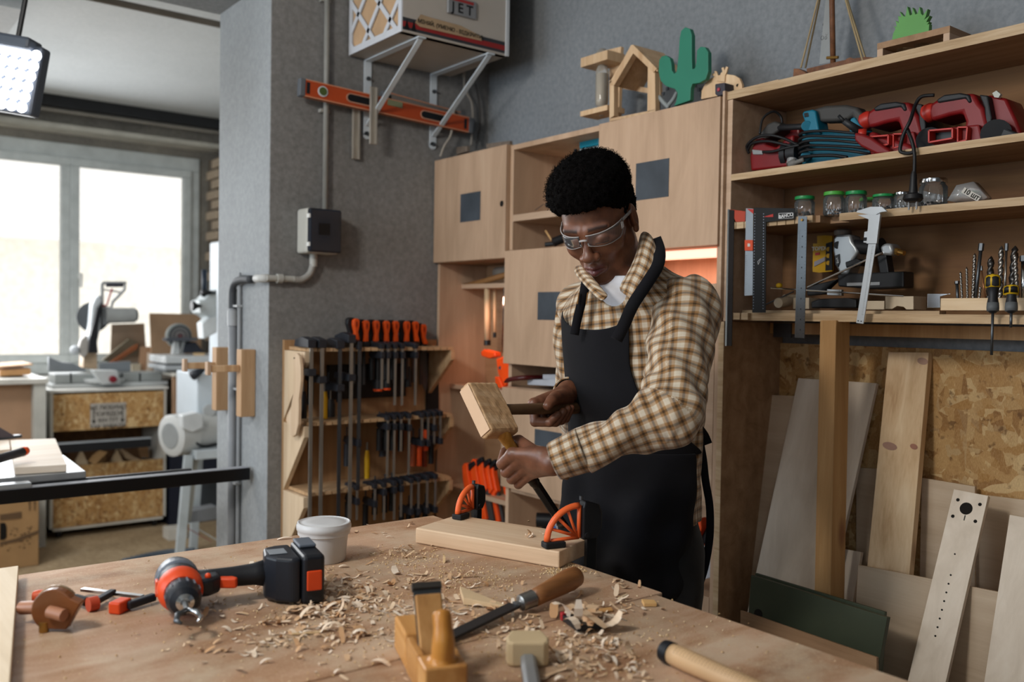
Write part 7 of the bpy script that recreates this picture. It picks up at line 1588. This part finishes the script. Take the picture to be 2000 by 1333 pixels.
vs, F = surfnet(body_fn, HO-np.array([.20, .17, .26]), HO+np.array([.20, .17, .17]), .0024)
ql = (vs-HO) @ HR; xa = np.abs(ql[:, 0])
tone = np.clip(1-np.maximum(np.abs(ql[:, 2]+.0735)/.0125, xa/.026)**3, 0, 1)*(ql[:, 1] > .080)
dark = np.clip(1.4-np.abs(ql[:, 2]-(.0215-.10*np.maximum(xa-.03, 0)))/.0045, 0, 1)*(xa > .012)*(xa < .052)*(ql[:, 1] > .05)*.9
dark = np.maximum(dark, np.clip(1.3-np.abs(ql[:, 2]+.0145+.0*xa)/.0014, 0, 1)*(np.abs(xa-.031) < .0145)*(ql[:, 1] > .078)*.9)
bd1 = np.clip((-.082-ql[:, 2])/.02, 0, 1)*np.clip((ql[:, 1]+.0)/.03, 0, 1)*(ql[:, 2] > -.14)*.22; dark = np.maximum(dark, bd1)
parts.append((vs, F, tone, dark))
vs, F = surfnet(bodylow, (1.1, 1.1, 0.004), (1.72, 1.86, 1.50), .011); parts.append((vs, F, np.zeros(len(vs)), np.zeros(len(vs))))
# --- tools held: chisel and mallet axes
CT = np.array(P(976, 839, 1.870)); TIP = np.array(P(1104, 1034, 1.975)); KTIP = TIP; ca_ = vnorm(TIP-CT)
view = lambda c: vnorm(np.array(CAM)-c)
def hframe(a, c):
    tc = view(c); tc = vnorm(tc-a*(tc @ a)); return tc
H1 = CT+ca_*((CT*0+np.linalg.norm(TIP-CT))*.285); tc1 = hframe(ca_, H1); lf1 = np.cross(tc1, ca_); lf1 = lf1 if lf1 @ np.array(RT) < 0 else -lf1; lf1 = vnorm(lf1)
def chain(p, d, pts, rs, k=.003):
    e = None
    for i in range(len(pts)-1):
        c = d_cap(p, pts[i], pts[i+1], rs[i], rs[i+1]); e = c if e is None else smin(e, c, .002)
    return e if d is None else smin(d, e, k)
def handL(p):
    d = None
    palm = None
    for i, (s, sz) in enumerate(((-.034, 1.0), (-.0125, 1.05), (.0085, 1.0), (.028, .86))):
        M_ = H1+ca_*s+tc1*.030*1.0+lf1*(.006-.002*i); PI_ = H1+ca_*(s+.015)+lf1*(.036*sz)+tc1*.012; DI = H1+ca_*(s+.014)+lf1*.018-tc1*.023; TI = H1+ca_*(s+.012)-lf1*.010-tc1*.022
        f = chain(p, None, [M_, PI_, DI, TI], [.0128*sz, .0112*sz, .0098*sz, .0088*sz]); d = f if d is None else np.minimum(d, f)+0
        w0 = WR_L+(H1-WR_L)*.22+ca_*(s*.55); c = d_cap(p, w0, M_, .0165, .0128*sz); palm = c if palm is None else smin(palm, c, .012)
    palm = smin(palm, d_cap(p, WR_L, WR_L+(H1-WR_L)*.35, .024, .024), .015)
    palm = smin(palm, d_cap(p, WR_L+(H1-WR_L)*.3-tc1*.006, H1+ca_*.02-lf1*.022-tc1*.002, .018, .013), .012)
    th = chain(p, None, [WR_L+(H1-WR_L)*.35+ca_*(-.012)-tc1*.012, H1+ca_*(-.026)-lf1*.020-tc1*.018, H1+ca_*(-.032)-lf1*.004-tc1*.027, H1+ca_*(-.018)+lf1*.012-tc1*.028], [.016, .013, .011, .0095])
    d = smin(d, palm, .006); d = np.minimum(d, smin(th, palm, .012)); d = smin(d, d_cap(p, WR_L, EL_L, .0245, .034), .012)
    return smax(d, (p-WR_L.astype(np.float32)) @ vnorm(EL_L-WR_L).astype(np.float32)-.075, .005)
vs, F = surfnet(handL, H1-np.array([.11]*3)+(WR_L-H1)*.4, H1+np.array([.11]*3)+(WR_L-H1)*.4, .0019); parts.append((vs, F, np.zeros(len(vs)), np.zeros(len(vs))))
MA = np.array(P(966, 801, 1.905)); ME = np.array(P(1132, 797, 2.115)); ma = vnorm(ME-MA); H2 = MA+(ME-MA)*.665; tc2 = hframe(ma, H2); up2 = np.cross(ma, tc2); up2 = up2 if up2[2] > 0 else -up2
def handR(p):
    d = None; palm = None
    for i, (s, sz) in enumerate(((-.036, 1.0), (-.013, 1.05), (.009, 1.0), (.029, .86))):
        M_ = H2+ma*s-tc2*.026+up2*.012; sl = (.020, .016, .010, .004)[i]
        PI_ = H2+ma*(s-.004)-tc2*.020-up2*.029; DI = H2+ma*(s+sl*.5)+tc2*.011-up2*(.031, .031, .028, .025)[i]; TI = H2+ma*(s+sl+.004)+tc2*.0235-up2*(.014, .008, .002, .000)[i]
        f = chain(p, None, [M_, PI_, DI, TI], [.0125*sz, .0112*sz, .0100*sz, .0088*sz]); d = f if d is None else np.minimum(d, f)
        w0 = WR_R+(H2-WR_R)*.2+ma*(s*.5); c = d_cap(p, w0, M_, .017, .0125*sz); palm = c if palm is None else smin(palm, c, .012)
    palm = smin(palm, d_cap(p, WR_R, WR_R+(H2-WR_R)*.3, .025, .024), .012)
    CMC = WR_R+(H2-WR_R)*.35+tc2*.008; MC_ = H2-ma*.004+tc2*.012+up2*.024; IP = H2-ma*.030+tc2*.022+up2*.018; TT = H2-ma*.048+tc2*.025+up2*.006
    th = chain(p, None, [CMC, MC_, IP, TT], [.020, .0155, .0125, .0105]); palm = smin(palm, th, .008)
    d = np.minimum(smin(d, palm, .004), palm); d = smin(d, d_cap(p, WR_R, EL_R, .025, .034), .012)
    return smax(d, (p-WR_R.astype(np.float32)) @ vnorm(EL_R-WR_R).astype(np.float32)-.07, .005)
vs, F = surfnet(handR, H2-np.array([.115]*3)+(WR_R-H2)*.4, H2+np.array([.115]*3)+(WR_R-H2)*.4, .0019); parts.append((vs, F, np.zeros(len(vs)), np.zeros(len(vs))))
n0 = 0; VV = []; FF = []; TT_ = []; DD = []
for v, f, a, b in parts: VV.append(v); FF.append(f+n0); n0 += len(v); TT_.append(a); DD.append(b)
npmesh('body', np.concatenate(VV), np.concatenate(FF), SKIN, man, {'tone': np.concatenate(TT_), 'dark': np.concatenate(DD)})
# nails on the right thumb
# --- hair
HRr = np.random.RandomState(4)
def hair(p, bump=True):
    q = (p-HO.astype(np.float32)) @ HR.astype(np.float32); x = np.abs(q[:, 0]); y = q[:, 1]; z = q[:, 2]
    d = d_ell(q, (0, -.006, .078), (.086, .108, .076)); d = smin(d, d_ell(q, (0, .030, .088), (.074, .072, .060)), .03); d = smin(d, d_ell(q, (0, -.03, .02), (.078, .086, .080)), .02)
    line = np.interp(y, [-.2, -.05, -.02, .004, .012, .030, .052, .075, .12], [-.062, -.045, .010, .015, -.006, .022, .050, .066, .068])
    inner = -(d_ell(q, (0, -.012, .045), (.070, .092, .078)))
    d = smax(d, line-z, .006)
    if bump: d = d+.0028*sinn(q, 260)+.0022*sinn(q, 430, 1.3)
    return d
vs, F = surfnet(hair, HO-np.array([.17]*3)+np.array([0, 0, .03]), HO+np.array([.17]*3)+np.array([0, 0, .04]), .0024)
def hair_mat():
    t = NT('black_curly_hair'); t.col('070505'); t.rough(.85); t.b.inputs['Specular IOR Level'].default_value = .08; v = t.coord(rand=False); t.bump(t.noise(v, 420, 3, .7), .9, .006); return t.m
BLKC.node_tree.nodes['Principled BSDF'].inputs['Sheen Weight'].default_value = .03; BLKC.node_tree.nodes['Principled BSDF'].inputs['Specular IOR Level'].default_value = .2
HAIR = hair_mat()
ho = npmesh('hair', vs, F, HAIR, man)
nrm = np.zeros(len(vs)*3, np.float32); ho.data.vertices.foreach_get('normal', nrm); nrm = nrm.reshape(-1, 3)
qz = (vs-HO) @ HR; sel = np.where((qz[:, 2] > .035) | ((qz[:, 2] > -.01) & (qz[:, 1] < -.02)))[0]; sel = HRr.choice(sel, 5200)
m = M(); 
for i in sel:
    o_ = vs[i]; n_ = nrm[i]; t_ = vnorm(np.cross(n_, HRr.randn(3))); b__ = np.cross(n_, t_); ln = HRr.uniform(.0035, .0085)*(1 if qz[i, 2] > .07 else .5); r_ = ln*.35; a0 = HRr.uniform(0, 6.28); pts = []
    for k in range(4):
        a = a0+k*1.9; c = o_+n_*(ln*(k/3)-.001)+(t_*math.cos(a)+b__*math.sin(a))*r_*(k > 0)
        pts.append(c)
    wv_ = b__*.0005
    for k in range(3): m.add([pts[k]-wv_, pts[k]+wv_, pts[k+1]+wv_, pts[k+1]-wv_], [(0,1,2,3)])
m.build('curls', HAIR, man, kind='stuff')
# --- shirt
def sleeve_fold(p, A, Bp, r0, amp, fr, ph):
    ab = Bp-A; L_ = np.linalg.norm(ab); e = (ab/L_).astype(np.float32); q = p-A.astype(np.float32); s = q @ e
    ax = vnorm(np.cross(e, [0.1, .3, 1])).astype(np.float32); ay = np.cross(e, ax).astype(np.float32); ang = np.arctan2(q @ ay, q @ ax)
    return s, ang
def shirt_torso(p):
    d = torso(p, .006, .955, 1.53); d = smin(d, d_cap(p, NB+LAT*-.035+np.array([.012,0,.052]), SH_L+np.array([0,0,.012]), .052, .060), .04); d = smin(d, d_cap(p, NB+LAT*.03+np.array([.012,0,.040]), SH_R+np.array([0,0,.018]), .052, .056), .04); w = np.clip((1.5-p[:, 2])/.1, 0, 1)
    d = d+w*(.007*sinn(p*np.array([1, 1, .5], np.float32), 38, .4)+.003*sinn(p, 70, 2))
    nk = neck(p)-.010; d = smax(d, -nk, .006)
    op = d_ell(p, (1.388, 1.438, 1.498), (.060, .040, .050)); d = smax(d, -op, .006)
    # hem of the hanging tail rises at the sides
    return d
def sleeve(S_, E__, W_, rS, rE, rW, cut, ph, seed):
    fwd = vnorm(W_-E__); 
    def fn(p):
        s1, a1 = sleeve_fold(p, S_, E__, 0, 0, 0, 0); s2, a2 = sleeve_fold(p, E__, W_, 0, 0, 0, 0); L1 = np.linalg.norm(E__-S_); L2 = np.linalg.norm(W_-E__)
        d1 = d_cap(p, S_, E__, rS, rE); d2 = d_cap(p, E__, W_, rE, rW)
        g = np.exp(-((s2-.03)/.09)**2); g1 = np.exp(-((s1-L1)/.11)**2)
        d1 = d1+g1*.0095*np.sin(s1*120+1.5*np.sin(a1+ph)+ph)*(.5+.5*np.sin(a1*1.0+ph))+.008*np.sin(a1*3+s1*26+seed)*np.cos(s1*31+a1*2)
        d2 = d2+g*.0095*np.sin(s2*110+1.8*np.sin(a2+seed)+seed)*(.5+.5*np.cos(a2+ph))+.0075*np.sin(a2*2+s2*34+ph)*np.clip((L2-s2)/.06, 0, 1)
        d = smin(d1, d2, .025); d = d+.002*sinn(p, 80, seed)
        return smax(d, (p-W_.astype(np.float32)) @ fwd.astype(np.float32)-cut, .002)
    return fn
slL = sleeve(SH_L, EL_L, WR_L, .077, .057, .038, -.064, .8, 1.0); slR = sleeve(SH_R, EL_R, WR_R, .064, .050, .038, -.050, 2.1, 3.0)
def tor_attr(vs): return None
def torso_uv(v):
    cx, cy, a, b = sec(v[:, 2]); dx = v[:, 0]-cx; dy = v[:, 1]-cy; l = dx*LAT[0]+dy*LAT[1]; f = dx*FRT[0]+dy*FRT[1]; th = np.arctan2(l/a, f/b); return np.stack([th*.15+.012*0, v[:, 2]+.02*np.sin(th*1.0), 0*th], 1)
def limb_uv(v, S_, E__, W_):
    L1 = np.linalg.norm(E__-S_); e1 = vnorm(E__-S_); e2 = vnorm(W_-E__); s1 = (v-S_) @ e1; s2 = (v-E__) @ e2
    bis = vnorm(e1+e2); w_ = ((v-E__) @ bis) > 0
    ref = vnorm(np.cross(e1, e2)); 
    def ang(q, e):
        ax = vnorm(ref-e*(ref @ e)); ay = np.cross(e, ax); return np.arctan2(q @ ay, q @ ax)
    a = np.where(w_, ang(v-E__, e2), ang(v-E__, e1)); s = np.where(w_, L1+s2, s1); return np.stack([a*.052+.01, s, 0*s], 1)
shl = lambda fn: (lambda p: np.maximum(fn(p), -(fn(p)+.004)))
vs, F = surfnet(shirt_torso, (1.28, 1.24, .94), (1.76, 1.78, 1.58), .005); npmesh('shirt', vs, F, PLAID, man, {'cloth': torso_uv(vs)})
vs, F = surfnet(slL, np.minimum(np.minimum(SH_L, EL_L), WR_L)-.1, np.maximum(np.maximum(SH_L, EL_L), WR_L)+.1, .0042); npmesh('shirt_sleeve', vs, F, PLAID, man, {'cloth': limb_uv(vs, SH_L, EL_L, WR_L)})
vs, F = surfnet(slR, np.minimum(np.minimum(SH_R, EL_R), WR_R)-.1, np.maximum(np.maximum(SH_R, EL_R), WR_R)+.1, .0048); npmesh('shirt_sleeve', vs, F, PLAID, man, {'cloth': limb_uv(vs, SH_R, EL_R, WR_R)})
def cuff(W_, E__, r0, r1, s0, s1, ov=1.0):
    e = vnorm(E__-W_); ax = vnorm(np.cross(e, [0, .2, 1])); ay = np.cross(e, ax); n = 40; vs = []; uv = []; F = []
    prof = [(r0-.003, s0+.004), (r0, s0), (r0+.002, s0+.004), (r1+.002, s1-.004), (r1+.001, s1), (r1-.004, s1)]
    for r, s in prof:
        for k in range(n+1):
            a = 2*PI*k/n; wv = 1+.03*math.sin(3*a+1); vs.append(W_+e*s+(ax*math.cos(a)*1.02+ay*math.sin(a)*.98)*r*wv); uv.append((a*.045, s, 0))
    for i in range(len(prof)-1):
        for k in range(n): q = i*(n+1)+k; F.append((q, q+1, q+n+2, q+n+1))
    return npmesh('cuff', np.array(vs), np.array(F), PLAID, man, {'cloth': np.array(uv)})
cuff(WR_L, EL_L, .0385, .0445, .002, .068); cuff(WR_R, EL_R, .036, .040, -.004, .055)
e = vnorm(EL_L-WR_L); bp = WR_L+e*.03+np.array([0, 0, -.040]); M().lathe([(.006,0),(.0065,.0015),(.004,.0025),(0,.0025)], bp+vnorm(np.array(CAM)-bp)*.012, vnorm(np.array(CAM)-bp)+np.array([0, 0, -.6]), 14).build('button', plain('5a4630', .4), man, smooth=True)
# collar: stand and two flaps
def sheet(name, rows, mat, th=.003, uvs=None, sub=1):
    V = np.array(rows, float); nr, nc = V.shape[:2]; vs = V.reshape(-1, 3); F = [(i*nc+j, i*nc+j+1, (i+1)*nc+j+1, (i+1)*nc+j) for i in range(nr-1) for j in range(nc-1)]
    if uvs is None:
        du = np.concatenate([np.zeros((nr, 1)), np.cumsum(np.linalg.norm(np.diff(V, axis=1), axis=2), 1)], 1); dv = np.concatenate([np.zeros((1, nc)), np.cumsum(np.linalg.norm(np.diff(V, axis=0), axis=2), 0)], 0); uvs = np.stack([du, dv, du*0], 2).reshape(-1, 3)
    o = npmesh(name, vs, np.array(F), mat, man, {'cloth': uvs}); s = o.modifiers.new('thick', 'SOLIDIFY'); s.thickness = th; s.offset = 0
    if sub: b = o.modifiers.new('sub', 'SUBSURF'); b.levels = sub; b.render_levels = sub
    return o
def pr_(u, v, D): return list(P(u, v, D))
sheet('collar', [[pr_(1250,452,2.03), pr_(1262,450,2.00), pr_(1272,458,1.985), pr_(1278,470,1.975)], [pr_(1246,478,2.00), pr_(1258,482,1.96), pr_(1272,488,1.945), pr_(1286,496,1.945)], [pr_(1238,508,1.975), pr_(1250,515,1.935), pr_(1264,523,1.920), pr_(1278,532,1.915)], [pr_(1222,538,1.955), pr_(1235,547,1.915), pr_(1250,556,1.898), pr_(1264,566,1.893)], [pr_(1204,566,1.935), pr_(1217,575,1.905), pr_(1232,586,1.885), pr_(1245,600,1.878)]], PLAID, .004)
sheet('collar', [[pr_(1118,524,2.06), pr_(1128,517,2.05), pr_(1140,518,2.03)], [pr_(1124,540,2.02), pr_(1138,535,2.0), pr_(1152,534,1.985)], [pr_(1140,556,1.975), pr_(1154,552,1.955), pr_(1166,550,1.955)], [pr_(1158,576,1.945), pr_(1168,570,1.935), pr_(1178,566,1.94)], [pr_(1176,592,1.925), pr_(1184,584,1.922), pr_(1190,577,1.93)]], PLAID, .004)
# white t-shirt
vs, F = surfnet(lambda p: smax(torso(p, -.004, 1.36, 1.516), -(neck(p)-.002), .004), (1.28, 1.28, 1.34), (1.70, 1.74, 1.56), .005)
npmesh('t_shirt', vs, F, fabric('white_jersey', 'c9cbd2', .9, 900, .15), man)
# shirt pocket flap hint and placket
# --- apron
def apt(z, th, g=.014, fold=0.0):
    cx, cy, a, b = sec(np.array([z])); g2 = g+np.interp(z, [.5, .95, 1.1, 1.3], [.014, .010, .008, 0]); a = a[0]+g2; b = b[0]+g2
    if z < .8: pass
    w_ = fold*(.009*math.sin(th*4.2+2+z*9)+.006*math.sin(th*9+z*14)+.004*math.sin(z*60+th*3))
    return np.array([cx[0], cy[0], z])+LAT*(a+w_)*math.sin(th)+FRT*(b+w_)*math.cos(th)
rows = []; zs_ = [1.395, 1.39, 1.375, 1.35, 1.32, 1.29, 1.26, 1.23, 1.20, 1.17, 1.14, 1.12]
for i, z in enumerate(zs_):
    hwid = np.interp(z, [1.12, 1.15, 1.19, 1.24, 1.32, 1.395], [1.75, 1.40, .95, .60, .46, .50]); wl = np.interp(z, [1.12, 1.15, 1.20, 1.28, 1.395], [1.75, 1.5, 1.25, .98, .86])
    rows.append([apt(z+((.028*abs(-1+2*k/16)**3+(.022*(k/16)**4))*(1-i/4) if i < 4 else 0), -hwid+(hwid+wl)*k/16) for k in range(17)])
sheet('apron_bib', rows, BLKC, .003)
rows = []
for z in np.linspace(1.125, .80, 18): rows.append([apt(z, -1.50+3.25*k/40, .014, float(np.clip((1.12-z)/.15, 0, 1))) for k in range(41)])
sheet('apron_skirt', rows, BLKC, .003)
def strapribbon(name, pts, w_, mat, nrmf=None):
    c = [np.array(p) for p in smooth_path(pts, 6)]; rows = []
    for i, p in enumerate(c):
        t_ = vnorm(c[min(i+1, len(c)-1)]-c[max(i-1, 0)]); n_ = vnorm(np.array(CAM)-p) if nrmf is None else nrmf(p); s_ = vnorm(np.cross(t_, n_)); rows.append([p-s_*w_/2, p, p+s_*w_/2])
    return sheet(name, rows, mat, .0025, sub=0)
strapribbon('apron_strap', [P(1204,664,1.93), P(1220,632,1.905), P(1236,596,1.875), P(1262,556,1.893), P(1284,520,1.92), P(1288,492,1.945), P(1280,466,1.985)], .026, BLKC)
strapribbon('apron_strap', [P(1122,654,2.035), P(1128,622,2.02), P(1134,598,2.005), P(1140,574,1.99), P(1144,552,1.985)], .020, BLKC)
M().box((0,0,0),(0,0,0)) if 0 else None
for du in (-9, 8): M().tube([P(1137+du,594,1.998), P(1140+du,572,1.985)], .0014, 6).build('buckle', plain('b08a5a', .3, .8), man)
strapribbon('apron_tie', [P(1342,826,2.03), P(1360,834,2.06), P(1374,850,2.08), P(1382,868,2.09)], .022, BLKC); strapribbon('apron_tie', [P(1342,830,2.03), P(1362,850,2.07), P(1372,890,2.10), P(1378,940,2.11), P(1386,990,2.12), P(1386,1050,2.12), P(1376,1110,2.12), P(1360,1158,2.11)], .018, BLKC)
# trousers
def trous(p):
    d = torso(p, -.004, .80, 1.02)
    for sgn in (-1, 1):
        h = np.array([1.565, 1.51, .88])+LAT*.085*sgn; k_ = np.array([1.545, 1.51, .48])+LAT*.10*sgn; f_ = np.array([1.575, 1.51, .10])+LAT*.105*sgn
        d = smin(d, d_cap(p, h, k_, .084, .070), .03); d = smin(d, d_cap(p, k_, f_, .072, .060), .02)
    return d+.004*sinn(p, 40)
vs, F = surfnet(lambda p: np.maximum(trous(p), .035-p[:, 2]), (1.36, 1.2, .03), (1.76, 1.8, 1.02), .010); npmesh('trousers', vs, F, fabric('black_denim', '0b0b0e', .9), man)
for sgn in (-1, 1):
    f_ = np.array([1.575, 1.51, .05])+LAT*.105*sgn; vs, F = surfnet(lambda p: np.maximum(smin(d_cap(p, f_+np.array([.03, 0, 0]), f_+FRT*.17, .046, .042), d_cap(p, f_, f_+np.array([0, 0, .06]), .05, .05), .02), .001-p[:, 2]), f_-np.array([.3, .12, .06]), f_+np.array([.15, .12, .14]), .008); npmesh('shoe', vs, F, RUBBER, man)
# --- goggles
GLS = thin('goggle_lens', .03, (.75, .76, .8), .06, 1.22); RIM = thin('goggle_rim', .55, (.62, .60, .60), .2, 1.3)
def gp(ph, z, off=0): r = math.radians(ph); return hw_(((.073+off)*math.sin(r), .030+(.077+off)*math.cos(r)-.10*max(0, abs(z)-.01), z))
for sgn in (-1, 1):
    rows = []; top = []; bot = []
    for i in range(15):
        ph = 6+i*5.4; tt = i/14; zt = .0145-.002*math.sin(tt*3)+.002*tt; zb = -.005-.0135*math.sin(min(1, tt*1.35+.12)*PI*.62) if tt < .75 else -.0185+.020*((tt-.75)/.25)**1.3
        rows.append([gp(sgn*ph, zt+(zb-zt)*k/4) for k in range(5)]); top.append(gp(sgn*ph, zt)); bot.append(gp(sgn*ph, zb))
    o_ = sheet('goggle_lens', rows, GLS, .0016, sub=0); M().tube(top, .0011, 6).tube(bot, .0011, 6).build('lens_rim', RIM, man, smooth=True)
    M().tube([gp(sgn*80, .012), hw_((sgn*.078, .020, .013)), hw_((sgn*.081, -.004, .012)), hw_((sgn*.080, -.020, .006))], .0042, 8, flat=(1, .35, HR @ np.array([0, 0, 1.]))).build('temple_arm', thin('temple_plastic', .35, (.62, .60, .60), .1), man, smooth=True)
    for k in range(4): M().tube([gp(sgn*(74+k*2.0), .012-.001*k, .0012), gp(sgn*(72+k*2.0), -.003, .0012)], .0006, 5).build('vent_rib', plain('d9d9da', .3), man)
M().tube([gp(-7, .004), gp(0, .006, .002), gp(7, .004)], .0024, 8).tube([gp(-7, -.004), hw_((-.009, .098, -.016))], .0018, 6).tube([gp(7, -.004), hw_((.009, .098, -.016))], .0018, 6).build('goggle_bridge', RIM, man, smooth=True)
# ================================================================ chisel and mallet
t = thing('chisel', 'black steel chisel with a yellow wood handle held against the pine board', 'chisel', CT)
CLh = float(np.linalg.norm(TIP-CT))
M().lathe([(.0,-.001),(.010,0),(.0135,.003),(.0150,.012),(.0130,.028),(.0115,.045),(.0135,.075),(.0145,.100),(.0120,.118),(.0110,.126)], CT, ca_, 24).build('handle', wood('yellow_handle', '8a5a20', 'b07c34', 'c9984c', 'Z', 3, .3), t, smooth=True)
M().lathe([(.0118,.120),(.0135,.124),(.0140,.140),(.0115,.143),(.0120,.150),(.0085,.160)], CT, ca_, 20).build('ferrule', plain('23201e', .35, .6), t, smooth=True, sharp=40)
cf = frame(CT, ca_, tc1*.8+lf1*.5)
M(cf).prism([(-.0105,-.004),(.0105,-.004),(.0105,.002),(.006,.006),(-.006,.006),(-.0105,.002)], (.155,0,0), (0,1,0), (0,0,1), (CLh-.175,0,0)).build('blade', plain('1c1c1e', .3, .6), t, bevel=.0006)
M(cf).prism([(CLh-.020,-.004),(CLh,-.004),(CLh-.020,.005)], (0,-.0105,0), (1,0,0), (0,0,1), (0,.021,0)).build('cutting_edge', plain('4a4b4d', .25, .9), t)
m_ax = vnorm(np.array([.0, -.80, -1.0])); m_ax = vnorm(m_ax-ma*(m_ax @ ma)); 
mc = MA-ma*.006+m_ax*.000
t = thing('wooden_mallet', 'worn rectangular wooden mallet head raised above the chisel handle', 'mallet', MA)
mfm = frame(mc, m_ax, ma)    # x along the head, z along the handle direction
MLA = wood('worn_mallet', '8f6d4b', 'b08d68', 'c7a988', 'X', 2, .7); MLB = plain('cfae8f', .6, 0, .06)
hm = M(mfm).prism([(-.062,-.014),(-.062,.014),(-.054,.018),(.056,.018),(.064,.013),(.064,-.013),(.056,-.018),(-.054,-.018)], (0,0,-.052), (1,0,0), (0,1,0), (0,0,.084)).build('head', MLA, t, bevel=.005, seg=3)
dm = hm.modifiers.new('sub', 'SUBSURF'); dm.subdivision_type = 'SIMPLE'; dm.levels = dm.render_levels = 4
tx = bpy.data.textures.new('wear', 'CLOUDS'); tx.noise_scale = .012; ds = hm.modifiers.new('wear', 'DISPLACE'); ds.texture = tx; ds.strength = .0035; ds.mid_level = .6
M(mfm).prism([(-.056,-.015),(-.056,.015),(.056,.015),(.056,-.015)], (0,0,-.0542), (1,0,0), (0,1,0), (0,0,.002)).build('clean_face', MLB, t, bevel=.0008)
M().tube([MA-ma*.02, MA+ma*.06, MA+ma*.16, MA+(ME-MA)*.92, ME], [.0125,.0125,.014,.0155,.013], 16, flat=(1, .85)).build('handle', wood('dark_ash_handle', '43301f', '5d442e', '70543a', 'X', 2, .55), t, smooth=True)
